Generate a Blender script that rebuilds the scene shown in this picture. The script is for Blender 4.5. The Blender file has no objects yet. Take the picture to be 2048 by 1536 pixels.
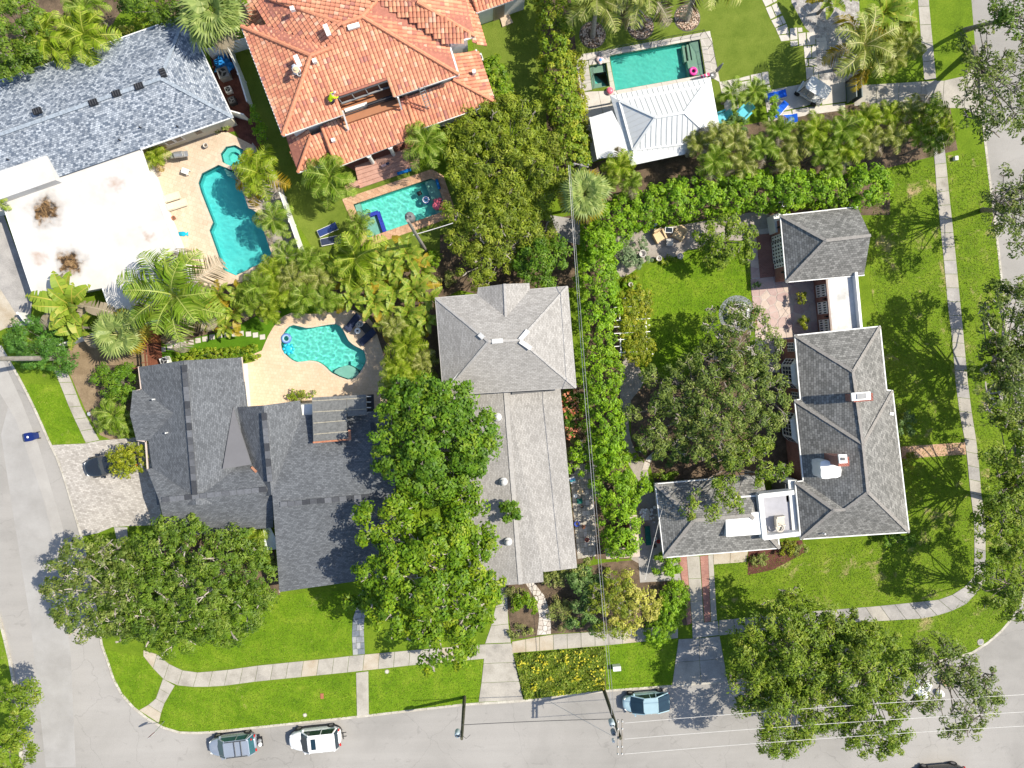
import bpy, bmesh, math, random
import numpy as np
from mathutils import Vector, Matrix, Quaternion, noise
from mathutils.geometry import tessellate_polygon

# ---------------------------------------------------------------- camera, sky, sun, exposure
F = 1365.0                      # focal length in photo pixels (2048 wide)
CAMH = 62.0                     # drone height above the lawns
rng = random.Random(11)
scene = bpy.context.scene
COL = scene.collection
_n = Vector(((975 - 1024) / F, (768 - 705) / F, -1)).normalized()
CQ = _n.rotation_difference(Vector((0, 0, -1)))
cam_d = bpy.data.cameras.new('drone_camera')
cam_d.sensor_width = 36.0
cam_d.lens = 36.0 * F / 2048.0
cam_d.clip_end = 2000
cam = bpy.data.objects.new('drone_camera', cam_d)
cam.location = (0, 0, CAMH)
cam.rotation_mode = 'QUATERNION'
cam.rotation_quaternion = CQ
COL.objects.link(cam)
scene.camera = cam

SUNV = Vector((0.794, 0.158, 1.0))
world = bpy.data.worlds.new('World')
scene.world = world
world.use_nodes = True
wn = world.node_tree.nodes
sky = wn.new('ShaderNodeTexSky')
sky.sky_type = 'NISHITA'
sky.sun_disc = False
sky.sun_elevation = math.radians(51)
sky.sun_rotation = math.atan2(SUNV.x, SUNV.y)
bg = wn['Background']
bg.inputs['Strength'].default_value = 0.13
world.node_tree.links.new(sky.outputs[0], bg.inputs['Color'])
sun_d = bpy.data.lights.new('sun', 'SUN')
sun_d.energy = 4.6
sun_d.angle = math.radians(0.5)
sun_d.color = (1.0, 0.925, 0.79)
sun = bpy.data.objects.new('sun', sun_d)
sun.rotation_mode = 'QUATERNION'
sun.rotation_quaternion = Vector((0, 0, -1)).rotation_difference(-SUNV)
sun.location = (60, 12, 80)
COL.objects.link(sun)
vs = scene.view_settings
vs.view_transform = 'Standard'
vs.look = 'None'
vs.exposure = 0.60
vs.gamma = 1.0
vs.use_curve_mapping = False
scene.cycles.max_bounces = 6
scene.cycles.diffuse_bounces = 3
scene.cycles.glossy_bounces = 2
scene.cycles.transmission_bounces = 4
scene.cycles.transparent_max_bounces = 8
scene.cycles.caustics_reflective = False


# ---------------------------------------------------------------- helpers: places and tags
def P(px, py, z=0.0):
    """World point that stands at height z under photo pixel (px, py)."""
    d = CQ @ Vector(((px - 1024) / F, (768 - py) / F, -1.0))
    t = (z - CAMH) / d.z
    return Vector((d.x * t, d.y * t, z))


def PP(pts, z=0.0):
    return [P(a, b, z) for a, b in pts]


def S(z=0.0):
    return (CAMH - z) / F          # metres per photo pixel at height z


def tag(o, label=None, cat=None, group=None, kind=None):
    if label: o['label'] = label
    if cat: o['category'] = cat
    if group: o['group'] = group
    if kind: o['kind'] = kind
    return o


def empty(name, loc=(0, 0, 0), rz=0.0):
    o = bpy.data.objects.new(name, None)
    o.empty_display_size = 0.3
    o.location = loc
    o.rotation_euler = (0, 0, rz)
    COL.objects.link(o)
    return o


def thing(name, label, cat, loc=(0, 0, 0), rz=0.0, group=None):
    return tag(empty(name, loc, rz), label, cat, group)


def link(name, me, m=None, parent=None, world=True):
    """One mesh object; world=True when its vertices are in world space."""
    o = bpy.data.objects.new(name, me)
    if m is not None:
        if isinstance(m, (list, tuple)):
            for k in m: me.materials.append(k)
        else:
            me.materials.append(m)
    COL.objects.link(o)
    if parent is not None:
        o.parent = parent
        if world and parent.type == 'EMPTY':
            o.matrix_parent_inverse = (Matrix.Translation(parent.location) @ Matrix.Rotation(parent.rotation_euler.z, 4, 'Z')).inverted()
    return o


def copy_tree(o, parent=None):
    c = o.copy()
    COL.objects.link(c)
    if parent is not None:
        c.parent = parent
        c.matrix_parent_inverse = o.matrix_parent_inverse.copy()
    for ch in KIDS.get(o.name, list(o.children)):
        copy_tree(ch, c)
    return c


KIDS = {}


class MB:
    """Collects shapes into one mesh."""
    def __init__(self):
        self.v = []; self.f = []; self.mi = []; self.uv = {}

    def add(self, verts, faces, mi=0):
        b = len(self.v)
        self.v += [tuple(p) for p in verts]
        self.f += [tuple(b + i for i in f) for f in faces]
        self.mi += [mi] * len(faces)
        return self

    def box(self, c, s, rz=0.0, mi=0):
        hx, hy, hz = s[0] / 2, s[1] / 2, s[2] / 2
        ca, sa = math.cos(rz), math.sin(rz)
        vs = []
        for z in (-hz, hz):
            for x, y in ((-hx, -hy), (hx, -hy), (hx, hy), (-hx, hy)):
                vs.append((c[0] + x * ca - y * sa, c[1] + x * sa + y * ca, c[2] + z))
        return self.add(vs, [(3, 2, 1, 0), (4, 5, 6, 7), (0, 1, 5, 4), (1, 2, 6, 5), (2, 3, 7, 6), (3, 0, 4, 7)], mi)

    def bar(self, p, q, w, h, mi=0, ext=0.0):
        """Box beam from p to q, w wide sideways, h tall."""
        p, q = Vector(p), Vector(q)
        d = (q - p).normalized()
        p, q = p - d * ext, q + d * ext
        s = d.cross(Vector((0, 0, 1)))
        s = Vector((1, 0, 0)) if s.length < 1e-4 else s.normalized()
        u = s.cross(d).normalized()
        vs = []
        for e in (p, q):
            for a, b in ((-1, -1), (1, -1), (1, 1), (-1, 1)):
                vs.append(e + s * (a * w / 2) + u * (b * h / 2))
        return self.add(vs, [(0, 1, 2, 3), (7, 6, 5, 4), (0, 4, 5, 1), (1, 5, 6, 2), (2, 6, 7, 3), (3, 7, 4, 0)], mi)

    def tube(self, pts, r, n=6, mi=0, cap=True):
        pts = [Vector(p) for p in pts]
        rs = r if isinstance(r, (list, tuple)) else [r] * len(pts)
        b = []
        up = None
        for i, p in enumerate(pts):
            d = (pts[min(i + 1, len(pts) - 1)] - pts[max(i - 1, 0)]).normalized()
            if up is None:
                up = d.orthogonal().normalized()
            up = (up - d * up.dot(d)).normalized()
            s = d.cross(up)
            b += [p + (up * math.cos(k * math.tau / n) + s * math.sin(k * math.tau / n)) * rs[i] for k in range(n)]
        fs = []
        for i in range(len(pts) - 1):
            for k in range(n):
                a, c = i * n + k, i * n + (k + 1) % n
                fs.append((a, c, c + n, a + n))
        if cap:
            fs.append(tuple(reversed(range(n))))
            fs.append(tuple(range((len(pts) - 1) * n, len(pts) * n)))
        return self.add(b, fs, mi)

    def lathe(self, c, prof, n=16, mi=0, cap=True):
        b = []
        for r, z in prof:
            b += [(c[0] + r * math.cos(k * math.tau / n), c[1] + r * math.sin(k * math.tau / n), c[2] + z) for k in range(n)]
        fs = []
        for i in range(len(prof) - 1):
            for k in range(n):
                a, d = i * n + k, i * n + (k + 1) % n
                fs.append((a, d, d + n, a + n))
        if cap:
            fs.append(tuple(reversed(range(n))))
            fs.append(tuple(range((len(prof) - 1) * n, len(prof) * n)))
        return self.add(b, fs, mi)

    def torus(self, c, R_, r, n=20, m=8, mi=0, zs=1.0):
        vs, fs = [], []
        for i in range(n):
            a = i * math.tau / n
            for j in range(m):
                t = j * math.tau / m
                rr = R_ + r * math.cos(t)
                vs.append((c[0] + rr * math.cos(a), c[1] + rr * math.sin(a), c[2] + r * zs * math.sin(t)))
        for i in range(n):
            for j in range(m):
                fs.append((i * m + j, ((i + 1) % n) * m + j, ((i + 1) % n) * m + (j + 1) % m, i * m + (j + 1) % m))
        return self.add(vs, fs, mi)

    def ball(self, c, r, n=12, m=7, mi=0):
        rx, ry, rz = r if isinstance(r, (list, tuple)) else (r, r, r)
        vs = [(c[0], c[1], c[2] - rz)]
        for i in range(1, m):
            ph = -math.pi / 2 + math.pi * i / m
            for k in range(n):
                a = k * math.tau / n
                vs.append((c[0] + rx * math.cos(ph) * math.cos(a), c[1] + ry * math.cos(ph) * math.sin(a), c[2] + rz * math.sin(ph)))
        vs.append((c[0], c[1], c[2] + rz))
        fs = [(0, 1 + (k + 1) % n, 1 + k) for k in range(n)]
        for i in range(m - 2):
            for k in range(n):
                a, b = 1 + i * n + k, 1 + i * n + (k + 1) % n
                fs.append((a, b, b + n, a + n))
        t = len(vs) - 1
        o = 1 + (m - 2) * n
        fs += [(o + k, o + (k + 1) % n, t) for k in range(n)]
        return self.add(vs, fs, mi)

    def prism(self, pts, z0, z1, holes=(), mi=0, bottom=False):
        """Flat slab over a plan polygon (Vectors), with optional holes."""
        loops = [[Vector((p[0], p[1], 0)) for p in pts]] + [[Vector((p[0], p[1], 0)) for p in h] for h in holes]
        flat = [p for l in loops for p in l]
        tris = tessellate_polygon(loops)
        vs = [(p.x, p.y, z1) for p in flat] + [(p.x, p.y, z0) for p in flat]
        n = len(flat)
        fs = []
        for t in tris:
            a, b, c = (flat[i] for i in t)
            ccw = (b - a).cross(c - a).z > 0
            t = t if ccw else (t[2], t[1], t[0])
            fs.append(tuple(t))
            if bottom: fs.append((t[2] + n, t[1] + n, t[0] + n))
        o = 0
        for li, l in enumerate(loops):
            area = sum(l[i].x * l[(i + 1) % len(l)].y - l[(i + 1) % len(l)].x * l[i].y for i in range(len(l)))
            fwd = (area > 0) == (li == 0)
            for i in range(len(l)):
                a, b = o + i, o + (i + 1) % len(l)
                fs.append((a + n, b + n, b, a) if fwd else (b + n, a + n, a, b))
            o += len(l)
        return self.add(vs, fs, mi)

    def mesh(self, name='m', smooth=False):
        me = bpy.data.meshes.new(name)
        me.from_pydata(self.v, [], self.f)
        if any(self.mi):
            me.polygons.foreach_set('material_index', self.mi)
        if smooth:
            me.polygons.foreach_set('use_smooth', [True] * len(self.f))
        me.update()
        return me

    def build(self, name, m, parent=None, world=True, smooth=False):
        return link(name, self.mesh(name, smooth), m, parent, world)


def inset(pts, d):
    """Shrink a plan polygon (Vectors) by d metres."""
    n = len(pts)
    area = sum(pts[i].x * pts[(i + 1) % n].y - pts[(i + 1) % n].x * pts[i].y for i in range(n))
    sg = 1 if area > 0 else -1
    out = []
    for i in range(n):
        a, b, c = pts[i - 1], pts[i], pts[(i + 1) % n]
        d1 = Vector((b.x - a.x, b.y - a.y, 0)).normalized()
        d2 = Vector((c.x - b.x, c.y - b.y, 0)).normalized()
        n1 = Vector((-d1.y, d1.x, 0)) * sg
        n2 = Vector((-d2.y, d2.x, 0)) * sg
        m = n1 + n2
        k = d / max(0.35, m.length_squared / 2)
        out.append(Vector((b.x + m.x * k, b.y + m.y * k, b.z)))
    return out


def in_poly(x, y, poly):
    c = False
    n = len(poly)
    for i in range(n):
        a, b = poly[i], poly[i - 1]
        if (a[1] > y) != (b[1] > y) and x < (b[0] - a[0]) * (y - a[1]) / (b[1] - a[1]) + a[0]:
            c = not c
    return c


def smooth_loop(pts, k=3):
    """Closed Catmull-Rom through px points."""
    out = []
    n = len(pts)
    for i in range(n):
        p0, p1, p2, p3 = pts[i - 1], pts[i], pts[(i + 1) % n], pts[(i + 2) % n]
        for j in range(k):
            t = j / k
            out.append(tuple(0.5 * (2 * p1[a] + (p2[a] - p0[a]) * t + (2 * p0[a] - 5 * p1[a] + 4 * p2[a] - p3[a]) * t * t
                                    + (3 * p1[a] - p0[a] - 3 * p2[a] + p3[a]) * t ** 3) for a in (0, 1)))
    return out


def lerp2(a, b, t):
    return (a[0] + (b[0] - a[0]) * t, a[1] + (b[1] - a[1]) * t)


def resample(pts, n):
    """n+1 points spaced evenly along a px polyline."""
    L = [0]
    for i in range(1, len(pts)):
        L.append(L[-1] + math.hypot(pts[i][0] - pts[i - 1][0], pts[i][1] - pts[i - 1][1]))
    out = []
    for k in range(n + 1):
        s = L[-1] * k / n
        i = max(j for j in range(len(L)) if L[j] <= s + 1e-9)
        i = min(i, len(pts) - 2)
        t = (s - L[i]) / max(1e-9, L[i + 1] - L[i])
        out.append(lerp2(pts[i], pts[i + 1], t))
    return out


# ---------------------------------------------------------------- materials
def lin(r, g, b):
    f = lambda c: ((c / 255 + 0.055) / 1.055) ** 2.4 if c > 10 else c / 255 / 12.92
    return (f(r), f(g), f(b))


def c4(c):
    return (c[0], c[1], c[2], 1.0)


class NT:
    def __init__(self, name):
        self.m = bpy.data.materials.new(name)
        self.m.use_nodes = True
        self.t = self.m.node_tree
        self.n = self.t.nodes
        self.b = self.n['Principled BSDF']
        self.out = self.n['Material Output']

    def new(self, typ, **kw):
        nd = self.n.new(typ)
        for k, v in kw.items():
            setattr(nd, k, v)
        return nd

    def ln(self, a, b):
        self.t.links.new(a, b)

    def coord(self, uv=False):
        tc = self.new('ShaderNodeTexCoord')
        return tc.outputs['UV'] if uv else tc.outputs['Object']

    def noise(self, co, scale, detail=3, rough=0.6, dist=0.0):
        nd = self.new('ShaderNodeTexNoise')
        nd.inputs['Scale'].default_value = scale
        nd.inputs['Detail'].default_value = detail
        nd.inputs['Roughness'].default_value = rough
        nd.inputs['Distortion'].default_value = dist
        self.ln(co, nd.inputs['Vector'])
        return nd.outputs[0]

    def ramp(self, fac, stops, interp='LINEAR'):
        nd = self.new('ShaderNodeValToRGB')
        cr = nd.color_ramp
        cr.interpolation = interp
        while len(cr.elements) < len(stops):
            cr.elements.new(0.5)
        for e, (p, c) in zip(cr.elements, stops):
            e.position = p
            e.color = c4(c) if hasattr(c, '__len__') else (c, c, c, 1)
        self.ln(fac, nd.inputs[0])
        return nd.outputs[0]

    def mix(self, fac, a, b, blend='MIX'):
        nd = self.new('ShaderNodeMix', data_type='RGBA', blend_type=blend)
        for sock, val in ((nd.inputs[0], fac), (nd.inputs[6], a), (nd.inputs[7], b)):
            if isinstance(val, (int, float)):
                sock.default_value = val if sock == nd.inputs[0] else (val, val, val, 1)
            elif isinstance(val, tuple):
                sock.default_value = c4(val)
            else:
                self.ln(val, sock)
        return nd.outputs[2]

    def bump(self, h, strength=0.3, dist=0.02):
        nd = self.new('ShaderNodeBump')
        nd.inputs['Strength'].default_value = strength
        nd.inputs['Distance'].default_value = dist
        self.ln(h, nd.inputs['Height'])
        self.ln(nd.outputs[0], self.b.inputs['Normal'])

    def done(self, col=None, rough=0.8, spec=0.3, metal=0.0):
        if col is not None:
            if isinstance(col, tuple):
                self.b.inputs['Base Color'].default_value = c4(col)
            else:
                self.ln(col, self.b.inputs['Base Color'])
        self.b.inputs['Roughness'].default_value = rough
        self.b.inputs['Specular IOR Level'].default_value = spec
        self.b.inputs['Metallic'].default_value = metal
        return self.m


_mats = {}


def plain(name, col, rough=0.6, var=0.12, scale=3.0, spec=0.4, metal=0.0, bump=0.0):
    """A colour with a little grain and wear."""
    if name in _mats: return _mats[name]
    t = NT(name)
    co = t.coord()
    dark = tuple(c * (1 - var) for c in col)
    lite = tuple(min(0.95, c * (1 + var)) for c in col)
    n1 = t.noise(co, scale, 5, 0.65)
    c = t.ramp(n1, [(0.3, dark), (0.7, lite)])
    if bump: t.bump(t.noise(co, scale * 6, 3), bump, 0.02)
    _mats[name] = t.done(c, rough, spec, metal)
    return _mats[name]


def mottled(name, stops, scale=0.6, fine=9.0, finek=0.35, rough=0.9, bump=0.3, bscale=25, spec=0.2, dist=0.0, detail=5):
    """Ground-like surface: broad patches through a ramp, times a fine grain."""
    if name in _mats: return _mats[name]
    t = NT(name)
    co = t.coord()
    a = t.ramp(t.noise(co, scale, detail, 0.62, dist), stops)
    g = t.ramp(t.noise(co, fine, 4, 0.75), [(0.25, 1 - finek), (0.75, 1 + finek * 0.6)])
    c = t.mix(1.0, a, g, 'MULTIPLY')
    if bump: t.bump(t.noise(co, bscale, 3), bump, 0.03)
    _mats[name] = t.done(c, rough, spec)
    return _mats[name]


def shingle(name, c1, c2, mortar, w=0.30, h=0.14, bias=0.0, patch=0.18):
    t = NT(name)
    uv = t.coord(True)
    br = t.new('ShaderNodeTexBrick')
    br.offset = 0.5
    br.inputs['Color1'].default_value = c4(c1)
    br.inputs['Color2'].default_value = c4(c2)
    br.inputs['Mortar'].default_value = c4(mortar)
    br.inputs['Scale'].default_value = 1.0
    br.inputs['Mortar Size'].default_value = 0.012
    br.inputs['Mortar Smooth'].default_value = 0.2
    br.inputs['Bias'].default_value = bias
    br.inputs['Brick Width'].default_value = w
    br.inputs['Row Height'].default_value = h
    t.ln(uv, br.inputs['Vector'])
    co = t.coord()
    n1 = t.ramp(t.noise(co, 0.55, 5, 0.65), [(0.3, 1 - patch), (0.7, 1 + patch)])
    n2 = t.ramp(t.noise(co, 11, 3, 0.8), [(0.25, 0.74), (0.75, 1.25)])
    c = t.mix(1.0, t.mix(1.0, br.outputs['Color'], n1, 'MULTIPLY'), n2, 'MULTIPLY')
    t.bump(br.outputs['Fac'], -0.5, 0.02)
    return t.done(c, 0.92, 0.15)


def leafmat(name, stops, trans=0.28, rough=0.55, patch=0.25):
    """Leaves: per-leaf tint attribute through a ramp."""
    if name in _mats: return _mats[name]
    t = NT(name)
    at = t.new('ShaderNodeAttribute', attribute_name='tint')
    col = t.ramp(at.outputs['Fac'], stops)
    co = t.coord()
    n = t.ramp(t.noise(co, 0.9, 3), [(0.3, 1 - patch), (0.7, 1 + patch)])
    col = t.mix(1.0, col, n, 'MULTIPLY')
    t.done(col, rough, 0.35)
    tr = t.new('ShaderNodeBsdfTranslucent')
    t.ln(t.mix(1.0, col, (1.25, 1.3, 0.7), 'MULTIPLY'), tr.inputs['Color'])
    mx = t.new('ShaderNodeMixShader')
    mx.inputs[0].default_value = trans
    t.ln(t.b.outputs[0], mx.inputs[1])
    t.ln(tr.outputs[0], mx.inputs[2])
    t.ln(mx.outputs[0], t.out.inputs['Surface'])
    _mats[name] = t.m
    return t.m

# ---------------------------------------------------------------- ground materials
ASPH = NT('asphalt')
_co = ASPH.coord()
_a = ASPH.ramp(ASPH.noise(_co, 0.09, 4, 0.6, 0.6), [(0.3, (0.24, 0.23, 0.213)), (0.55, (0.31, 0.296, 0.276)), (0.75, (0.345, 0.33, 0.31))])
_mp = ASPH.new('ShaderNodeMapping')
_mp.inputs['Rotation'].default_value = (0, 0, math.radians(6))
_mp.inputs['Scale'].default_value = (0.05, 0.9, 1)
ASPH.ln(_co, _mp.inputs['Vector'])
_s = ASPH.ramp(ASPH.noise(_mp.outputs[0], 1.0, 4, 0.6), [(0.3, 0.94), (0.7, 1.04)])
_g = ASPH.ramp(ASPH.noise(_co, 30, 3, 0.8), [(0.2, 0.8), (0.8, 1.16)])
_vo = ASPH.new('ShaderNodeTexVoronoi', feature='DISTANCE_TO_EDGE')
_vo.inputs['Scale'].default_value = 0.13
_wp = ASPH.new('ShaderNodeVectorMath', operation='ADD')
_wn = ASPH.new('ShaderNodeTexNoise'); _wn.inputs['Scale'].default_value = 0.5; _wn.inputs['Detail'].default_value = 6
ASPH.ln(_co, _wn.inputs['Vector'])
_sc = ASPH.new('ShaderNodeVectorMath', operation='SCALE'); _sc.inputs['Scale'].default_value = 2.2
ASPH.ln(_wn.outputs['Color'], _sc.inputs[0])
ASPH.ln(_co, _wp.inputs[0]); ASPH.ln(_sc.outputs[0], _wp.inputs[1])
ASPH.ln(_wp.outputs[0], _vo.inputs['Vector'])
_cr = ASPH.ramp(_vo.outputs['Distance'], [(0.0, 0.80), (0.0045, 1.0)])
_c = ASPH.mix(1.0, ASPH.mix(1.0, ASPH.mix(1.0, _a, _s, 'MULTIPLY'), _g, 'MULTIPLY'), _cr, 'MULTIPLY')
ASPH.bump(ASPH.noise(_co, 60, 2), 0.25, 0.01)
_st = ASPH.ramp(ASPH.noise(_co, 0.8, 6, 0.75, 0.8), [(0.30, 0.80), (0.42, 1.0)])
_c = ASPH.mix(1.0, _c, _st, 'MULTIPLY')
M_ASPH = ASPH.done(_c, 0.93, 0.15)
M_ASPHD = mottled('asphalt_gutter', [(0.3, (0.20, 0.19, 0.18)), (0.7, (0.33, 0.32, 0.30))], 0.5, 20, 0.25)
M_CONC = mottled('concrete_walk', [(0.25, (0.24, 0.22, 0.185)), (0.5, (0.37, 0.345, 0.30)), (0.75, (0.43, 0.405, 0.355))], 0.7, 14, 0.22, bump=0.15)
M_CONC2 = mottled('concrete_stained', [(0.25, (0.24, 0.225, 0.20)), (0.5, (0.36, 0.335, 0.295)), (0.75, (0.44, 0.41, 0.355))], 0.6, 14, 0.25, bump=0.15)
M_CONC3 = mottled('concrete_ochre', [(0.25, (0.33, 0.26, 0.175)), (0.5, (0.42, 0.365, 0.285)), (0.75, (0.47, 0.43, 0.36))], 0.7, 14, 0.22, bump=0.15)
M_CONCG = mottled('concrete_grey', [(0.25, (0.22, 0.21, 0.20)), (0.5, (0.32, 0.305, 0.29)), (0.75, (0.42, 0.40, 0.375))], 0.6, 12, 0.25, bump=0.15)
M_KERB = mottled('kerb_concrete', [(0.3, (0.33, 0.30, 0.25)), (0.7, (0.55, 0.52, 0.45))], 1.4, 12, 0.3)
M_SOIL = mottled('mulch_soil', [(0.3, (0.075, 0.055, 0.036)), (0.7, (0.19, 0.135, 0.09))], 1.2, 12, 0.55, bump=0.6)
M_SAND = mottled('sandy_soil', [(0.3, (0.17, 0.12, 0.07)), (0.7, (0.30, 0.225, 0.14))], 1.0, 14, 0.35, bump=0.4)
M_REDM = mottled('red_mulch', [(0.3, (0.075, 0.028, 0.022)), (0.7, (0.16, 0.065, 0.05))], 1.5, 14, 0.5, bump=0.6)
M_GRAV = mottled('gravel', [(0.3, (0.27, 0.235, 0.20)), (0.7, (0.40, 0.36, 0.32))], 1.2, 22, 0.4, bump=0.6, bscale=40)
M_PEBW = mottled('white_pebbles', [(0.3, (0.22, 0.20, 0.19)), (0.7, (0.50, 0.48, 0.46))], 3.0, 16, 0.6, bump=0.8, bscale=20)


def lawnmat(name, deep, mid, lite, dry=None, dryk=(0.62, 0.72), dscale=0.5, fine=0.42):
    t = NT(name)
    co = t.coord()
    a = t.ramp(t.noise(co, 0.55, 7, 0.72, 0.4), [(0.30, deep), (0.5, mid), (0.70, lite)])
    g = t.ramp(t.noise(co, 8, 5, 0.8), [(0.25, 1 - fine), (0.75, 1 + fine * 0.7)])
    c = t.mix(1.0, a, g, 'MULTIPLY')
    if dry:
        f = t.ramp(t.noise(co, dscale, 7, 0.72, 0.3), [(dryk[0], 0.0), (dryk[1], 1.0)])
        c = t.mix(f, c, t.mix(1.0, dry, g, 'MULTIPLY'))
    t.bump(t.noise(co, 14, 4, 0.8), 0.9, 0.06)
    return t.done(c, 0.95, 0.1)


M_LAWN = lawnmat('lawn', (0.090, 0.150, 0.011), (0.125, 0.200, 0.013), (0.175, 0.245, 0.02), (0.27, 0.22, 0.075), (0.66, 0.80), 0.3)
M_LAWNB = lawnmat('lawn_patchy', (0.090, 0.160, 0.010), (0.140, 0.225, 0.014), (0.20, 0.265, 0.028), (0.42, 0.32, 0.17), (0.57, 0.70), 0.42, 0.55)
M_LAWNV = lawnmat('lawn_vivid', (0.080, 0.165, 0.007), (0.135, 0.235, 0.011), (0.21, 0.290, 0.024), (0.38, 0.32, 0.13), (0.62, 0.76), 0.3, 0.5)
M_TURF = lawnmat('artificial_turf', (0.100, 0.150, 0.018), (0.135, 0.185, 0.026), (0.165, 0.212, 0.034), None, fine=0.18)
M_TURFB = lawnmat('fresh_turf', (0.058, 0.140, 0.008), (0.078, 0.175, 0.009), (0.10, 0.20, 0.012), None, fine=0.2)

# ---------------------------------------------------------------- big sheets
LAND = [(-700, -500), (-700, 300), (-300, 480), (-90, 600), (0, 691), (25, 734), (45, 768), (75, 830), (100, 888), (118, 923), (140, 993), (150, 1030),
        (162, 1068), (185, 1180), (205, 1299), (215, 1322), (232, 1374), (252, 1400), (275, 1423), (312, 1449), (335, 1459),
        (362, 1466), (410, 1466), (512, 1455), (712, 1434), (929, 1409), (1046, 1402), (1209, 1382), (1344, 1372), (1449, 1363),
        (1600, 1350), (1836, 1328), (1936, 1311), (1986, 1279), (2018, 1247), (2045, 1205), (2062, 1120), (2062, 1040),
        (2046, 930), (2035, 850), (2020, 720), (2008, 609), (1998, 509), (1986, 414), (1972, 297), (1955, 150), (1943, 0), (1915, -500)]
POOL1 = [(437, 330), (467, 341), (486, 384), (497, 416), (512, 424), (522, 446), (543, 506), (537, 519), (472, 551), (447, 540),
         (419, 461), (426, 445), (402, 384), (397, 366), (404, 347)]
SPA1 = [(466 + 25 * math.cos(a * math.tau / 8 + 0.2), 312 + 22 * math.sin(a * math.tau / 8 + 0.2)) for a in range(8)]
POOL2 = [(707, 409), (862, 357), (873, 363), (893, 421), (735, 476)]
POOL3 = smooth_loop([(587, 650), (612, 656), (637, 653), (672, 648), (687, 661), (697, 681), (712, 693), (727, 701), (732, 719), (727, 734),
                     (712, 754), (695, 759), (664, 746), (652, 734), (637, 724), (619, 721), (594, 724), (577, 714), (564, 699),
                     (563, 679), (572, 659)], 2)
POOL4 = [(1219, 112), (1399, 79), (1410, 149), (1231, 181)]
SPA4 = [(1179, 132), (1212, 126), (1219, 172), (1184, 178)]
HOLES = [POOL1, SPA1, POOL2, POOL3, POOL4, SPA4]

g = MB().prism([Vector((-400, -400, 0)), Vector((400, -400, 0)), Vector((400, 400, 0)), Vector((-400, 400, 0))], -0.5, -0.32, [PP(h) for h in HOLES])
tag(g.build('ground', M_LAWN), kind='structure')
g = MB().prism(PP([(-1500, -600), (3400, -600), (3400, 2600), (-1500, 2600)]), -0.3, -0.12, [PP(h) for h in HOLES])
tag(g.build('road', M_ASPH), kind='structure')

g = MB().prism(PP(LAND), -0.3, 0.0, [PP(h) for h in HOLES])
tag(g.build('lawn', M_LAWN), kind='structure')
WEST = [(-700, 900), (-60, 1110), (-5, 1225), (15, 1302), (24, 1347), (33, 1425), (38, 1477), (43, 1536), (60, 1900), (-700, 1900)]
g = MB().prism(PP(WEST), -0.3, 0.0)
tag(g.build('verge_lawn', M_LAWNB), kind='structure')


def kerb(name, line, w=0.22, m=M_KERB, step=1.6, skip=()):
    """Kerb stones laid along a px line, each a piece of its own."""
    root = tag(empty(name, P(*line[0], 0)), kind='structure')
    tot = sum(math.hypot(line[i][0] - line[i - 1][0], line[i][1] - line[i - 1][1]) for i in range(1, len(line)))
    pts = resample(line, max(2, int(tot * S() / step)))
    for i in range(len(pts) - 1):
        mid = lerp2(pts[i], pts[i + 1], 0.5)
        if any(x0 <= mid[0] <= x1 and y0 <= mid[1] <= y1 for x0, y0, x1, y1 in skip): continue
        a, b = P(*pts[i], 0), P(*pts[i + 1], 0)
        d = (b - a).normalized()
        MB().bar(a + d * 0.012 + Vector((0, 0, -0.09)), b - d * 0.012 + Vector((0, 0, -0.09)), w, 0.21 + rng.uniform(-.008, .008)).build('kerbstone', m, root)
    return root


kerb('kerb', LAND[4:46])
kerb('kerb', WEST[1:8])


def gutter_strip(line, w):
    """Darker worn asphalt beside the kerb."""
    a = PP(line, -0.116)
    off = []
    for i, p in enumerate(a):
        d = (a[min(i + 1, len(a) - 1)] - a[max(i - 1, 0)]).normalized()
        off.append(p + Vector((d.y, -d.x, 0)) * (w * rng.uniform(0.7, 1.3)))
    return MB().prism([Vector((p.x, p.y, 0)) for p in a] + [Vector((p.x, p.y, 0)) for p in reversed(off)], -0.125, -0.116)


o = gutter_strip(resample(LAND[4:29], 60), -0.9).build('road_edge', M_ASPHD)
tag(o, kind='structure')


PATCHES = []
GRASSY = []


def patch(name, pts, z, m, holes=(), z0=-0.02, kind='structure', smooth=0):
    if smooth: pts = smooth_loop(pts, smooth)
    if z > 0:
        PATCHES.append(name)
        z += 0.0004 * len(PATCHES)
    if m in (M_LAWNV, M_LAWNB): GRASSY.append((pts, z, m))
    o = MB().prism(PP(pts), z0, z, [PP(h) for h in holes]).build(name, m)
    tag(o, kind=kind)
    return o


# patched strips of newer and older asphalt (road seams)
patch('road_patch', [(0, 870), (18, 800), (60, 910), (120, 1130), (140, 1310), (150, 1536), (90, 1536), (60, 1250), (20, 1000)], -0.1175,
      mottled('asphalt_old', [(0.3, (0.28, 0.27, 0.255)), (0.7, (0.36, 0.35, 0.335))], 0.4, 24, 0.2), z0=-0.125)
patch('road_patch', [(-40, 700), (0, 712), (40, 800), (75, 890), (125, 1060), (160, 1200), (150, 1290), (90, 1010), (30, 840), (-30, 740)], -0.1172,
      mottled('asphalt_warm', [(0.3, (0.31, 0.295, 0.275)), (0.7, (0.39, 0.375, 0.35))], 0.4, 24, 0.2), z0=-0.125)


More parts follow.
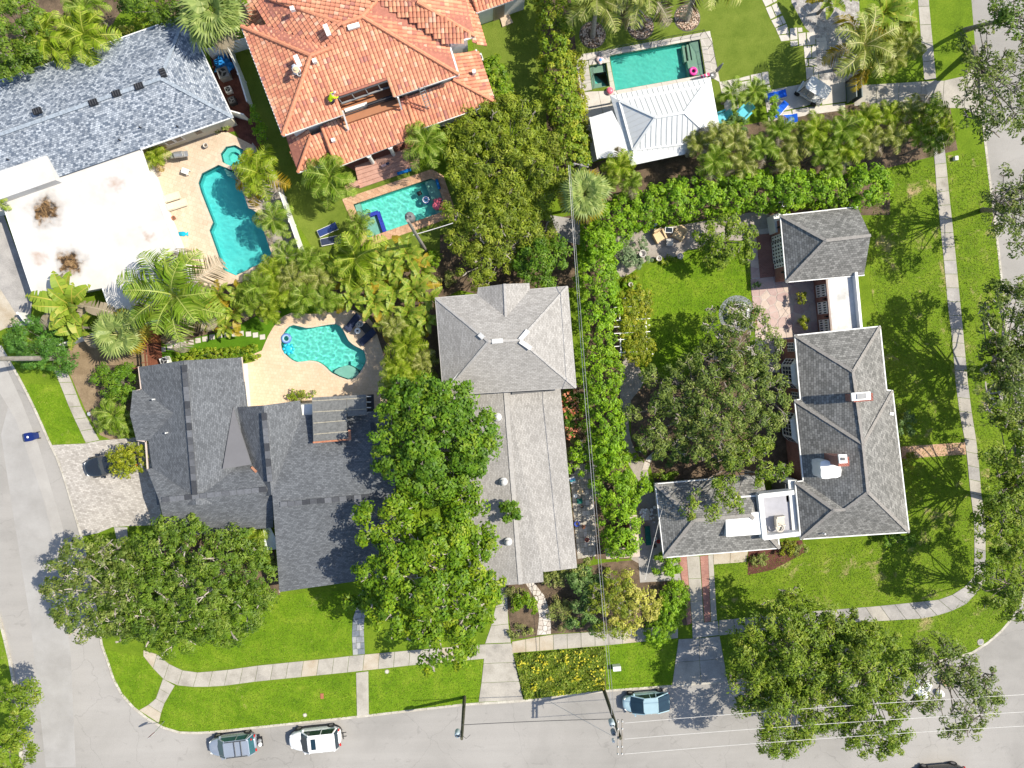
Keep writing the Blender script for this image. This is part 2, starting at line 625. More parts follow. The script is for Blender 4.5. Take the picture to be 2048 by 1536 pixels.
def walk(name, A, B, n, mats=None, z=0.035, gap=0.018, kindroot=True):
    """Pavement slabs between two px edges."""
    root = tag(empty(name, P(*A[0], 0)), kind='structure')
    a, b = resample(A, n), resample(B, n)
    mats = mats or [M_CONC, M_CONC, M_CONC, M_CONC, M_CONC2, M_CONC2, M_CONC3]
    for i in range(n):
        q = [a[i], a[i + 1], b[i + 1], b[i]]
        w = inset(PP(q), gap)
        MB().prism(w, -0.05, z + rng.uniform(-0.006, 0.006)).build('slab', rng.choice(mats), root)
    return root


walk('sidewalk', [(287, 1300), (305, 1300), (325, 1317), (350, 1337), (388, 1345), (450, 1340), (512, 1331), (662, 1316), (704, 1311), (812, 1301), (972, 1288)],
     [(287, 1312), (297, 1326), (325, 1357), (350, 1370), (390, 1374), (437, 1373), (512, 1363), (662, 1348), (712, 1343), (819, 1331), (972, 1317)], 23)
walk('kerb_ramp', [(326, 1357), (310, 1402), (278, 1420)], [(350, 1371), (325, 1414), (318, 1446)], 4, z=0.03)
walk('front_path', [(712, 1345), (714, 1432)], [(737, 1342), (738, 1429)], 1, [M_CONC])
walk('driveway', [(998, 1178), (986, 1240), (970, 1287)], [(1014, 1172), (1016, 1240), (1022, 1285)], 3, [M_CONC])
walk('driveway', [(970, 1288), (965, 1350), (957, 1404)], [(1023, 1286), (1032, 1335), (1047, 1400)], 3, [M_CONC, M_CONC2])
walk('sidewalk', [(1024, 1283), (1099, 1269), (1209, 1262), (1356, 1250)], [(1024, 1306), (1099, 1300), (1209, 1291), (1356, 1276)], 12, [M_CONC2, M_CONC2, M_CONC, M_CONC3])
walk('driveway', [(1357, 1278), (1351, 1320), (1344, 1371)], [(1398, 1276), (1399, 1320), (1402, 1366)], 2, [M_CONCG, M_CONC2])
walk('driveway', [(1398, 1276), (1399, 1320), (1402, 1366)], [(1439, 1272), (1446, 1310), (1455, 1362)], 2, [M_CONCG])
walk('driveway', [(1373, 1112), (1384, 1248)], [(1399, 1112), (1408, 1246)], 3, [M_CONC])
walk('driveway', [(1384, 1248), (1385, 1277)], [(1436, 1241), (1438, 1270)], 1, [M_CONCG])
walk('driveway', [(1416, 1110), (1422, 1243)], [(1426, 1108), (1434, 1240)], 3, [M_CONC2])
walk('house_walk', [(1426, 1103), (1497, 1097)], [(1427, 1129), (1492, 1124)], 2, [M_CONC3])
walk('sidewalk', [(1438, 1240), (1536, 1231), (1636, 1221), (1743, 1213), (1843, 1203), (1886, 1198), (1923, 1180), (1948, 1152)],
     [(1438, 1271), (1536, 1260), (1636, 1247), (1743, 1243), (1846, 1237), (1893, 1227), (1940, 1204), (1971, 1160)], 18, [M_CONCG, M_CONCG, M_CONC2])
walk('sidewalk', [(1948, 1150), (1948, 1043), (1941, 993), (1934, 920), (1930, 885), (1919, 830), (1911, 768), (1902, 661), (1896, 621), (1886, 509), (1873, 384), (1868, 312), (1849, 165)],
     [(1971, 1158), (1971, 1043), (1963, 993), (1957, 920), (1953, 885), (1944, 830), (1936, 768), (1926, 661), (1922, 621), (1911, 509), (1898, 384), (1891, 312), (1873, 160)], 36,
     [M_CONC2, M_CONC2, M_CONC, M_CONCG])
walk('sidewalk', [(1848, 160), (1836, 8), (1832, -60)], [(1872, 158), (1858, 8), (1854, -60)], 6, [M_CONC2, M_CONC])
walk('driveway', [(1708, 171), (1760, 168), (1840, 163), (1921, 160), (1962, 120)], [(1708, 212), (1760, 213), (1840, 215), (1930, 217), (1966, 240)], 6, [M_CONC, M_CONC2], z=0.02)
walk('sidewalk', [(108, 741), (120, 768), (142, 823), (172, 886)], [(134, 741), (146, 768), (165, 818), (199, 880)], 6, [M_CONC2, M_CONC])
walk('front_path', [(228, 1054), (236, 1090)], [(255, 1054), (256, 1090)], 1, [M_CONCG])
patch('house_driveway', [(-200, 360), (2, 416), (66, 585), (60, 650), (0, 657), (-200, 560)], 0.022, M_CONCG)
walk('house_driveway', [(-60, 540), (0, 576), (42, 642)], [(-60, 640), (-20, 655), (0, 662)], 2, [M_CONC3], z=0.03)
walk('brick_path', [(1802, 893), (1930, 884)], [(1803, 918), (1932, 909)], 1, [mottled('peach_stone', [(0.3, (0.40, 0.235, 0.15)), (0.7, (0.55, 0.37, 0.25))], 2.5, 8, 0.3)])

# lots
patch('front_lawn', [(312, 1285), (556, 1190), (706, 1180), (702, 1308), (512, 1328), (388, 1341), (352, 1334)], 0.006, M_LAWNV)
patch('verge_lawn', [(352, 1372), (392, 1377), (437, 1376), (712, 1347), (713, 1432), (512, 1453), (410, 1464), (335, 1457), (322, 1440), (328, 1412)], 0.006, M_LAWNV)
patch('verge_lawn', [(739, 1343), (819, 1334), (968, 1320), (955, 1402), (929, 1407), (740, 1429)], 0.006, M_LAWNV)
patch('corner_lawn', [(207, 1299), (287, 1314), (322, 1357), (307, 1400), (276, 1420), (252, 1399), (233, 1372)], 0.006, M_LAWNV)
patch('verge_lawn', [(1213, 1290), (1356, 1279), (1343, 1370), (1211, 1380)], 0.006, M_LAWNV)
patch('verge_lawn', [(46, 768), (118, 770), (168, 885), (104, 888), (78, 830)], 0.006, M_LAWNV)
patch('side_lawn', [(1735, 345), (1868, 330), (1873, 384), (1886, 509), (1902, 661), (1930, 885), (1948, 1150), (1920, 1178), (1886, 1196), (1636, 1219), (1438, 1238),
                    (1430, 1130), (1600, 1090), (1822, 1070), (1740, 560), (1745, 420)], 0.006, M_LAWNB)
patch('side_verge', [(1893, 312), (1970, 300), (1998, 509), (2020, 720), (2046, 930), (2060, 1050), (2058, 1130), (2040, 1200), (1984, 1275), (1934, 1308), (1700, 1338),
                     (1470, 1355), (1442, 1274), (1743, 1245), (1893, 1229), (1973, 1160), (1973, 1043), (1938, 768), (1913, 509)], 0.006, M_LAWNB)
patch('garden_lawn', [(1285, 555), (1300, 535), (1345, 522), (1375, 500), (1430, 500), (1498, 525), (1500, 600), (1480, 640), (1440, 650), (1420, 700), (1390, 745),
                      (1330, 760), (1312, 730), (1310, 640), (1295, 600)], 0.010, M_LAWNV, smooth=2)
patch('garden_path', [(1225, 480), (1260, 465), (1330, 455), (1420, 440), (1500, 425), (1545, 432), (1545, 480), (1440, 480), (1390, 500), (1345, 515), (1300, 518),
                      (1270, 540), (1245, 555), (1232, 540), (1228, 505)], 0.008, M_GRAV, smooth=2)
patch('garden_path', [(1250, 700), (1290, 760), (1262, 800), (1258, 860), (1270, 900), (1290, 930), (1300, 965), (1322, 1118), (1262, 1118), (1290, 1000), (1258, 930), (1243, 860), (1240, 790)], 0.008, M_GRAV, smooth=2)
patch('garden_bed', [(1165, 400), (1780, 350), (1780, 430), (1545, 432), (1420, 436), (1260, 462), (1228, 480), (1225, 560), (1245, 700), (1250, 930), (1285, 1010), (1262, 1118),
                     (1190, 1118), (1165, 560)], 0.005, M_SOIL)
patch('garden_bed', [(1318, 735), (1420, 700), (1500, 640), (1500, 692), (1560, 690), (1590, 960), (1310, 968), (1300, 930), (1262, 905), (1262, 800)], 0.006, M_SOIL)
patch('front_garden', [(1008, 1168), (1088, 1160), (1155, 1138), (1210, 1125), (1360, 1112), (1374, 1250), (1205, 1262), (1099, 1268), (1024, 1280)], 0.006, M_SOIL)
patch('flower_bed', [(1026, 1309), (1210, 1294), (1212, 1380), (1049, 1400)], 0.008, M_SOIL)
patch('side_passage', [(1268, 985), (1330, 985), (1362, 1160), (1280, 1165)], 0.012, M_CONCG)
patch('house_bed', [(1497, 1092), (1604, 1080), (1610, 1105), (1545, 1140), (1495, 1150)], 0.010, M_REDM)
patch('plant_bed', [(270, 560), (480, 555), (560, 500), (610, 505), (640, 490), (830, 480), (960, 560), (880, 600), (880, 775), (772, 770), (765, 700), (740, 630), (690, 612),
                    (560, 620), (470, 660), (330, 690), (290, 640)], 0.006, M_SOIL)
patch('pool_turf', [(330, 690), (470, 655), (545, 610), (600, 605), (690, 610), (560, 640), (525, 700), (500, 716), (360, 712), (318, 716)], 0.010, M_TURFB, smooth=2)
patch('sandy_yard', [(132, 700), (215, 672), (300, 700), (290, 770), (262, 790), (250, 870), (200, 870), (145, 760)], 0.006, M_SAND, smooth=2)
patch('side_yard_turf', [(455, 95), (520, 70), (640, 320), (720, 330), (862, 340), (990, 420), (905, 520), (640, 520), (565, 400), (500, 240)], 0.006, M_TURF, holes=[POOL2])
patch('side_yard_turf', [(940, 10), (1100, -60), (1110, 250), (960, 250)], 0.0065, M_TURF)
patch('pool_yard_turf', [(1130, -80), (1560, -80), (1640, 120), (1640, 200), (1440, 220), (1180, 240), (1150, 110)], 0.006, M_TURF, holes=[POOL4, SPA4])
patch('mulch_strip', [(418, 105), (458, 95), (530, 300), (545, 350), (505, 330), (470, 260), (450, 235)], 0.008, M_REDM)
patch('mulch_bed', [(290, 290), (470, 235), (475, 262), (400, 272), (400, 285), (300, 300)], 0.009, M_REDM)
patch('pebble_bed', [(505, 285), (560, 360), (605, 500), (560, 535), (500, 560), (540, 520), (548, 506), (525, 440), (500, 410), (490, 380), (480, 345)], 0.012, M_GRAV)
patch('garden_soil', [(0, 30), (200, -60), (380, -60), (372, 25), (200, 85), (0, 155)], 0.006, M_SOIL)
patch('garden_grass', [(220, 60), (255, 10), (300, 0), (330, 20), (300, 55), (250, 70)], 0.010, M_LAWN, smooth=2)
patch('garden_grass', [(10, 110), (60, 95), (60, 125), (10, 155)], 0.010, M_LAWNB, smooth=2)
patch('pebble_bed', [(1575, -40), (1700, -40), (1720, 60), (1715, 160), (1640, 165), (1632, 80), (1610, 55)], 0.012, M_PEBW, smooth=2)
patch('tropical_bed', [(1700, -60), (1835, -60), (1850, 160), (1720, 168)], 0.006, M_LAWN)
patch('palm_bed', [(1170, 330), (1440, 260), (1720, 205), (1900, 215), (1915, 300), (1740, 345), (1500, 360), (1230, 400), (1170, 380)], 0.007, M_SOIL)
patch('hedge_bed', [(1075, -60), (1135, -60), (1180, 360), (1100, 360)], 0.008, M_SOIL)
patch('tree_bed', [(880, 470), (1150, 430), (1150, 575), (960, 590), (880, 570)], 0.0085, M_SOIL)
patch('neighbour_path', [(1100, 430), (1160, 440), (1160, 490), (1120, 480)], 0.02, M_CONCG)
patch('side_garden', [(1120, 770), (1180, 770), (1200, 960), (1185, 1120), (1152, 1130), (1140, 960)], 0.006, M_SOIL)
patch('shade_bed', [(545, 1060), (320, 1070), (300, 1110), (560, 1190)], 0.007, M_SOIL)
patch('foundation_bed', [(190, 730), (280, 730), (262, 800), (262, 860), (196, 860)], 0.009, M_SOIL)

# ---------------------------------------------------------------- pools and decks
def pavermat(name, c1, c2, mortar, w, h, rot=0.0, patch_=0.15, msize=0.02):
    t = NT(name)
    co = t.coord()
    mp = t.new('ShaderNodeMapping')
    mp.inputs['Rotation'].default_value = (0, 0, rot)
    t.ln(co, mp.inputs['Vector'])
    br = t.new('ShaderNodeTexBrick')
    for k, v in (('Color1', c4(c1)), ('Color2', c4(c2)), ('Mortar', c4(mortar)), ('Scale', 1.0), ('Mortar Size', msize), ('Brick Width', w), ('Row Height', h)):
        br.inputs[k].default_value = v
    t.ln(mp.outputs[0], br.inputs['Vector'])
    n1 = t.ramp(t.noise(co, 0.5, 5, 0.65), [(0.3, 1 - patch_), (0.7, 1 + patch_)])
    n2 = t.ramp(t.noise(co, 12, 4, 0.75), [(0.25, 0.85), (0.75, 1.13)])
    c = t.mix(1.0, t.mix(1.0, br.outputs['Color'], n1, 'MULTIPLY'), n2, 'MULTIPLY')
    t.bump(br.outputs['Fac'], -0.4, 0.01)
    return t.done(c, 0.85, 0.25)


M_DECK1 = pavermat('deck_cream', (0.50, 0.395, 0.29), (0.56, 0.45, 0.34), (0.42, 0.33, 0.24), 0.4, 0.4, 0.35, 0.13, 0.012)
M_DECK3 = pavermat('deck_peach', (0.54, 0.41, 0.28), (0.59, 0.46, 0.33), (0.47, 0.35, 0.24), 0.3, 0.3, 0.1, 0.08, 0.010)
M_COPE2 = pavermat('coping_coral', (0.44, 0.255, 0.155), (0.55, 0.36, 0.235), (0.34, 0.20, 0.13), 0.45, 0.30, 0.33, 0.22, 0.012)
M_WPAV = mottled('white_paver', [(0.3, (0.46, 0.425, 0.38)), (0.7, (0.55, 0.515, 0.47))], 0.9, 10, 0.14)
M_DPAV = pavermat('driveway_pavers', (0.30, 0.275, 0.245), (0.47, 0.44, 0.40), (0.28, 0.26, 0.235), 0.24, 0.16, 0.2, 0.12, 0.012)
M_BRICKP = pavermat('brick_paving', (0.19, 0.055, 0.040), (0.28, 0.10, 0.072), (0.30, 0.24, 0.20), 0.20, 0.10, 0.06, 0.2, 0.012)
M_BRICKW = pavermat('brick_strip', (0.30, 0.125, 0.095), (0.38, 0.18, 0.14), (0.30, 0.22, 0.19), 0.20, 0.10, 0.06, 0.2, 0.01)


def poolfloor(name, a, b):
    return mottled(name, [(0.3, a), (0.7, b)], 0.8, 5, 0.06, rough=0.6, bump=0.0)


M_PF_T = poolfloor('plaster_turquoise', (0.17, 0.72, 0.72), (0.25, 0.80, 0.78))
M_PF_A = poolfloor('plaster_aqua', (0.22, 0.78, 0.70), (0.32, 0.86, 0.76))
M_PF_G = poolfloor('plaster_grey', (0.15, 0.62, 0.57), (0.21, 0.70, 0.64))
M_PTILE = plain('waterline_tile', (0.10, 0.20, 0.24), 0.3, 0.3, 12)
M_BTILE = pavermat('cobalt_tile', (0.008, 0.012, 0.26), (0.015, 0.035, 0.38), (0.05, 0.07, 0.3), 0.13, 0.13, 0.33, 0.1, 0.012)


def watermat(name, tint):
    t = NT(name)
    gl = t.new('ShaderNodeBsdfGlass')
    gl.inputs['IOR'].default_value = 1.33
    gl.inputs['Roughness'].default_value = 0.0
    gl.inputs['Color'].default_value = c4(tint)
    t.ln(gl.outputs[0], t.out.inputs['Surface'])
    return t.m


scene.cycles.caustics_refractive = True       # sunlight reaches the pool floors through the water
sun_d.cycles.is_caustics_light = True
M_W1 = watermat('pool_water_deep', (0.70, 0.97, 0.97))
M_W2 = watermat('pool_water_clear', (0.76, 0.99, 0.96))
M_W4 = watermat('pool_water_green', (0.74, 0.97, 0.92))


def basin(parent, pts, depth, m, z=0.0, tile=M_PTILE, lift=0.0):
    w = PP(pts)
    v = MB()
    n = len(w)
    ww = [(p.x, p.y) for p in w]
    v.add([(x, y, z + 0.005) for x, y in ww] + [(x, y, -depth) for x, y in ww], [(i, (i + 1) % n, n + (i + 1) % n, n + i) for i in range(n)])
    tri = tessellate_polygon([[Vector((x, y, 0)) for x, y in ww]])
    v.add([(x, y, -depth) for x, y in ww], [tuple(t) for t in tri])
    b = v.build('basin', m, parent)
    t = MB()
    ins = inset(w, 0.012)
    for i in range(n):
        a, c = ins[i], ins[(i + 1) % n]
        t.add([(a.x, a.y, z), (c.x, c.y, z), (c.x, c.y, z - 0.2), (a.x, a.y, z - 0.2)], [(0, 1, 2, 3)])
    t.build('waterline_tile', tile, parent)
    return b


def water(parent, pts, top, depth, m, amp=0.006, fr=1.8):
    """Rippled water surface; it refracts the sun on to the basin."""
    bm = bmesh.new()
    bm.faces.new([bm.verts.new((p.x, p.y, top)) for p in inset(PP(pts), 0.008)])
    bm.normal_update()
    for ax in (0, 1):
        c = [v.co[ax] for v in bm.verts]
        x, hi = min(c) + 0.04, max(c)
        while x < hi:
            bmesh.ops.bisect_plane(bm, geom=bm.verts[:] + bm.edges[:] + bm.faces[:], plane_co=(x, x, 0), plane_no=(1 - ax, ax, 0))
            x += 0.085
    for v in bm.verts:
        w = Vector((v.co.x * fr + v.co.y * 0.6, v.co.y * fr * 1.3, 0))
        v.co.z += amp * (noise.noise(w) + 0.45 * noise.noise(w * 2.3))
    bm.normal_update()
    me = bpy.data.meshes.new('water')
    bm.to_mesh(me)
    bm.free()
    me.polygons.foreach_set('use_smooth', [True] * len(me.polygons))
    if me.polygons[0].normal.z < 0: me.flip_normals()
    o = link('water', me, m, parent)
    o.cycles.is_caustics_caster = True
    return o


def cope(parent, pts, w_, m, n_per=0.9, z0=0.0, z1=0.05, name='coping_stone'):
    """Coping stones round a pool edge, each its own piece."""
    loop = PP(pts)
    out = inset(loop, -w_)
    n = len(loop)
    for i in range(n):
        a, b, c, d = loop[i], loop[(i + 1) % n], out[(i + 1) % n], out[i]
        k = max(1, round((b - a).length / n_per))
        for j in range(k):
            t0, t1 = j / k, (j + 1) / k
            q = [a.lerp(b, t0), a.lerp(b, t1), d.lerp(c, t1), d.lerp(c, t0)]
            MB().prism(inset(q, 0.006), z0, z1 + rng.uniform(-.004, .004)).build(name, m, parent)


M_CREAM = mottled('coping_cream', [(0.3, (0.50, 0.40, 0.30)), (0.7, (0.60, 0.50, 0.39))], 1.5, 10, 0.15)
M_WHITES = mottled('pool_shelf_plaster', [(0.3, (0.42, 0.60, 0.52)), (0.7, (0.50, 0.66, 0.58))], 1.5, 10, 0.08)
M_TAN = mottled('pool_shelf_tan', [(0.3, (0.40, 0.40, 0.33)), (0.7, (0.48, 0.48, 0.40))], 1.5, 10, 0.08)

# pool beside the white flat roof
patch('pool_deck', [(286, 300), (400, 268), (455, 264), (508, 292), (505, 345), (498, 372), (506, 405), (520, 415), (532, 440), (553, 506), (546, 522), (500, 560),
                    (474, 566), (400, 580), (352, 490), (318, 395)], 0.02, M_DECK1, holes=[POOL1, SPA1])
t1 = thing('swimming_pool', 'large turquoise pool with angular corners beside the white flat roof', 'swimming pool', P(470, 450, 0))
basin(t1, POOL1, 1.30, M_PF_T)
water(t1, POOL1, -0.06, 0.95, M_W1)
cope(t1, POOL1, 0.30, M_CREAM, 0.8, 0.0, 0.055)
MB().prism(inset(PP([(446, 336), (472, 346), (478, 362), (452, 350)]), 0.02), -1.29, -0.3).build('step', M_WHITES, t1)
t1 = thing('hot_tub', 'small octagonal spa set in the cream deck above the angular pool', 'hot tub', P(466, 312, 0))
basin(t1, SPA1, 0.95, M_PF_A)
MB().prism(PP([(466 + 24 * math.cos(a * math.tau / 8 + 0.2), 312 + 21 * math.sin(a * math.tau / 8 + 0.2)) for a in range(8)]), -0.9, -0.4,
           [PP([(466 + 12 * math.cos(a * math.tau / 8 + 0.2), 312 + 11 * math.sin(a * math.tau / 8 + 0.2)) for a in range(8)])]).build('bench', M_PF_A, t1)
water(t1, SPA1, -0.06, 0.95, M_W1)
cope(t1, SPA1, 0.26, M_CREAM, 0.8, 0.0, 0.06)

# rectangular pool with coral coping behind the orange house
t2 = thing('swimming_pool', 'rectangular pool with coral stone coping and cobalt tiled spa corner', 'swimming pool', P(800, 420, 0))
basin(t2, POOL2, 1.15, M_PF_A)
water(t2, POOL2, -0.06, 0.85, M_W2, 0.017, 2.2)
cope(t2, POOL2, 0.75, M_COPE2, 0.45, 0.0, 0.06)
MB().prism(inset(PP([(848, 362), (864, 357), (874, 363), (893, 421), (872, 428)]), 0.03), -1.14, -0.24).build('shelf', M_WHITES, t2)
MB().prism(inset(PP([(708, 409), (720, 405), (727, 436), (717, 440)]), 0.03), -1.14, -0.24).build('shelf', M_WHITES, t2)
MB().prism(inset(PP([(717, 440), (757, 427), (769, 464), (735, 476)]), 0.03), -1.14, -0.42).build('spa_floor', M_WHITES, t2)
sp = MB()
sp.bar(P(717, 438, -0.1), P(757, 425, -0.1), 0.34, 0.3)
sp.bar(P(756, 424, -0.1), P(770, 464, -0.1), 0.34, 0.305)
sp.build('spa_tile_border', M_BTILE, t2)

# kidney pool
patch('pool_deck', smooth_loop([(512, 722), (524, 701), (537, 671), (557, 641), (582, 626), (619, 628), (652, 626), (687, 619), (712, 622), (737, 636), (749, 654), (759, 684),
                                (767, 709), (774, 734), (774, 770)], 2)[:-3] + [(774, 812), (735, 835), (480, 835), (478, 730)], 0.02, M_DECK3, holes=[POOL3])
t3 = thing('swimming_pool', 'kidney shaped aqua pool with peach deck above the dark shingled roof', 'swimming pool', P(650, 690, 0))
basin(t3, POOL3, 1.0, M_PF_A)
water(t3, POOL3, -0.06, 0.75, M_W2, 0.024, 2.2)
cope(t3, POOL3, 0.16, M_CREAM, 0.6, 0.0, 0.05)
MB().prism(smooth_pts := inset(PP(smooth_loop([(666, 745), (680, 734), (697, 730), (712, 738), (718, 748), (710, 755), (695, 758)], 2)), 0.03), -0.99, -0.2).build('shelf', M_WHITES, t3)
MB().prism(PP([(700, 722), (714, 724), (726, 732), (722, 742), (712, 736), (700, 730)]), -0.99, -0.42).build('step', M_PF_A, t3)

# cabana pool
t4 = thing('swimming_pool', 'rectangular green-blue pool with white paver deck beside the white metal roof', 'swimming pool', P(1310, 130, 0))
basin(t4, POOL4, 1.2, M_PF_G)
water(t4, POOL4, -0.06, 0.9, M_W4)
MB().prism(inset(PP([(1379, 84), (1398, 80), (1409, 148), (1380, 152), (1374, 120), (1385, 118)]), 0.03), -1.19, -0.18).build('shelf', M_TAN, t4)
for k in range(2):
    x = 1366 + 8 * k
    MB().prism(inset(PP([(x, 88 - k), (x + 5, 87 - k), (x + 10, 120 - k), (x + 5, 121 - k)]), 0.01), -1.19, -0.5 + 0.16 * k).build('step', M_TAN, t4)
t5 = thing('hot_tub', 'square spa at the end of the cabana pool', 'hot tub', P(1200, 152, 0))
basin(t5, SPA4, 0.95, M_PF_G)
MB().prism(inset(PP(SPA4), 0.03), -0.9, -0.4, [PP([(1188, 144), (1216, 140), (1219, 168), (1205, 170), (1204, 163), (1192, 165)])]).build('bench', M_TAN, t5)
water(t5, SPA4, -0.06, 0.95, M_W4)
# white pavers round the cabana pool, laid as big single slabs
pr = tag(empty('pool_deck', P(1150, 200, 0)), kind='structure')


def quadgrid(root, A, B, C, D, nu, nv, m, z=0.04, gap=0.012, name='paver'):
    """Pavers filling the px quad A-B-C-D."""
    for i in range(nu):
        for j in range(nv):
            f = lambda u, v: lerp2(lerp2(A, B, u), lerp2(D, C, u), v)
            q = [f(i / nu, j / nv), f((i + 1) / nu, j / nv), f((i + 1) / nu, (j + 1) / nv), f(i / nu, (j + 1) / nv)]
            MB().prism(inset(PP(q), gap), -0.03, z + rng.uniform(-.003, .003)).build(name, m, root)


quadgrid(pr, (1149, 111), (1219, 99), (1221, 112), (1151, 125), 3, 1, M_WPAV)
quadgrid(pr, (1151, 125), (1176, 121), (1184, 180), (1161, 184), 1, 4, M_WPAV)
quadgrid(pr, (1177, 120), (1219, 112), (1220, 125), (1178, 131), 3, 1, M_WPAV)
quadgrid(pr, (1219, 99), (1420, 62), (1422, 75), (1221, 111), 10, 1, M_WPAV)
quadgrid(pr, (1400, 79), (1423, 75), (1440, 165), (1412, 150), 1, 5, M_WPAV)
quadgrid(pr, (1213, 126), (1220, 125), (1231, 180), (1221, 182), 1, 3, M_TAN)
quadgrid(pr, (1161, 184), (1232, 181), (1245, 232), (1172, 250), 2, 2, M_WPAV)
quadgrid(pr, (1232, 181), (1411, 149), (1425, 175), (1245, 215), 6, 1, M_WPAV)
quadgrid(pr, (1168, 232), (1188, 228), (1206, 316), (1185, 325), 1, 4, M_WPAV)

# driveway of the dark shingled house
patch('paver_driveway', [(104, 890), (170, 887), (200, 881), (270, 875), (300, 890), (325, 1040), (312, 1050), (255, 1052), (225, 1054), (196, 1066), (166, 1072), (152, 1030), (141, 993), (120, 923)],
      0.018, M_DPAV)
for a, b, c_, d in (((1358, 1112), (1373, 1112), (1383, 1246), (1374, 1250)), ((1400, 1112), (1416, 1110), (1421, 1242), (1409, 1245))):
    patch('brick_strip', [a, b, c_, d], 0.02, M_BRICKW)

# stepping stones beside the kidney pool
for i, (x, y) in enumerate([(326, 699), (340, 695), (354, 691), (367, 688), (382, 685), (396, 681), (410, 678), (424, 674), (439, 671), (454, 669), (469, 668), (482, 667), (497, 668), (511, 670), (525, 674)]):
    p = P(x, y, 0.03)
    o = MB().prism([Vector((p.x + a, p.y + b, 0)) for a, b in ((-.22, -.24), (.24, -.19), (.22, .24), (-.24, .19))], -0.03, 0.045).build('stepping_stone', M_WPAV)
    o.name = 'stepping_stone'
    tag(o, 'square white stepping stone in the turf above the hedge of the dark roof', 'stepping stone', 'stepping stones curving through the turf')

# paver path of the pool yard (each slab separate)
pr = tag(empty('paver_path', P(1560, 60, 0)), kind='structure')
for q in ([(1524, 0), (1541, -6), (1546, 6), (1531, 14)], [(1542, -6), (1550, -9), (1554, 2), (1547, 6)], [(1531, 16), (1542, 12), (1551, 34), (1541, 39)], [(1543, 11), (1553, 6), (1563, 27), (1552, 33)],
          [(1542, 41), (1558, 34), (1565, 49), (1550, 56)], [(1559, 34), (1565, 31), (1572, 46), (1566, 49)], [(1551, 57), (1573, 48), (1578, 67), (1556, 70)], [(1557, 71), (1578, 69), (1579, 81), (1562, 83)],
          [(1579, 57), (1594, 55), (1595, 79), (1580, 81)], [(1595, 56), (1604, 55), (1605, 64), (1596, 65)], [(1580, 82), (1595, 81), (1596, 92), (1581, 93)], [(1596, 67), (1611, 65), (1613, 91), (1598, 92)],
          [(1613, 65), (1629, 64), (1631, 89), (1614, 91)], [(1632, 76), (1651, 75), (1652, 82), (1633, 83)], [(1632, 85), (1653, 82), (1654, 99), (1634, 101)],
          [(1607, 93), (1621, 92), (1623, 115), (1609, 117)], [(1623, 92), (1632, 91), (1633, 115), (1624, 116)], [(1609, 119), (1615, 118), (1616, 132), (1611, 133)], [(1617, 118), (1633, 117), (1634, 131), (1618, 132)],
          [(1611, 135), (1626, 133), (1628, 162), (1613, 163)], [(1627, 133), (1635, 133), (1637, 160), (1628, 161)],
          [(1438, 164), (1475, 157), (1480, 192), (1446, 200)], [(1476, 157), (1499, 151), (1500, 159), (1477, 163)], [(1477, 165), (1500, 161), (1503, 178), (1479, 184)], [(1501, 150), (1522, 146), (1525, 170), (1503, 174)],
          [(1523, 145), (1536, 143), (1539, 168), (1526, 170)], [(1533, 171), (1540, 170), (1541, 178), (1534, 179)], [(1446, 201), (1462, 198), (1466, 220), (1450, 223)], [(1464, 197), (1475, 195), (1478, 217), (1467, 219)],
          [(1542, 180), (1594, 170), (1636, 162), (1640, 205), (1595, 216), (1547, 226)], [(1640, 161), (1690, 158), (1692, 203), (1644, 210)], [(1527, 180), (1541, 180), (1546, 226), (1534, 226)],
          [(1535, 229), (1582, 221), (1585, 236), (1537, 243)], [(1584, 220), (1617, 214), (1620, 230), (1586, 236)], [(1618, 214), (1690, 206), (1690, 220), (1620, 230)]):
    MB().prism(inset(PP(q), 0.012), -0.03, 0.035 + rng.uniform(-.003, .003)).build('paver', M_WPAV, pr)


# ---------------------------------------------------------------- flagstones
def cells(region, n, seed, jitter=0.8):
    """Voronoi pieces of a convex-ish px region, as px polygons."""
    r = random.Random(seed)
    xs = [p[0] for p in region]; ys = [p[1] for p in region]
    w, h = max(xs) - min(xs), max(ys) - min(ys)
    k = max(1, round(math.sqrt(n * w / h)))
    m = max(1, round(n / k))
    seeds = []
    for i in range(k):
        for j in range(m):
            x = min(xs) + (i + 0.5 + r.uniform(-.5, .5) * jitter) * w / k
            y = min(ys) + (j + 0.5 + r.uniform(-.5, .5) * jitter) * h / m
            if in_poly(x, y, region): seeds.append((x, y))
    out = []
    for i, s in enumerate(seeds):
        poly = list(region)
        for j, q in enumerate(seeds):
            if i == j: continue
            mx, my = (s[0] + q[0]) / 2, (s[1] + q[1]) / 2
            nx, ny = q[0] - s[0], q[1] - s[1]
            new = []
            for a in range(len(poly)):
                A, B = poly[a - 1], poly[a]
                da = (A[0] - mx) * nx + (A[1] - my) * ny
                db = (B[0] - mx) * nx + (B[1] - my) * ny
                if (da <= 0) != (db <= 0):
                    new.append(lerp2(A, B, da / (da - db)))
                if db <= 0: new.append(B)
            poly = new
            if len(poly) < 3: break
        if len(poly) >= 3: out.append(poly)
    return out


def flags(name, region, n, seed, mats, z=0.03, gap=0.03, z0=-0.03):
    root = tag(empty(name, P(*region[0], 0)), kind='structure')
    rr = random.Random(seed)
    for c in cells(region, n, seed):
        w = PP(c)
        cx = sum((p for p in w), Vector()) / len(w)
        rad = min((p - cx).length for p in w)
        if rad < 0.08: continue
        k = 1 - gap / rad
        w = [cx + (p - cx) * k for p in w]
        MB().prism(w, z0, z + rr.uniform(-.005, .005)).build('flagstone', rr.choice(mats), root)
    return root


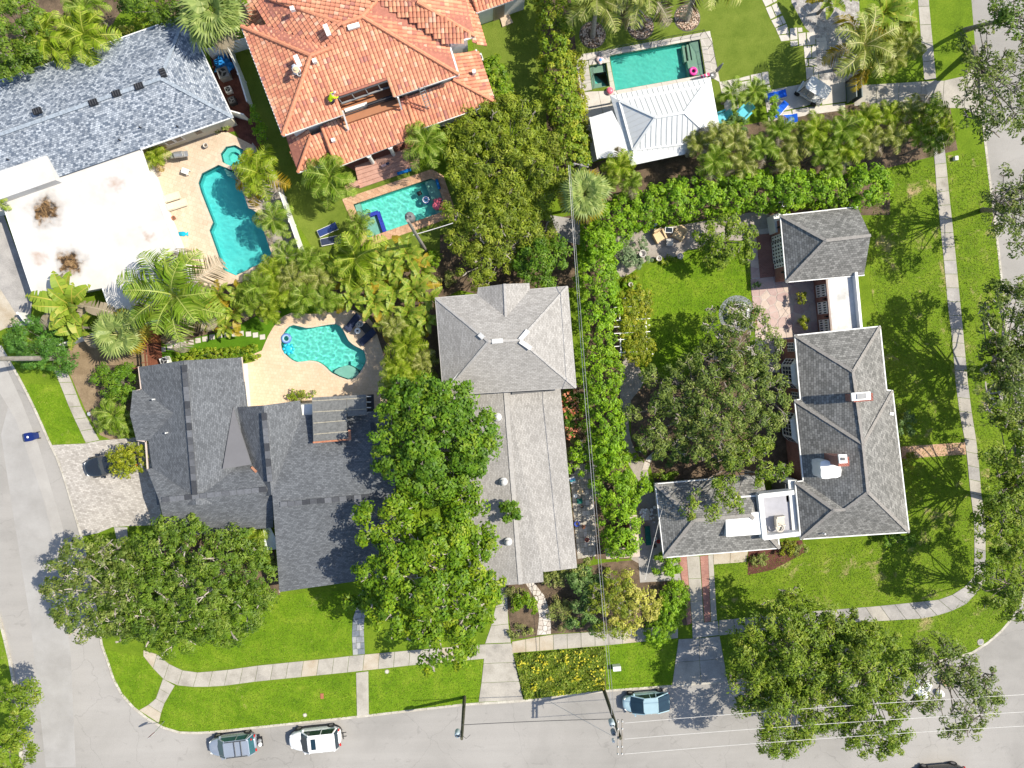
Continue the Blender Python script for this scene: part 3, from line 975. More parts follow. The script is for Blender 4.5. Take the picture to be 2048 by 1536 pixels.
M_FLAG = [mottled('flagstone_pink', [(0.3, (0.40, 0.29, 0.26)), (0.7, (0.50, 0.38, 0.34))], 1.2, 10, 0.16), mottled('flagstone_cream', [(0.3, (0.46, 0.37, 0.31)), (0.7, (0.55, 0.45, 0.39))], 1.2, 10, 0.16),
          mottled('flagstone_mauve', [(0.3, (0.36, 0.255, 0.235)), (0.7, (0.45, 0.335, 0.31))], 1.2, 10, 0.16)]
M_WSTONE = [mottled('white_stone', [(0.3, (0.46, 0.42, 0.37)), (0.7, (0.62, 0.58, 0.53))], 2.0, 8, 0.2), mottled('pale_stone', [(0.3, (0.40, 0.35, 0.30)), (0.7, (0.55, 0.50, 0.44))], 2.0, 8, 0.2)]
patch('patio_base', [(1497, 462), (1545, 455), (1660, 560), (1668, 670), (1600, 700), (1560, 745), (1515, 745)], 0.004, mottled('mortar', [(0.3, (0.42, 0.38, 0.34)), (0.7, (0.52, 0.47, 0.43))], 1, 10, 0.2))
flags('flagstone_patio', [(1500, 558), (1560, 552), (1640, 560), (1658, 668), (1592, 690), (1512, 692)], 70, 5, M_FLAG, 0.045)
flags('flagstone_patio', [(1498, 470), (1512, 468), (1520, 555), (1501, 557)], 7, 6, M_FLAG, 0.045)
flags('flagstone_patio', [(1511, 694), (1560, 690), (1560, 745), (1516, 742)], 12, 8, M_FLAG, 0.045)
patch('brick_terrace', [(1512, 470), (1548, 466), (1560, 552), (1520, 556)], 0.06, M_BRICKP)
flags('stone_path', [(1050, 1165), (1068, 1164), (1088, 1190), (1102, 1225), (1102, 1268), (1074, 1270), (1078, 1230), (1072, 1200)], 75, 9, M_WSTONE, 0.04, 0.02)
flags('stone_path', [(1283, 940), (1290, 918), (1308, 900), (1322, 893), (1322, 905), (1303, 920), (1296, 940)], 9, 10, M_WSTONE, 0.045, 0.03)
flags('stone_border', [(1342, 885), (1370, 870), (1392, 868), (1394, 878), (1370, 884), (1345, 892)], 10, 12, M_WSTONE, 0.07, 0.02)
M_SLATE = [mottled('slate_blue', [(0.3, (0.19, 0.20, 0.22)), (0.7, (0.28, 0.29, 0.31))], 2.0, 8, 0.2), mottled('slate_pale', [(0.3, (0.29, 0.30, 0.31)), (0.7, (0.38, 0.38, 0.38))], 2.0, 8, 0.2),
           mottled('slate_dark', [(0.3, (0.12, 0.14, 0.17)), (0.7, (0.19, 0.21, 0.24))], 2.0, 8, 0.2)]
sl = tag(empty('slate_path', P(716, 1300, 0)), kind='structure')
LA, LB = [(722, 1180), (717, 1205), (706, 1235), (704, 1270), (706, 1310)], [(737, 1178), (737, 1210), (728, 1240), (728, 1270), (730, 1308)]
la, lb = resample(LA, 11), resample(LB, 11)
for i in range(11):
    cuts = [0, rng.uniform(.3, .7), 1] if i % 3 else [0, rng.uniform(.25, .4), rng.uniform(.6, .75), 1]
    for j in range(len(cuts) - 1):
        q = [lerp2(la[i], lb[i], cuts[j]), lerp2(la[i], lb[i], cuts[j + 1]), lerp2(la[i + 1], lb[i + 1], cuts[j + 1]), lerp2(la[i + 1], lb[i + 1], cuts[j])]
        MB().prism(inset(PP(q), 0.012), -0.03, 0.04 + rng.uniform(-.004, .004)).build('slate_tile', rng.choice(M_SLATE), sl)

for _o in list(bpy.data.objects):
    if _o.parent and _o.parent.name.split('.')[0] in ('swimming_pool', 'hot_tub') and not _o.cycles.is_caustics_caster:
        _o.cycles.is_caustics_receiver = True

# ---------------------------------------------------------------- house helpers
def on_plane(px, py, p0, n):
    """Point of a plane (p0, n) seen at a photo pixel."""
    d = CQ @ Vector(((px - 1024) / F, (768 - py) / F, -1.0))
    c = Vector((0, 0, CAMH))
    t = (p0 - c).dot(n) / d.dot(n)
    return c + d * t


def pitch_plane(a, b, deg, toward):
    """Roof plane rising from eave a-b towards the plan point."""
    d = (b - a); d.z = 0; d.normalize()
    s = Vector((-d.y, d.x, 0))
    if s.dot(Vector((toward.x - a.x, toward.y - a.y, 0))) < 0: s = -s
    up = s * math.cos(math.radians(deg)) + Vector((0, 0, math.sin(math.radians(deg))))
    n = d.cross(up)
    if n.z < 0: n = -n
    return a, n.normalized()


def newell(f):
    n = Vector()
    for i in range(len(f)):
        a, b = f[i], f[(i + 1) % len(f)]
        n += Vector(((a.y - b.y) * (a.z + b.z), (a.z - b.z) * (a.x + b.x), (a.x - b.x) * (a.y + b.y)))
    return n.normalized()


def roof(parent, faces, m, th=0.14, name='roof'):
    """Roof planes with thickness; UV in metres along eave and slope."""
    vs, idx, fs, uvs = [], {}, [], []
    edges = {}
    for f in faces:
        f = [Vector(p) for p in f]
        n = newell(f)
        if n.z < 0:
            f = f[::-1]; n = -n
        up = Vector((0, 0, 1)) - n * n.z
        up = Vector((0, 1, 0)) if up.length < 0.03 else up.normalized()
        u = up.cross(n).normalized()
        ids = []
        for p in f:
            k = (round(p.x, 2), round(p.y, 2), round(p.z, 2))
            if k not in idx:
                idx[k] = len(vs); vs.append(p)
            ids.append(idx[k])
        for tr in tessellate_polygon([f]):
            na = (f[tr[1]] - f[tr[0]]).cross(f[tr[2]] - f[tr[0]])
            tr = tr if na.dot(n) > 0 else tr[::-1]
            fs.append([ids[i] for i in tr])
            uvs.append([(f[i].dot(u), f[i].dot(up)) for i in tr])
        for i in range(len(ids)):
            a, b = ids[i], ids[(i + 1) % len(ids)]
            edges.setdefault((min(a, b), max(a, b)), []).append((a, b))
    n0 = len(vs)
    allv = [tuple(p) for p in vs] + [(p.x, p.y, p.z - th) for p in vs]
    F_ = [tuple(f) for f in fs] + [tuple(n0 + i for i in reversed(f)) for f in fs]
    for e, l in edges.items():
        if len(l) == 1:
            a, b = l[0]
            F_.append((b, a, a + n0, b + n0))
    me = bpy.data.meshes.new(name)
    me.from_pydata(allv, [], F_)
    ul = me.uv_layers.new(name='UVMap')
    li = 0
    for k, f in enumerate(F_):
        for j in range(len(f)):
            ul.data[li].uv = uvs[k][j] if k < len(uvs) else (0, 0)
            li += 1
    me.update()
    return link(name, me, m, parent)


def walls(parent, eave, z, d, m, z0=-0.05, name='wall', drop=0.12):
    fp = inset([P(x, y, z) for x, y in eave], d)
    MB().prism(fp, z0, z - drop).build(name, m, parent)
    return fp


def gutters(parent, pts, z, m, w=0.12, h=0.13, closed=True, name='gutter'):
    q = PP(pts, z) if not isinstance(pts[0], Vector) else pts
    for i in range(len(q) if closed else len(q) - 1):
        a, b = q[i], q[(i + 1) % len(q)]
        d = (b - a).normalized()
        MB().bar(a + Vector((0, 0, -0.06)), b + Vector((0, 0, -0.06)), w, h, ext=-0.02 if i % 2 else 0.04).build(name, m, parent)


def caps(parent, a, b, m, w=0.34, step=0.30, lift=0.035, name='ridge_cap', th=0.05):
    """Ridge or hip covered with short overlapping cap pieces, joined."""
    a, b = Vector(a), Vector(b)
    n = max(1, round((b - a).length / step))
    g = MB()
    for i in range(n):
        p, q = a.lerp(b, i / n), a.lerp(b, (i + 1.08) / n)
        g.bar(p + Vector((0, 0, lift)), q + Vector((0, 0, lift + 0.012)), w + rng.uniform(-.02, .02), th)
    return tag(g.build(name, m, parent), kind='stuff')


def wallbox(A, B, t, zc, w, h, depth, out):
    """Centre, rotation for a box on wall A-B."""
    d = Vector((B.x - A.x, B.y - A.y, 0)).normalized()
    n = Vector((-d.y, d.x, 0))
    c = A.lerp(B, t)
    if n.dot(out) < 0: n = -n
    return Vector((c.x, c.y, zc)) + n * depth, math.atan2(d.y, d.x), d, n


M_GLASS = plain('window_glass', (0.02, 0.03, 0.045), 0.08, 0.2, 0.8, 0.6)
M_WHITE = plain('white_paint', (0.74, 0.74, 0.72), 0.5, 0.05, 2.0)
M_WHITE2 = plain('white_stucco', (0.66, 0.66, 0.63), 0.8, 0.07, 2.0, bump=0.2)
M_CREAMW = plain('cream_stucco', (0.55, 0.52, 0.42), 0.85, 0.08, 2.0, bump=0.2)
M_GREYW = plain('grey_stucco', (0.42, 0.42, 0.41), 0.85, 0.08, 2.0, bump=0.2)
M_BROWNW = plain('brown_stucco', (0.22, 0.105, 0.06), 0.85, 0.1, 2.0)
M_BLACK = plain('black_metal', (0.018, 0.018, 0.02), 0.4, 0.2, 3.0)
M_DGREY = plain('dark_grey', (0.06, 0.062, 0.066), 0.5, 0.2, 3.0)
M_MGREY = plain('mid_grey', (0.22, 0.225, 0.23), 0.5, 0.15, 3.0)
M_GALV = plain('galvanised', (0.42, 0.44, 0.46), 0.4, 0.15, 4.0, 0.5, 0.6)


def window(parent, A, B, t, zc, w, h, nx, ny, out, frame=None, name='window', proud=0.04, glass=None, ps=(0.70, 0.74)):
    c, rz, d, n = wallbox(A, B, t, zc, w, h, proud, out)
    fr = MB()
    fr.box(c, (w, 0.09, h), rz)
    o = fr.build(name, frame or M_WHITE, parent)
    pw, ph = w / nx, h / ny
    for i in range(nx):
        for j in range(ny):
            p = c + d * ((i + .5) * pw - w / 2) + n * 0.048 + Vector((0, 0, (j + .5) * ph - h / 2))
            MB().box(p, (pw * ps[0], 0.012, ph * ps[1]), rz).build('pane', glass or M_GLASS, o)
    return o


# ---------------------------------------------------------------- blue-grey shingled house with the white flat roof
M_SH1 = shingle('shingle_blue', (0.10, 0.125, 0.165), (0.42, 0.455, 0.50), (0.09, 0.11, 0.14), 0.22, 0.15, -0.05, 0.12)
M_SH1C = plain('shingle_blue_cap', (0.26, 0.30, 0.345), 0.9, 0.3, 6)
h1 = thing('house', 'blue-grey shingled house with a big white flat roof extension', 'house', P(200, 250, 0))
ze = 2.9
e_ne, e_se, e_nw, e_sw = P(370, 31, ze), P(465, 234, ze), P(-160, 217, ze), P(-160, 450, ze)
pl = pitch_plane(e_sw, e_se, 17, e_ne)
r_e = on_plane(322, 157, *pl)
r_w = on_plane(-160, 325, *pl)
roof(h1, [[e_sw, e_se, r_e, r_w], [e_ne, e_nw, r_w, r_e], [e_se, e_ne, r_e]], M_SH1)
caps(h1, r_e, r_w, M_SH1C, 0.30, lift=0.03)
caps(h1, r_e, e_se, M_SH1C, 0.28, lift=0.03)
caps(h1, r_e, e_ne, M_SH1C, 0.28, lift=0.03)
walls(h1, [(370, 31), (465, 234), (-160, 450), (-160, 217)], ze, 0.45, M_CREAMW)
gutters(h1, [(-160, 217), (370, 31), (465, 234), (282, 298)], ze, M_WHITE, closed=False)
for x, y in ((76, 223), (188, 206), (234, 188), (279, 173), (327, 147)):
    p = on_plane(x, y, *pl) if x < 300 else on_plane(x, y, e_se, newell([e_se, e_ne, r_e]))
    rz = math.radians(19) if x < 300 else math.radians(-68)
    v = MB().box(p + Vector((0, 0, 0.10)), (0.68, 0.46, 0.2), rz)
    o = v.build('roof_vent', M_BLACK, h1)
    for k in (-1, 0, 1):
        MB().box(p + Vector((k * 0.2 * math.cos(rz), k * 0.2 * math.sin(rz), 0.215)), (0.05, 0.40, 0.03), rz).build('vent_rib', M_DGREY, o)
for x, y in ((282, 256), (356, 254), (241, 281), (18, 320)):
    p = on_plane(x, y, *pl)
    MB().lathe(p, [(0.06, -0.05), (0.06, 0.3), (0.04, 0.3)], 8).build('vent_pipe', M_BLACK, h1)
# flat white roof, weathered where water ponds
t = NT('white_membrane')
_co = t.coord()
_c = t.ramp(t.noise(_co, 0.5, 5, 0.6), [(0.3, (0.48, 0.455, 0.425)), (0.5, (0.52, 0.505, 0.485)), (0.7, (0.54, 0.53, 0.515))])
for (x, y), r0, r1 in (((90, 420), 0.5, 2.1), ((140, 524), 0.5, 1.9), ((232, 368), 0.15, 1.2), ((298, 473), 0.15, 0.8), ((75, 512), 0.1, 1.0)):
    p = P(x, y, 2.75)
    vm = t.new('ShaderNodeVectorMath', operation='DISTANCE')
    vm.inputs[1].default_value = p
    wv = t.new('ShaderNodeVectorMath', operation='ADD')
    nz = t.new('ShaderNodeTexNoise'); nz.inputs['Scale'].default_value = 1.3; nz.inputs['Detail'].default_value = 6
    t.ln(_co, nz.inputs['Vector'])
    sc_ = t.new('ShaderNodeVectorMath', operation='MULTIPLY_ADD')
    sc_.inputs[1].default_value = (2.0, 2.0, 0); sc_.inputs[2].default_value = (-1.0, -1.0, 0)
    t.ln(nz.outputs['Color'], sc_.inputs[0])
    t.ln(_co, wv.inputs[0]); t.ln(sc_.outputs[0], wv.inputs[1])
    t.ln(wv.outputs[0], vm.inputs[0])
    big = r0 > 0.3
    f = t.ramp(vm.outputs['Value'], [(0.0, 1.0), (0.30, 1.0), (0.46, 0.30), (0.72, 0.0)] if big else [(0.0, 0.8), (0.25, 0.5), (0.5, 0.15), (0.8, 0.0)])
    dv = t.new('ShaderNodeMath', operation='DIVIDE'); dv.inputs[1].default_value = r1 * 1.15
    t.ln(vm.outputs['Value'], dv.inputs[0])
    f.node.inputs[0].links[0].from_node
    t.ln(dv.outputs[0], f.node.inputs[0])
    stain = t.ramp(t.noise(_co, 2.4, 6, 0.75, 0.6), [(0.42, (0.03, 0.02, 0.012)), (0.50, (0.12, 0.07, 0.03)), (0.60, (0.24, 0.15, 0.07)), (0.72, (0.40, 0.30, 0.20))]) if big else (0.36, 0.26, 0.20)
    _c = t.mix(f, _c, stain)
M_MEMB = t.done(_c, 0.75, 0.2)
FLAT = [(-90, 372), (92, 311), (110, 357), (282, 299), (310, 384), (357, 501), (387, 578), (275, 619), (225, 635), (205, 576), (130, 590), (67, 592), (10, 421), (-60, 430)]
fl = MB().prism(PP(FLAT, 2.72), 2.5, 2.72)
fl.build('flat_roof', M_MEMB, h1)
MB().prism(PP([(-90, 372), (92, 311), (111, 360), (-90, 430)], 3.62), 2.5, 3.62).build('flat_roof', M_MEMB, h1)
walls(h1, FLAT, 2.6, 0.35, M_WHITE2, name='wall', drop=0.05)
gutters(h1, [(282, 299), (310, 384), (357, 501), (387, 578), (275, 619), (225, 635), (205, 576)], 2.74, M_WHITE, 0.1, 0.16, closed=False, name='roof_edge')
gutters(h1, [(67, 592), (10, 421)], 2.74, M_WHITE, 0.1, 0.16, closed=False, name='roof_edge')
MB().bar(P(52, 313, 2.86), P(59, 320, 2.86), 0.14, 0.2).build('roof_pipe', M_WHITE, h1)
wA, wB = P(282, 299, 2.6), P(465, 234, 2.6)
for tt in (0.3, 0.62):
    window(h1, wA, wB, tt, 1.3, 1.6, 1.2, 2, 1, Vector((0, -1, 0)), M_WHITE, proud=-0.40)

# ---------------------------------------------------------------- orange clay tile house
t = NT('clay_tile')
at = t.new('ShaderNodeAttribute', attribute_name='tint')
_c = t.ramp(at.outputs['Fac'], [(0.0, (0.36, 0.155, 0.125)), (0.25, (0.50, 0.195, 0.12)), (0.6, (0.57, 0.25, 0.15)), (0.85, (0.64, 0.33, 0.19)), (1.0, (0.62, 0.37, 0.26))])
_co = t.coord()
_n = t.ramp(t.noise(_co, 0.6, 5, 0.65), [(0.3, 0.86), (0.7, 1.10)])
M_TILE = t.done(t.mix(1.0, _c, _n, 'MULTIPLY'), 0.8, 0.25)
M_TILEB = plain('clay_tile_bed', (0.34, 0.135, 0.095), 0.9, 0.2, 4)
M_TILEC = plain('clay_cap', (0.56, 0.23, 0.13), 0.8, 0.2, 5)


def tiles(parent, face, m, w=0.30, l=0.38, seed=0):
    f = [Vector(p) for p in face]
    n = newell(f)
    if n.z < 0: n = -n
    up = (Vector((0, 0, 1)) - n * n.z).normalized()
    u = up.cross(n).normalized()
    o = f[0]
    poly = [((p - o).dot(u), (p - o).dot(up)) for p in f]
    us = [p[0] for p in poly]; vs_ = [p[1] for p in poly]
    prof = [(-0.5, 0.0), (-0.30, 0.045), (0.0, 0.06), (0.30, 0.045), (0.5, 0.0)]
    V, Fc, T = [], [], []
    r = random.Random(seed)
    i0, i1 = int(min(us) / w) - 1, int(max(us) / w) + 1
    j0, j1 = int(min(vs_) / l) - 1, int(max(vs_) / l) + 1
    for i in range(i0, i1 + 1):
        for j in range(j0, j1 + 1):
            cu, cv = (i + .5) * w, (j + .5) * l
            if not in_poly(cu, cv, poly): continue
            b = len(V)
            for dv, lift, ws in ((-0.5, 0.055, 0.97), (0.56, 0.0, 0.86)):
                for a, h in prof:
                    V.append(o + u * (cu + a * w * ws) + up * (cv + dv * l) + n * (h + lift - 0.02))
            Fc += [(b + k, b + k + 1, b + k + 6, b + k + 5) for k in range(4)]
            Fc.append((b, b + 4, b + 3, b + 2, b + 1)[::1])
            tv = min(1, max(0, r.gauss(0.55, 0.24)))
            T += [tv] * 5
    me = bpy.data.meshes.new('tiles')
    me.from_pydata([tuple(p) for p in V], [], Fc)
    a = me.attributes.new('tint', 'FLOAT', 'FACE')
    a.data.foreach_set('value', T)
    me.update()
    return tag(link('roof_tiles', me, m, parent), kind='stuff')


def barrel(parent, a, b, m=M_TILEC, r=0.17, step=0.40):
    a, b = Vector(a), Vector(b)
    n = max(1, round((b - a).length / step))
    g = MB()
    for i in range(n):
        p, q = a.lerp(b, i / n), a.lerp(b, (i + 1.1) / n)
        g.tube([p + Vector((0, 0, 0.06)), q + Vector((0, 0, 0.075))], [r * 1.06, r * 0.94], 8)
    return tag(g.build('hip_tiles', m, parent), kind='stuff')


h2 = thing('house', 'two storey house with orange clay tile roofs', 'house', P(740, 150, 0))
zu, zl = 6.0, 3.0
SW, SE = P(566, 271, zu), P(917, 149, zu)
ps = pitch_plane(SW, SE, 20, P(700, 40, zu))
OP = lambda x, y: on_plane(x, y, *ps)
R1, R2, V1, B1 = OP(684.5, 49), OP(724.5, 34), OP(662, 96), OP(622, 112)
NW1 = P(484, 54, zu); NW2 = P(534, 49, 6.4); NW3 = P(478, -30, zu)
R3 = P(752, 2, R2.z - 0.15); R4 = P(775, -60, R2.z); R5 = P(834, 4, 7.9)
EN, EC = P(899, 90, zu), P(949, 72, zu)
upper = [
    [SW, P(684, 229, zu), OP(674, 194), OP(776, 159), P(789, 192, zu), SE, R2, R1, V1, B1],
    [SW, B1, NW1],
    [NW1, B1, V1, NW2],
    [NW2, V1, R1, P(540, -2, 7.0), NW3],
    [R1, R2, R3, R4, P(600, -110, 7.5), P(540, -2, 7.0)],
    [R2, SE, EN, R3],
    [R3, EN, EC, R5, P(800, -30, 8.4), R4],
    [R5, EC, P(927, -20, zu), P(870, -90, 7.2), P(800, -30, 8.4)],
]
lower = [
    [P(560, 238, zl), P(596, 345, zl), P(622, 272, 4.1), P(596, 235, 4.1)],
    [P(596, 345, zl), P(676, 317, zl), P(690, 245, 4.1), P(622, 272, 4.1)],
    [P(674, 334, 3.15), P(833, 271, 3.15), P(812, 193, 4.35), P(644, 254, 4.35)],
    [P(824, 263, zl), P(991, 205, zl), P(907, 160, 4.3), P(795, 200, 4.3)],
    [P(991, 205, zl), P(952, 100, zl), P(900, 112, 4.2), P(907, 160, 4.3)],
    [P(973, 92, 3.02), P(938, -20, 3.02), P(915, -20, 4.1), P(945, 84, 4.1)],
    [P(953, 25, 3.25), P(1062, -14, 3.25), P(1040, -80, 4.6), P(930, -45, 4.6)],
    [P(480, 15, zl), P(497, 55, zl), P(530, 48, 3.8), P(512, 5, 3.8)],
]
ru = roof(h2, upper, M_TILEB, 0.12)
RL = [roof(h2, fs_, M_TILEB, 0.12, 'lower_roof') for fs_ in (lower[:2], [lower[2]], lower[3:5], [lower[5]], [lower[6]], [lower[7]])]
rl = RL[1]
for k, f in enumerate(upper): tiles(ru, f, M_TILE, seed=k)
for k, f in enumerate(lower): tiles(RL[(0, 0, 1, 2, 2, 3, 4, 5)[k]], f, M_TILE, seed=20 + k)
for a, b in ((SW, B1), (B1, NW1), (R1, P(540, -2, 7.0)), (R2, SE), (R5, EC), (R1, R2), (B1, V1), (R2, R3)): barrel(ru, a, b)
for a, b in ((P(596, 345, zl), P(622, 272, 4.1)), (P(991, 205, zl), P(907, 160, 4.3)), (P(833, 271, 3.15), P(812, 193, 4.35)), (P(674, 334, 3.15), P(644, 254, 4.35))): barrel(rl, a, b, r=0.14)
for a, b in (((566, 271), (684, 229)), ((789, 192), (917, 149)), ((917, 149), (899, 90)), ((899, 90), (949, 72)), ((566, 271), (484, 54))):
    gutters(h2, [a, b], zu, M_WHITE, 0.16, 0.16, closed=False)
for a, b, z in (((596, 345), (676, 317), zl), ((674, 334), (833, 271), 3.15), ((824, 263), (991, 205), zl), ((991, 205), (952, 100), zl), ((953, 25), (1062, -14), 3.25)):
    gutters(h2, [a, b], z, M_WHITE, 0.14, 0.15, closed=False)
UP = [(566, 271), (684, 229), (676, 197), (777, 161), (789, 192), (917, 149), (899, 90), (949, 72), (927, -60), (560, -60), (545, 44), (492, 54)]
walls(h2, UP, zu, 0.55, M_WHITE2)
walls(h2, [(596, 345), (991, 205), (952, 100), (560, 235)], zl, 0.6, M_WHITE2, name='lower_wall')
walls(h2, [(953, 25), (1062, -14), (1040, -80), (930, -45)], 3.2, 0.35, M_WHITE2, name='wing_wall')
# balcony let into the roof
bq = [P(684, 226, 3.9), P(674, 192, 3.9), P(777, 157, 3.9), P(790, 192, 3.9)]
bal = MB().prism([Vector((p.x, p.y, 0)) for p in inset(PP([(684, 228), (674, 194), (776, 159), (789, 193)], 6.0), -0.25)], 3.9, 4.55)
b_o = bal.build('balcony_floor', plain('terracotta_floor', (0.34, 0.15, 0.075), 0.8, 0.08, 2), h2)
wq = inset(PP([(684, 228), (674, 194), (776, 159), (789, 193)], 6.0), -0.12)
MB().bar(wq[1] + Vector((0, 0, -0.7)), wq[2] + Vector((0, 0, -0.7)), 0.12, 1.5).build('balcony_wall', M_BROWNW, h2)
MB().bar(wq[0] + Vector((0, 0, -0.9)), wq[1] + Vector((0, 0, -0.7)), 0.12, 1.3).build('balcony_wall', M_BROWNW, h2)
MB().bar(wq[2] + Vector((0, 0, -0.7)), wq[3] + Vector((0, 0, -0.9)), 0.12, 1.3).build('balcony_wall', M_BROWNW, h2)
_a, _b = OP(675, 197), OP(776, 162)
MB().bar(_a, _b, 0.1, 0.12).build('balcony_trim', M_DGREY, h2)
MB().bar(_a + Vector((0.1, -0.1, -0.85)), _b + Vector((0.1, -0.1, -0.85)), 0.12, 0.1).build('door_track', M_MGREY, h2)
for k in (0.02, 0.28, 0.55, 0.8, 0.99):
    p = _a.lerp(_b, k)
    MB().bar(p + Vector((0.02, -0.04, 0)), p + Vector((0.1, -0.1, -0.9)), 0.06, 0.06).build('door_post', M_MGREY, h2)
_a, _b = P(688, 226, 5.3), P(792, 190, 5.3)
for k in range(3):
    MB().bar(_a + Vector((0, 0, -0.3 * k)), _b + Vector((0, 0, -0.3 * k)), 0.05, 0.05).build('balcony_rail', M_DGREY, h2)
MB().bar(P(735, 211, 4.9), P(787, 194, 4.9), 0.28, 0.35).build('balcony_cushion', M_BLACK, h2)
MB().bar(P(690, 222, 4.75), P(735, 208, 4.75), 0.3, 0.2).build('balcony_ledge', M_WHITE2, h2)
for (x, y), (x2, y2) in (((685, 222), (697, 259)), ((796, 195), (803, 218))):
    MB().bar(P(x, y, 5.9), P(x2, y2, 4.3), 0.12, 0.12).build('brace', M_WHITE, h2)
wA, wB = SW, P(684, 229, zu)
window(h2, wA, wB, 0.82, 5.3, 1.4, 0.7, 2, 1, Vector((0, -1, 0)), M_DGREY, proud=-0.50)
wA, wB = P(789, 192, zu), SE
for tt in (0.35, 0.75): window(h2, wA, wB, tt, 5.2, 1.2, 0.9, 2, 1, Vector((0, -1, 0)), M_GREYW, proud=-0.50)
for (x, y), (x2, y2) in (((651, 52), (660, 74)), ((697, 59), (720, 52)), ((592, 113), (602, 136))):
    a = OP(x, y) if x > 690 else P(x, y, 7.7 if x < 620 else 8.2)
    b = OP(x2, y2) if x > 690 else P(x2, y2, 7.5 if x < 620 else 8.1)
    v = MB().bar(a + Vector((0, 0, 0.22)), b + Vector((0, 0, 0.22)), 0.34, 0.2)
    v.build('roof_vent', M_WHITE, ru)
for x, y in ((631, 125), (585, 18)):
    MB().box(P(x, y, 8.1) if x < 600 else OP(x, y) + Vector((0, 0, 0.25)), (0.3, 0.3, 0.35), 0.3).build('vent_pipe', M_WHITE, ru)
for x, y, z in ((667, 281, 4.0), (948, 144, 3.9)):
    MB().box(P(x, y, z), (0.3, 0.28, 0.45), 0.3).build('vent_pipe', M_WHITE, rl)
MB().box(OP(610, 46 + 100), (0.3, 0.3, 0.1)).build('roof_patch', M_TILEC, ru)
for x, y in ((748, 329), (789, 313)):
    p = P(x, y, 0)
    c = MB()
    c.box(p + Vector((0, 0, 0.3)), (0.42, 0.42, 0.5), 0.35)
    c.lathe(p, [(0.17, 0.5), (0.15, 2.7), (0.24, 2.75), (0.24, 2.95)], 12)
    c.build('porch_column', M_WHITE2, h2)
MB().prism(PP([(640, 300), (835, 245), (838, 312), (715, 345)]), 0, 0.28).build('porch_floor', mottled('porch_tile', [(0.3, (0.22, 0.09, 0.065)), (0.7, (0.30, 0.13, 0.10))], 2, 10, 0.2), h2)
M_PINK = mottled('pink_stone', [(0.3, (0.40, 0.225, 0.175)), (0.7, (0.50, 0.30, 0.24))], 2, 10, 0.2)
for k in range(5):
    y = 9.5 * k
    MB().prism(PP([(712 + k * 1.4, 336 + y * 0.82), (833 + k * 1.2, 295 + y * 0.80), (837 + k * 1.2, 305 + y * 0.80), (714 + k * 1.4, 346 + y * 0.82)]), -0.02, 0.62 - k * 0.12).build('step', M_PINK, h2)
MB().box(P(705, 372, 0.3), (1.2, 0.45, 0.7), 0.35).build('stair_cheek', M_PINK, h2)
wA, wB = P(953, 25, 3.2), P(1062, -14, 3.2)
window(h2, wA, wB, 0.44, 1.15, 1.0, 2.2, 1, 1, Vector((0, -1, 0)), plain('door_taupe', (0.30, 0.24, 0.19), 0.6, 0.1), name='door', proud=-0.3, glass=plain('door_panel', (0.24, 0.19, 0.15), 0.6))
MB().prism(PP([(999, 33), (1016, 27), (1026, 46), (1005, 55)]), -0.02, 0.14).build('door_step', M_DECK1, h2)

# ---------------------------------------------------------------- pool cabana with the white metal roof
h3 = thing('cabana', 'pool cabana with white standing seam metal roof', 'cabana', P(1310, 250, 0))
M_METAL = plain('white_metal_roof', (0.60, 0.61, 0.60), 0.35, 0.05, 1.5, 0.5)
M_SEAM = plain('metal_seam', (0.50, 0.51, 0.51), 0.4, 0.1, 3)
zo, zb, zr = 2.7, 3.05, 4.4
oNW, oNE, oSE, oSW = P(1220, 191, zo), P(1421, 154, zo), P(1446, 292, zo), P(1262, 331, zo)
bNW, bNE, bSE, bSW = P(1239, 202, zb), P(1407, 172, zb), P(1428, 280, zb), P(1266, 300, zb)
rW, rE = P(1311, 235, zr), P(1369, 225, zr)
faces = [[oNW, oNE, bNE, bNW], [oNE, oSE, bSE, bNE], [oSE, oSW, bSW, bSE], [oSW, oNW, bNW, bSW],
         [bNW, bNE, rE, rW], [bNE, bSE, rE], [bSE, bSW, rW, rE], [bSW, bNW, rW]]
rf = roof(h3, faces, M_METAL, 0.1)
pf = [P(1180, 235, 2.45), P(1224, 221, 2.75), P(1262, 298, 2.8), P(1250, 312, 2.75), P(1195, 317, 2.45)]
rp = roof(h3, [pf], M_METAL, 0.1, name='porch_roof')


def seams(parent, f, step, m, h=0.03):
    """Standing seams running up a roof plane, each one its own piece."""
    f = [Vector(p) for p in f]
    n = newell(f)
    if n.z < 0: n = -n
    up = (Vector((0, 0, 1)) - n * n.z).normalized()
    u = up.cross(n).normalized()
    o = f[0]
    poly = [((p - o).dot(u), (p - o).dot(up)) for p in f]
    a0, a1 = min(p[0] for p in poly), max(p[0] for p in poly)
    x = a0 + step * 0.5
    while x < a1:
        ys = []
        for i in range(len(poly)):
            p, q = poly[i - 1], poly[i]
            if (p[0] <= x) != (q[0] <= x):
                ys.append(p[1] + (q[1] - p[1]) * (x - p[0]) / (q[0] - p[0]))
        if len(ys) >= 2 and max(ys) - min(ys) > 0.15:
            a = o + u * x + up * (min(ys) + 0.03) + n * 0.02
            b = o + u * x + up * (max(ys) - 0.03) + n * 0.02
            MB().bar(a, b, 0.022, h).build('seam', m, parent)
        x += step


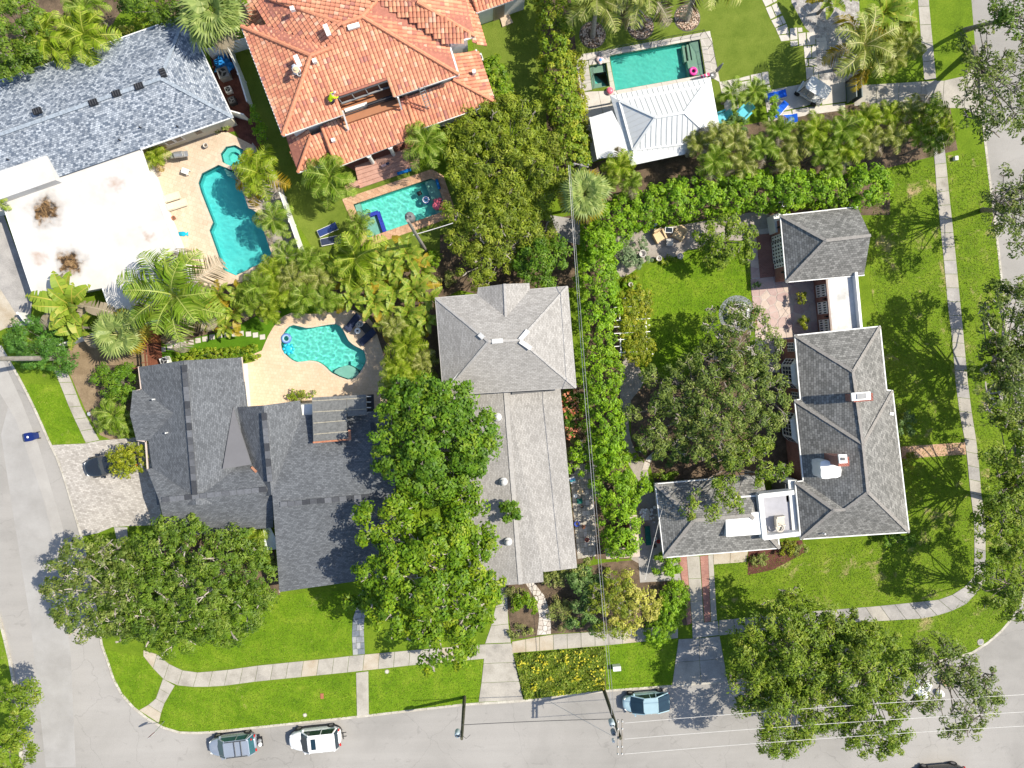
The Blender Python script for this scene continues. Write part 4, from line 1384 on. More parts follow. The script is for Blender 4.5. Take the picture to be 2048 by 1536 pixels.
for f in faces: seams(rf, f, 0.45, M_SEAM)
seams(rp, pf, 0.55, M_SEAM)
for a, b in ((rW, rE), (rW, bNW), (rW, bSW), (rE, bNE), (rE, bSE), (bNW, bNE), (bSW, bNW), (bSE, bSW), (bNE, bSE)):
    MB().bar(a + Vector((0, 0, 0.03)), b + Vector((0, 0, 0.03)), 0.2, 0.05).build('ridge_flashing', M_METAL, rf)
walls(h3, [(1220, 191), (1421, 154), (1446, 292), (1262, 331)], zo, 1.0, M_WHITE2)
for x, y in ((1186, 246), (1199, 310), (1226, 197), (1416, 161)):
    MB().box(P(x, y, 1.25), (0.16, 0.16, 2.4), 0.2).build('post', M_WHITE, h3)
gutters(h3, [(1180, 235), (1195, 317)], 2.45, M_WHITE, 0.1, 0.12, closed=False)

# ---------------------------------------------------------------- grey shingled house in the middle
M_SH4 = shingle('shingle_grey', (0.275, 0.262, 0.245), (0.37, 0.355, 0.335), (0.20, 0.19, 0.178), 0.30, 0.14, 0.0, 0.10)
M_SH4C = plain('shingle_grey_cap', (0.36, 0.345, 0.325), 0.9, 0.15, 5)
M_FELT = plain('pale_repair_felt', (0.52, 0.52, 0.51), 0.7, 0.12, 4)
h4 = thing('house', 'pale grey shingled house with a hip roof block and a long gabled wing', 'house', P(1010, 850, 0))
zh, zr = 5.0, 7.0
nw, ne, se, sw = P(871, 596, zh), P(1135, 573, zh), P(1152, 775, zh), P(887, 790, zh)
ra, rb = P(977, 683, zr), P(1040, 680, zr)
n1, n2, n3, n4 = P(954, 589, zh), P(956, 575, zh), P(1059, 566, zh), P(1060, 579, zh)
gr, gt = P(1012, 634, 6.0), P(1009, 568, 5.9)
rf = roof(h4, [[nw, sw, ra], [sw, se, rb, ra], [se, ne, rb], [nw, n1, gr, ra], [n4, ne, rb, gr], [ra, gr, rb], [n1, n2, gt, gr], [gt, n3, n4, gr]], M_SH4)
for a, b in ((nw, ra), (sw, ra), (se, rb), (ne, rb), (ra, rb), (gr, gt)): caps(rf, a, b, M_SH4C, 0.2, lift=0.012, th=0.03)
for (x, y, z), (x2, y2, z2) in (((984, 683, zr), (1006, 681, zr)), ((1040, 680, zr), (1056, 661, 6.7)), ((1040, 682, zr), (1062, 697, 6.8)), ((893, 781, 5.1), (922, 745, 5.65)), ((958, 668, 6.7), (967, 676, 6.85))):
    MB().bar(P(x, y, z + 0.06), P(x2, y2, z2 + 0.06), 0.36, 0.05).build('repair_strip', M_FELT, rf)
walls(h4, [(871, 596), (1135, 573), (1152, 775), (887, 790)], zh, 0.5, M_GREYW)
gutters(h4, [(871, 596), (954, 589)], zh, M_SH4C, 0.1, 0.12, closed=False)
gutters(h4, [(1060, 579), (1135, 573), (1152, 775), (887, 790), (871, 596)], zh, M_SH4C, 0.1, 0.12, closed=False)
zl4, zr4 = 2.8, 3.6
wa, wb = P(895, 770, zl4), P(945, 1176, zl4)
ea, eb, ec, ed = P(1120, 765, zl4), P(1153, 1135, zl4), P(1086, 1143, 3.55), P(1087, 1164, 3.55)
ga, gb = P(1010, 765, zr4), P(1041, 1168, zr4)
rl = roof(h4, [[wa, wb, gb, ga], [ea, eb, ec, ed, gb, ga]], M_SH4, name='wing_roof')
caps(rl, ga, gb, M_SH4C, 0.36, lift=0.0)
walls(h4, [(895, 770), (945, 1176), (1087, 1164), (1086, 1143), (1153, 1135), (1120, 765)], zl4, 0.45, M_GREYW, name='wing_wall')
gutters(h4, [(1120, 778), (1153, 1135), (1087, 1143)], zl4, M_SH4C, 0.1, 0.12, closed=False)
MB().bar(P(1024, 786, 3.68), P(1104, 779, 3.15), 0.26, 0.05).build('flashing_or_shade', M_DGREY, rl)  # dark bar paints the hip eave's shadow line on the wing roof
for x, y in ((995, 834), (1007, 963), (1016, 1083)):
    p = P(x, y, 3.5)
    v = MB().lathe(p, [(0.36, -0.15), (0.36, 0.10), (0.30, 0.16), (0.18, 0.18), (0.18, 0.42), (0.24, 0.44), (0.22, 0.50), (0.02, 0.56)], 18)
    v.build('turbine_vent', M_FELT, rl, smooth=True)

# ---------------------------------------------------------------- dark shingled house
M_SH5 = shingle('shingle_charcoal', (0.098, 0.105, 0.115), (0.165, 0.176, 0.19), (0.068, 0.072, 0.078), 0.26, 0.14, -0.1, 0.10)
CAPM = [plain('ridge_vent_%d' % k, (0.04 + 0.027 * k, 0.043 + 0.028 * k, 0.05 + 0.03 * k), 0.9, 0.2, 5) for k in range(4)]
h5 = thing('house', 'one storey house with dark charcoal shingled gables', 'house', P(500, 950, 0))
z5, zr5 = 2.8, 4.6


def gable(name, ra, rb, a1, a2, b1, b2, ze=z5, zr=zr5, m=M_SH5, vent=None):
    A, B = P(*ra, zr), P(*rb, zr)
    r = roof(h5, [[P(*a1, ze), P(*a2, ze), B, A], [P(*b2, ze), P(*b1, ze), A, B]], m, 0.16, name)
    w = MB()
    for R_, p, q in ((A, a1, b1), (B, a2, b2)):
        mid = (A + B) / 2
        k = 0.06
        tri = [P(*p, ze).lerp(mid, k), P(*q, ze).lerp(mid, k), R_.lerp(mid, k)]
        w.add([v - Vector((0, 0, 0.17)) for v in tri], [(0, 1, 2)])
    w.build('gable_wall', M_WHITE2, h5)
    if vent:
        f0, f1 = vent
        n = max(2, round((B - A).length * (f1 - f0) / 0.62))
        for i in range(n):
            p, q = A.lerp(B, f0 + (f1 - f0) * i / n), A.lerp(B, f0 + (f1 - f0) * (i + 0.96) / n)
            MB().bar(p + Vector((0, 0, 0.04)), q + Vector((0, 0, 0.05)), 0.42, 0.09).build('ridge_vent', rng.choice(CAPM), r)
    return r


gable('roof', (368, 721), (392, 1010), (277, 734), (314, 1010), (483, 715), (515, 1000), vent=(0.03, 0.93))
gable('roof', (260, 830), (372, 826), (265, 781), (375, 770), (273, 881), (385, 885), zr=3.95)
gable('roof', (318, 1000), (545, 977), (294, 938), (540, 900), (335, 1076), (546, 1055), zr=4.5, vent=(0.03, 0.95))
gable('roof', (527, 811), (543, 990), (466, 815), (500, 1000), (600, 801), (625, 1000), zr=4.75, vent=(0.08, 0.85))
gable('roof', (546, 1010), (792, 988), (536, 835), (780, 820), (559, 1184), (800, 1150), zr=5.0, vent=(0.06, 0.9))
MB().bar(P(744, 845, 3.5), P(749, 888, 4.0), 0.3, 0.1).build('ridge_vent', CAPM[0], h5)
walls(h5, [(277, 734), (483, 715), (490, 806), (620, 797), (785, 822), (800, 1148), (561, 1182), (548, 1053), (337, 1074), (294, 936), (291, 884), (274, 880), (266, 783)], z5, 0.5, M_WHITE2, drop=0.2)
M_PEACHT = plain('peach_trim', (0.55, 0.45, 0.38), 0.7, 0.1)
for a, b in (((277, 734), (282, 779)), ((282, 779), (266, 783)), ((274, 880), (291, 883)), ((291, 883), (295, 940)), ((483, 715), (491, 806)), ((559, 1106), (559, 1184)), ((295, 940), (320, 939))):
    gutters(h5, [a, b], z5, M_PEACHT, 0.1, 0.13, closed=False, name='fascia')
# smooth dormer with dark south opening
d0, d1, d2 = P(466, 815, 3.3), P(445, 938, 3.95), P(503, 929, 3.95)
roof(h5, [[d0, d1, d2]], plain('smooth_membrane', (0.15, 0.148, 0.155), 0.6, 0.05, 1.0), 0.1, 'dormer_roof')
g = MB()
g.add([d1 + Vector((0, 0.02, -0.08)), d2 + Vector((0, 0.02, -0.08)), d2 + Vector((0, 0.02, -0.6)), d1 + Vector((0, 0.02, -0.6))], [(0, 1, 2, 3)])
g.build('dormer_front', M_BLACK, h5)
M_COPPER = mottled('copper_flashing', [(0.35, (0.36, 0.13, 0.07)), (0.65, (0.46, 0.24, 0.15))], 2.5, 10, 0.3)
MB().bar(P(443, 941, 3.6), P(455, 941, 3.55), 0.2, 0.05).build('flashing_or_shade', M_COPPER, h5)
MB().bar(P(503, 934, 3.6), P(513, 944, 3.75), 0.2, 0.05).build('flashing_or_shade', M_COPPER, h5)
# slatted shade roof over the terrace
M_SLAT = plain('charred_batten', (0.135, 0.138, 0.135), 0.8, 0.3, 5)
M_SLATE_ = plain('weathered_edge', (0.34, 0.31, 0.24), 0.8, 0.3, 5)
pg = [P(624, 795, 3.75), P(732, 789, 3.75), P(732, 832, 3.95), P(697, 834, 3.98), P(697, 878, 4.2), P(629, 884, 4.2)]
sh = empty('shade_roof', P(624, 795, 3.7)); sh.parent = h5
sh.matrix_parent_inverse = Matrix.Translation(-h5.location)
sh.location = (0, 0, 0); sh.matrix_parent_inverse = Matrix.Translation(-h5.location)
nb = 25
for i in range(nb):
    u = (i + .5) / nb
    a = P(624 + 108 * u, 795 - 6 * u, 3.8)
    y2 = 884 if u < 0.66 else 832
    b = P(627 + (107 if y2 == 832 else 104) * u, y2 - 8 * u + (6 if y2 == 832 else 0), 4.22 if y2 == 884 else 4.0)
    MB().bar(a, b, 0.185, 0.05).build('batten', M_SLAT, sh)
for k in range(4):
    v = (k + 0.3) / 4
    MB().bar(P(624 + 5 * v, 795 + 89 * v, 3.80 + 0.42 * v), P((732 if v < .45 else 698), 789 + 89 * v, 3.80 + 0.42 * v), 0.06, 0.12).build('purlin', M_SLATE_, sh)
MB().bar(P(626, 885, 4.3), P(699, 879, 4.3), 0.14, 0.05).build('flashing_or_shade', M_COPPER, h5)
MB().bar(P(699, 860, 4.22), P(700, 880, 4.32), 0.2, 0.06).build('flashing_or_shade', M_COPPER, h5)
MB().prism(PP([(732, 790), (746, 789), (748, 833), (733, 833)], 3.0), 2.6, 2.7).build('gap_shade', M_BLACK, h5)  # black slab stands in for the shade of the open gap
for k in range(4):
    MB().bar(P(733, 793 + 11 * k, 2.8), P(742, 793 + 11 * k, 2.8), 0.08, 0.08).build('rafter_tail', M_WHITE, h5)
MB().prism(PP([(527, 1058), (540, 1054), (557, 1088), (555, 1098), (530, 1101)], 2.3), 2.2, 2.32).build('door_canopy', plain('canopy_white', (0.62, 0.66, 0.68), 0.5, 0.05), h5)
for (x, y) in ((332, 866), (634, 932), (306, 799)):
    MB().lathe(P(x, y, 3.9), [(0.06, -0.3), (0.06, 0.12), (0.02, 0.14)], 8).build('vent_pipe', M_WHITE, h5)

# ---------------------------------------------------------------- brick house on the corner
M_SH6 = shingle('shingle_slate', (0.14, 0.138, 0.13), (0.27, 0.265, 0.25), (0.06, 0.06, 0.057), 0.30, 0.20, -0.05, 0.14)
M_SH6C = plain('shingle_slate_cap', (0.25, 0.235, 0.215), 0.9, 0.2, 6)
t = NT('red_brick_wall')
_co = t.coord()
_br = t.new('ShaderNodeTexBrick')
for k, v in (('Color1', c4((0.22, 0.062, 0.045))), ('Color2', c4((0.33, 0.11, 0.08))), ('Mortar', c4((0.33, 0.27, 0.23))), ('Scale', 1.0), ('Mortar Size', 0.012), ('Brick Width', 0.22), ('Row Height', 0.075)):
    _br.inputs[k].default_value = v
_sx = t.new('ShaderNodeSeparateXYZ'); t.ln(_co, _sx.inputs[0])
_ad = t.new('ShaderNodeMath', operation='ADD'); t.ln(_sx.outputs[0], _ad.inputs[0]); t.ln(_sx.outputs[1], _ad.inputs[1])
_cx = t.new('ShaderNodeCombineXYZ'); t.ln(_ad.outputs[0], _cx.inputs[0]); t.ln(_sx.outputs[2], _cx.inputs[1])
t.ln(_cx.outputs[0], _br.inputs['Vector'])
t.bump(_br.outputs['Fac'], -0.4, 0.01)
M_BRICK = t.done(t.mix(1.0, _br.outputs['Color'], t.ramp(t.noise(_co, 1.2, 4), [(0.3, 0.8), (0.7, 1.15)]), 'MULTIPLY'), 0.9, 0.2)

OUTW = Vector((-1, 0, 0))
# garage block
h6g = thing('garage', 'brick garage with a dark slate hip roof and white doors', 'garage', P(1640, 490, 0))
zg, zgr = 2.9, 5.0
a, b, c, d = P(1561, 431, zg), P(1715, 414, zg), P(1728, 550, zg), P(1573, 564, zg)
e, r0 = P(1741, 471, zgr), P(1652, 481, zgr)
rf = roof(h6g, [[a, b, e, r0], [d, c, e, r0], [a, d, r0]], M_SH6)
for p, q in ((r0, e), (r0, a), (r0, d)): caps(rf, p, q, M_SH6C, 0.26, lift=0.015, th=0.03)
gutters(h6g, [(1715, 414), (1561, 431), (1573, 564), (1728, 550)], zg, M_WHITE, 0.12, 0.14, closed=False)
fp = walls(h6g, [(1561, 431), (1715, 414), (1728, 550), (1573, 564)], zg, 0.25, M_BRICK)
g = MB(); g.add([b + Vector((-.15, 0, -.16)), c + Vector((-.15, 0, -.16)), e + Vector((-.15, 0, -.16))], [(0, 1, 2)]); g.build('gable_wall', M_BRICK, h6g)
A, B = fp[0], fp[3]
window(h6g, A, B, 0.50, 1.25, 1.9, 2.2, 6, 4, OUTW, M_WHITE, 'french_door', 0.03, None, (.45, .5))
window(h6g, A, B, 0.285, 1.35, 0.62, 2.1, 2, 4, OUTW, M_WHITE, 'side_light', 0.03, None, (.4, .5))
window(h6g, A, B, 0.715, 1.35, 0.62, 2.1, 2, 4, OUTW, M_WHITE, 'side_light', 0.03, None, (.4, .5))
for tt in (0.12, 0.87):
    cc, rz, _, nn = wallbox(A, B, tt, 2.0, 0, 0, 0.12, OUTW)
    l = MB().box(cc, (0.14, 0.2, 0.3), rz); l.lathe(cc + Vector((0, 0, 0.15)), [(0.12, 0), (0.02, 0.12)], 6)
    l.build('wall_lantern', M_BLACK, h6g)
MB().prism(PP([(1533, 436), (1552, 430), (1560, 432), (1556, 470), (1538, 470)], 0), 0, 1.5).build('store_box', M_WHITE, h6g)

# flat link between garage and house
h6l = thing('flat_roof_link', 'low brick link with white flat roof and three white shuttered windows', 'building', P(1690, 610, 0))
zk = 2.7
LK = [(1653, 548), (1709, 545), (1720, 664), (1664, 668)]
MB().prism(PP(LK, zk), zk - 0.2, zk).build('flat_roof', mottled('weathered_white', [(0.3, (0.44, 0.43, 0.40)), (0.5, (0.58, 0.57, 0.55)), (0.7, (0.66, 0.65, 0.63))], 0.9, 6, 0.12), h6l)
pq = PP(LK, zk + 0.25)
MB().bar(pq[1], pq[2], 0.22, 0.6).build('parapet', M_WHITE, h6l)
MB().bar(P(1652, 550, zk), P(1663, 667, zk), 0.16, 0.14).build('cornice', M_BRICK, h6l)
fp = walls(h6l, LK, zk, 0.08, M_BRICK, drop=0.2)
A, B = fp[0], fp[3]
for tt in (0.25, 0.55, 0.86):
    window(h6l, A, B, tt, 1.4, 1.08, 1.8, 5, 2, OUTW, M_WHITE, 'shutter_window', 0.03, None, (.5, .5))
for tt in (0.40, 0.705):
    cc, rz, _, nn = wallbox(A, B, tt, 2.0, 0, 0, 0.1, OUTW)
    MB().box(cc, (0.16, 0.2, 0.3), rz).build('wall_lantern', M_BLACK, h6l)

# main house
h6 = thing('house', 'large brick house with slate hip roofs and two chimneys', 'house', P(1690, 870, 0))
zm = 3.6
Q = lambda x, y, z=zm: P(x, y, z)
nw, ne = Q(1590, 671), Q(1760, 653)
nrt = Q(1706, 743, 5.7)
e1, e2, e3 = Q(1773, 780), Q(1785, 782), Q(1818, 1064)
w1, w2 = Q(1601, 799), Q(1590, 801)
w3, w4, w5 = Q(1607, 962), Q(1591, 964), Q(1602, 1078)
mr, mr2 = Q(1726, 888, 6.3), Q(1736, 984, 6.3)
rj = Q(1721, 872, 5.75)
sr1, sr2 = Q(1668, 1020, 5.3), Q(1690, 1019, 5.35)
wm = Q(1592, 803)
main = [[nw, ne, nrt], [nw, nrt, mr, w1], [ne, e1, mr, nrt],
        [e2, e3, mr2, mr], [e2, mr, e1], [w2, mr, w1], [w2, w3, sr2, mr2, mr],
        [w4, w5, sr1], [w4, sr1, sr2, w3], [w5, e3, mr2, sr2, sr1]]
rf = roof(h6, main, M_SH6)
for p, q in ((nw, nrt), (ne, nrt), (nrt, mr), (w2, mr), (e2, mr), (mr, mr2), (mr2, e3), (w4, sr1), (w5, sr1), (sr2, mr2), (sr1, sr2)): caps(rf, p, q, M_SH6C, 0.26, lift=0.015, th=0.03)
EV = [(1590, 671), (1760, 653), (1773, 780), (1785, 782), (1818, 1064), (1602, 1078), (1591, 964), (1607, 962), (1590, 801), (1601, 799)]
gutters(h6, EV, zm, M_WHITE, 0.13, 0.15)
fp = walls(h6, EV, zm, 0.35, M_BRICK)
A, B = fp[0], fp[9]
window(h6, A, B, 0.12, 1.9, 0.8, 1.3, 3, 4, OUTW, M_WHITE)
window(h6, A, B, 0.92, 1.9, 0.8, 1.3, 3, 4, OUTW, M_WHITE)


def bay(A, B, t, w, z0, z1, dep):
    c, rz, dd, nn = wallbox(A, B, t, 0, 0, 0, 0, OUTW)
    pts = [c - dd * w / 2, c - dd * w * 0.30 + nn * dep, c + dd * w * 0.30 + nn * dep, c + dd * w / 2]
    bo = MB().prism(pts, z0, z1).build('bay_window', M_WHITE, h6)
    top = MB()
    top.add([p + nn * 0.12 + Vector((0, 0, z1)) for p in pts] + [c - dd * w * 0.4 + Vector((0, 0, z1 + 0.5)), c + dd * w * 0.4 + Vector((0, 0, z1 + 0.5))],
            [(0, 1, 4), (1, 2, 5, 4), (2, 3, 5), (0, 3, 2, 1)])
    top.build('bay_roof', M_WHITE, bo)
    for i in range(3):
        a_, b_ = pts[i], pts[i + 1]
        L = (b_ - a_).length
        nx = 4 if i == 1 else 2
        cc, rz2, d2, n2 = wallbox(a_, b_, .5, (z0 + z1) / 2, 0, 0, 0.01, OUTW)
        for ii in range(nx):
            for jj in range(3):
                p = cc + d2 * ((ii + .5) / nx - .5) * L * 0.86 + Vector((0, 0, ((jj + .5) / 3 - .5) * (z1 - z0) * 0.8))
                MB().box(p, (L * 0.86 / nx * 0.8, 0.02, (z1 - z0) * 0.2), rz2).build('pane', M_GLASS, bo)


bay(A, B, 0.55, 2.7, 0.5, 2.7, 0.45)
A2, B2 = fp[8], fp[7]
bay(A2, B2, 0.32, 2.7, 0.5, 2.7, 0.45)
A3, B3 = fp[6], fp[5]
window(h6, A3, B3, 0.40, 2.75, 1.0, 1.2, 2, 2, OUTW, M_WHITE, 'balcony_door')
MB().prism(PP([(1576, 960), (1594, 960), (1603, 1074), (1586, 1074)], 3.3), -0.02, 3.3).build('side_wall', M_WHITE2, h6)
# chimneys
p = P(1716, 793, 0)
ch = MB()
q = PP([(1689, 788), (1727, 784), (1728, 799), (1690, 802)], 5.4)
ch.prism(q, 3.5, 6.8)
o = ch.build('chimney', M_BRICK, rf)
qq = PP([(1703, 786), (1741, 783), (1742, 799), (1704, 802)], 6.95)
MB().prism(qq, 6.8, 6.95).build('chimney_cap', M_WHITE, o)
MB().prism(PP([(1713, 788), (1732, 786), (1733, 797), (1714, 799)], 7.0), 6.95, 7.02).build('flue', M_MGREY, o)
q = PP([(1657, 909), (1678, 908), (1679, 926), (1658, 927)], 5.4)
o = MB().prism(q, 3.5, 7.0).build('chimney', M_BRICK, rf)
MB().prism(PP([(1677, 909), (1694, 909), (1695, 926), (1679, 927)], 7.15), 7.0, 7.15).build('chimney_cap', M_WHITE, o)
MB().prism(PP([(1682, 915), (1690, 915), (1690, 921), (1682, 921)], 7.2), 7.15, 7.22).build('flue', M_DGREY, o)
q = PP(smooth_loop([(1641, 924), (1656, 921), (1664, 926), (1680, 928), (1682, 952), (1665, 956), (1644, 957), (1642, 940)], 2), 5.6)
MB().prism(q, 3.8, 5.6).build('roof_housing', M_WHITE, rf)
MB().lathe(P(1648, 1067, 4.1), [(0.07, -.4), (0.07, .25)], 8).build('vent_pipe', M_WHITE, rf)
MB().bar(P(1779, 827, 4.0), P(1787, 828, 4.0), 0.25, 0.15).build('roof_vent', M_WHITE, rf)
# brick apron by the west wall, the wing and the balcony
patch('brick_apron', [(1553, 690), (1592, 684), (1600, 800), (1604, 965), (1590, 965), (1565, 800)], 0.03, M_BRICKP)
zs, zsr = 2.6, 4.0
h6s = thing('house_wing', 'low wing with dark slate roof and white balcony on the brick house', 'house wing', P(1440, 1040, 0))
a, b, c, d = P(1311, 968, zs), P(1524, 950, zs), P(1559, 1096, zs), P(1328, 1115, zs)
ra, rb = P(1388, 1040, zsr), P(1500, 1030, zsr)
rw = roof(h6s, [[a, d, ra], [d, c, rb, ra], [a, b, rb, ra], [b, c, rb]], M_SH6)
for p, q in ((a, ra), (d, ra), (ra, rb), (c, rb)): caps(rw, p, q, M_SH6C, 0.32)
gutters(h6s, [(1440, 957), (1311, 968), (1328, 1115), (1559, 1096), (1556, 1070)], zs, M_WHITE, 0.12, 0.14, closed=False)
walls(h6s, [(1311, 968), (1524, 950), (1559, 1096), (1328, 1115)], zs, 0.4, M_WHITE2)
MB().prism(PP([(1451, 1031), (1528, 1023), (1530, 1068), (1453, 1074)], 3.9), 3.0, 3.9).build('flat_roof', M_WHITE, h6s)
MB().bar(P(1468, 994, 3.4), P(1522, 991, 3.4), 0.14, 0.14).build('gutter', M_WHITE, h6s)
zb6 = 4.0
OUTB = [(1521, 992), (1586, 985), (1596, 1068), (1530, 1076)]
MB().prism(PP([(1523, 994), (1583, 988), (1592, 1066), (1533, 1072)], 3.1), 2.6, 3.1).build('balcony_floor', plain('balcony_membrane', (0.33, 0.33, 0.36), 0.7, 0.1, 2), h6s)
oq = PP(OUTB, zb6)
for i, nm in ((0, 'north'), (2, 'south'), (3, 'west')):
    p_, q_ = oq[i], oq[(i + 1) % 4]
    MB().bar(p_ + Vector((0, 0, -0.45)), q_ + Vector((0, 0, -0.45)), 0.42 if i == 3 else 0.38, 0.95 - 0.01 * i, ext=0.1).build('balcony_parapet', M_WHITE, h6s)
MB().box(P(1567, 978, 1.6), (0.9, 1.6, 3.0), 0.1).build('dark_lean_to', M_DGREY, h6s)

# ---------------------------------------------------------------- foliage
NP = np.random.default_rng(5)


def leafmesh(name, pos, nrm, length, width, tint, seed=0):
    """One mesh of kite-shaped leaves: pos, nrm (n,3); tint (n)."""
    r = np.random.default_rng(seed)
    n = len(pos)
    nrm = nrm / np.maximum(1e-6, np.linalg.norm(nrm, axis=1, keepdims=True))
    t = r.normal(size=(n, 3))
    t -= nrm * np.sum(t * nrm, axis=1, keepdims=True)
    t /= np.maximum(1e-6, np.linalg.norm(t, axis=1, keepdims=True))
    s = np.cross(nrm, t)
    L = (length * r.uniform(0.65, 1.3, n))[:, None]
    Wd = (width * r.uniform(0.7, 1.25, n))[:, None]
    v = np.empty((n, 4, 3))
    v[:, 0] = pos - t * L * 0.5
    v[:, 1] = pos + s * Wd * 0.5 + nrm * Wd * 0.18
    v[:, 2] = pos + t * L * 0.5 - nrm * L * 0.12
    v[:, 3] = pos - s * Wd * 0.5 + nrm * Wd * 0.18
    me = bpy.data.meshes.new(name)
    me.vertices.add(n * 4)
    me.vertices.foreach_set('co', v.reshape(-1))
    me.loops.add(n * 4)
    me.loops.foreach_set('vertex_index', np.arange(n * 4, dtype=np.int32))
    me.polygons.add(n)
    me.polygons.foreach_set('loop_start', np.arange(0, n * 4, 4, dtype=np.int32))
    me.polygons.foreach_set('loop_total', np.full(n, 4, dtype=np.int32))
    a = me.attributes.new('tint', 'FLOAT', 'FACE')
    a.data.foreach_set('value', np.clip(tint, 0, 1).astype(np.float32))
    me.update(calc_edges=True)
    return me


def crown_points(blobs, leaves, clump, per, seed, lo=-0.3, shell=0.62, flat=0.6, sepk=1.25):
    """Leaf positions gathered into clumps on and in a set of ellipsoids."""
    r = np.random.default_rng(seed)
    C = np.array([[b[0].x, b[0].y, b[0].z] for b in blobs])
    Rd = np.array([b[1] for b in blobs])
    area = Rd[:, 0] * Rd[:, 1]
    nclump = max(4, int(leaves / per))
    cnt = np.maximum(6, (nclump * 2.6 * area / area.sum())).astype(int)
    cc, cn, ck = [], [], []
    for i in range(len(blobs)):
        d = r.normal(size=(cnt[i], 3))
        d /= np.linalg.norm(d, axis=1, keepdims=True)
        d[:, 2] = np.where(d[:, 2] < lo, -d[:, 2], d[:, 2])
        k = (shell + (1.0 - shell) * r.uniform(0, 1, cnt[i]) ** 0.4)[:, None]
        p = C[i] + d * Rd[i] * k
        keep = np.ones(cnt[i], bool)
        for j in range(len(blobs)):
            if j == i: continue
            q = (p - C[j]) / Rd[j]
            keep &= (np.sum(q * q, axis=1) > 0.5) | (p[:, 2] > C[j][2] + Rd[j][2] * 0.6)
        cc.append(p[keep]); cn.append(d[keep]); ck.append(k[keep, 0])
    cc, cn, ck = np.concatenate(cc), np.concatenate(cn), np.concatenate(ck)
    od = r.permutation(len(cc))
    acc = np.zeros((0, 3)); sel = []
    sep = (clump * sepk) ** 2
    for i in od:
        if len(sel) >= nclump: break
        if ck[i] > 0.8 and len(acc) and np.min(np.sum((acc - cc[i]) ** 2, axis=1)) < sep: continue
        sel.append(i)
        if ck[i] > 0.8: acc = np.vstack([acc, cc[i]])
    cc, cn, ck = cc[sel], cn[sel], ck[sel]
    m = len(cc)
    ct = r.uniform(0, 1, m) * np.where(ck > 0.8, 1.0, 0.6)  # inner clumps tinted darker: shade inside the crown put into leaf colour
    sz = clump * r.uniform(0.6, 1.2, m)
    per = int(min(per * 2.2, max(per, leaves / m)))
    idx = np.repeat(np.arange(m), per)
    off = r.normal(size=(len(idx), 3))
    off /= np.linalg.norm(off, axis=1, keepdims=True)
    off[:, 2] = np.where(off[:, 2] < -0.25, -off[:, 2], off[:, 2])
    rad = (r.uniform(0.25, 1.0, len(idx)) ** 0.5 * r.uniform(0.85, 1.15, len(idx)))[:, None]
    pos = cc[idx] + off * rad * np.array([1, 1, 0.3 + flat * 0.7]) * sz[idx][:, None]
    nr = off * 0.85 + cn[idx] * 0.3 + r.normal(size=(len(idx), 3)) * 0.32 + np.array([0, 0, 0.5])
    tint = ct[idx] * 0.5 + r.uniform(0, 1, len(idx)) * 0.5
    return pos, nr, tint, cc


def dome(px, py, rx, ry, ztop, zbot, n, seed, k=(0.17, 0.31), edge=1.0, rot=0.0):
    """Sub-crowns that fill an ellipse in the photo as a dome."""
    r = random.Random(seed)
    out = []
    n = int(n * 1.9)
    tries = 0
    while len(out) < n and tries < 4000:
        tries += 1
        a, q = r.uniform(0, math.tau), math.sqrt(r.uniform(0, 1)) * edge
        kk = r.uniform(*k)
        q = min(q, 1.03 - kk * 0.8)
        x, y = q * math.cos(a) * rx, q * math.sin(a) * ry
        cr, sr = math.cos(rot), math.sin(rot)
        X, Y = px + x * cr - y * sr, py + x * sr + y * cr
        rad = kk * (rx + ry) / 2
        if any(math.hypot(X - o_[0], Y - o_[1]) < 0.62 * (rad + o_[2]) * 0.85 for o_ in out) and tries < 1500: continue
        z = zbot + (ztop - zbot) * math.sqrt(max(0.05, 1 - q * q)) * r.uniform(0.68, 1.0)
        out.append((X, Y, rad, z))
    res = []
    for X, Y, rad, z in out:
        R_ = rad * S(z)
        z = max(z - R_ * 0.55, R_ * 0.4)
        res.append((P(X, Y, z), (R_, R_, R_ * 0.72)))
    return res


M_BARK = mottled('bark_grey', [(0.3, (0.16, 0.135, 0.11)), (0.7, (0.30, 0.265, 0.225))], 3, 14, 0.35, bump=0.5)
M_BARKB = mottled('bark_brown', [(0.3, (0.075, 0.055, 0.04)), (0.7, (0.15, 0.115, 0.085))], 3, 14, 0.35, bump=0.5)
M_BARKP = mottled('bark_pale', [(0.3, (0.34, 0.30, 0.25)), (0.7, (0.48, 0.43, 0.37))], 3, 14, 0.3, bump=0.4)


def G(*cs):
    """Even colour stops."""
    return [(i / (len(cs) - 1), c) for i, c in enumerate(cs)]


L_OAK = leafmat('oak_leaf', G((0.042, 0.090, 0.008), (0.092, 0.170, 0.011), (0.155, 0.240, 0.018), (0.27, 0.33, 0.06)))
L_OAKG = leafmat('oak_leaf_grey', G((0.050, 0.092, 0.013), (0.110, 0.170, 0.022), (0.185, 0.240, 0.036), (0.32, 0.34, 0.12)))
L_OAKY = leafmat('oak_leaf_lime', G((0.062, 0.120, 0.007), (0.135, 0.220, 0.010), (0.215, 0.290, 0.018), (0.34, 0.37, 0.06)))
L_BRT = leafmat('broad_leaf_bright', G((0.055, 0.135, 0.004), (0.120, 0.230, 0.005), (0.195, 0.300, 0.008), (0.33, 0.37, 0.016)))
L_BRTD = leafmat('broad_leaf_deep', G((0.040, 0.110, 0.005), (0.085, 0.185, 0.007), (0.140, 0.250, 0.010), (0.23, 0.310, 0.020)))
L_OLV = leafmat('feathery_olive', G((0.078, 0.130, 0.007), (0.170, 0.235, 0.012), (0.27, 0.325, 0.022), (0.40, 0.43, 0.06)))
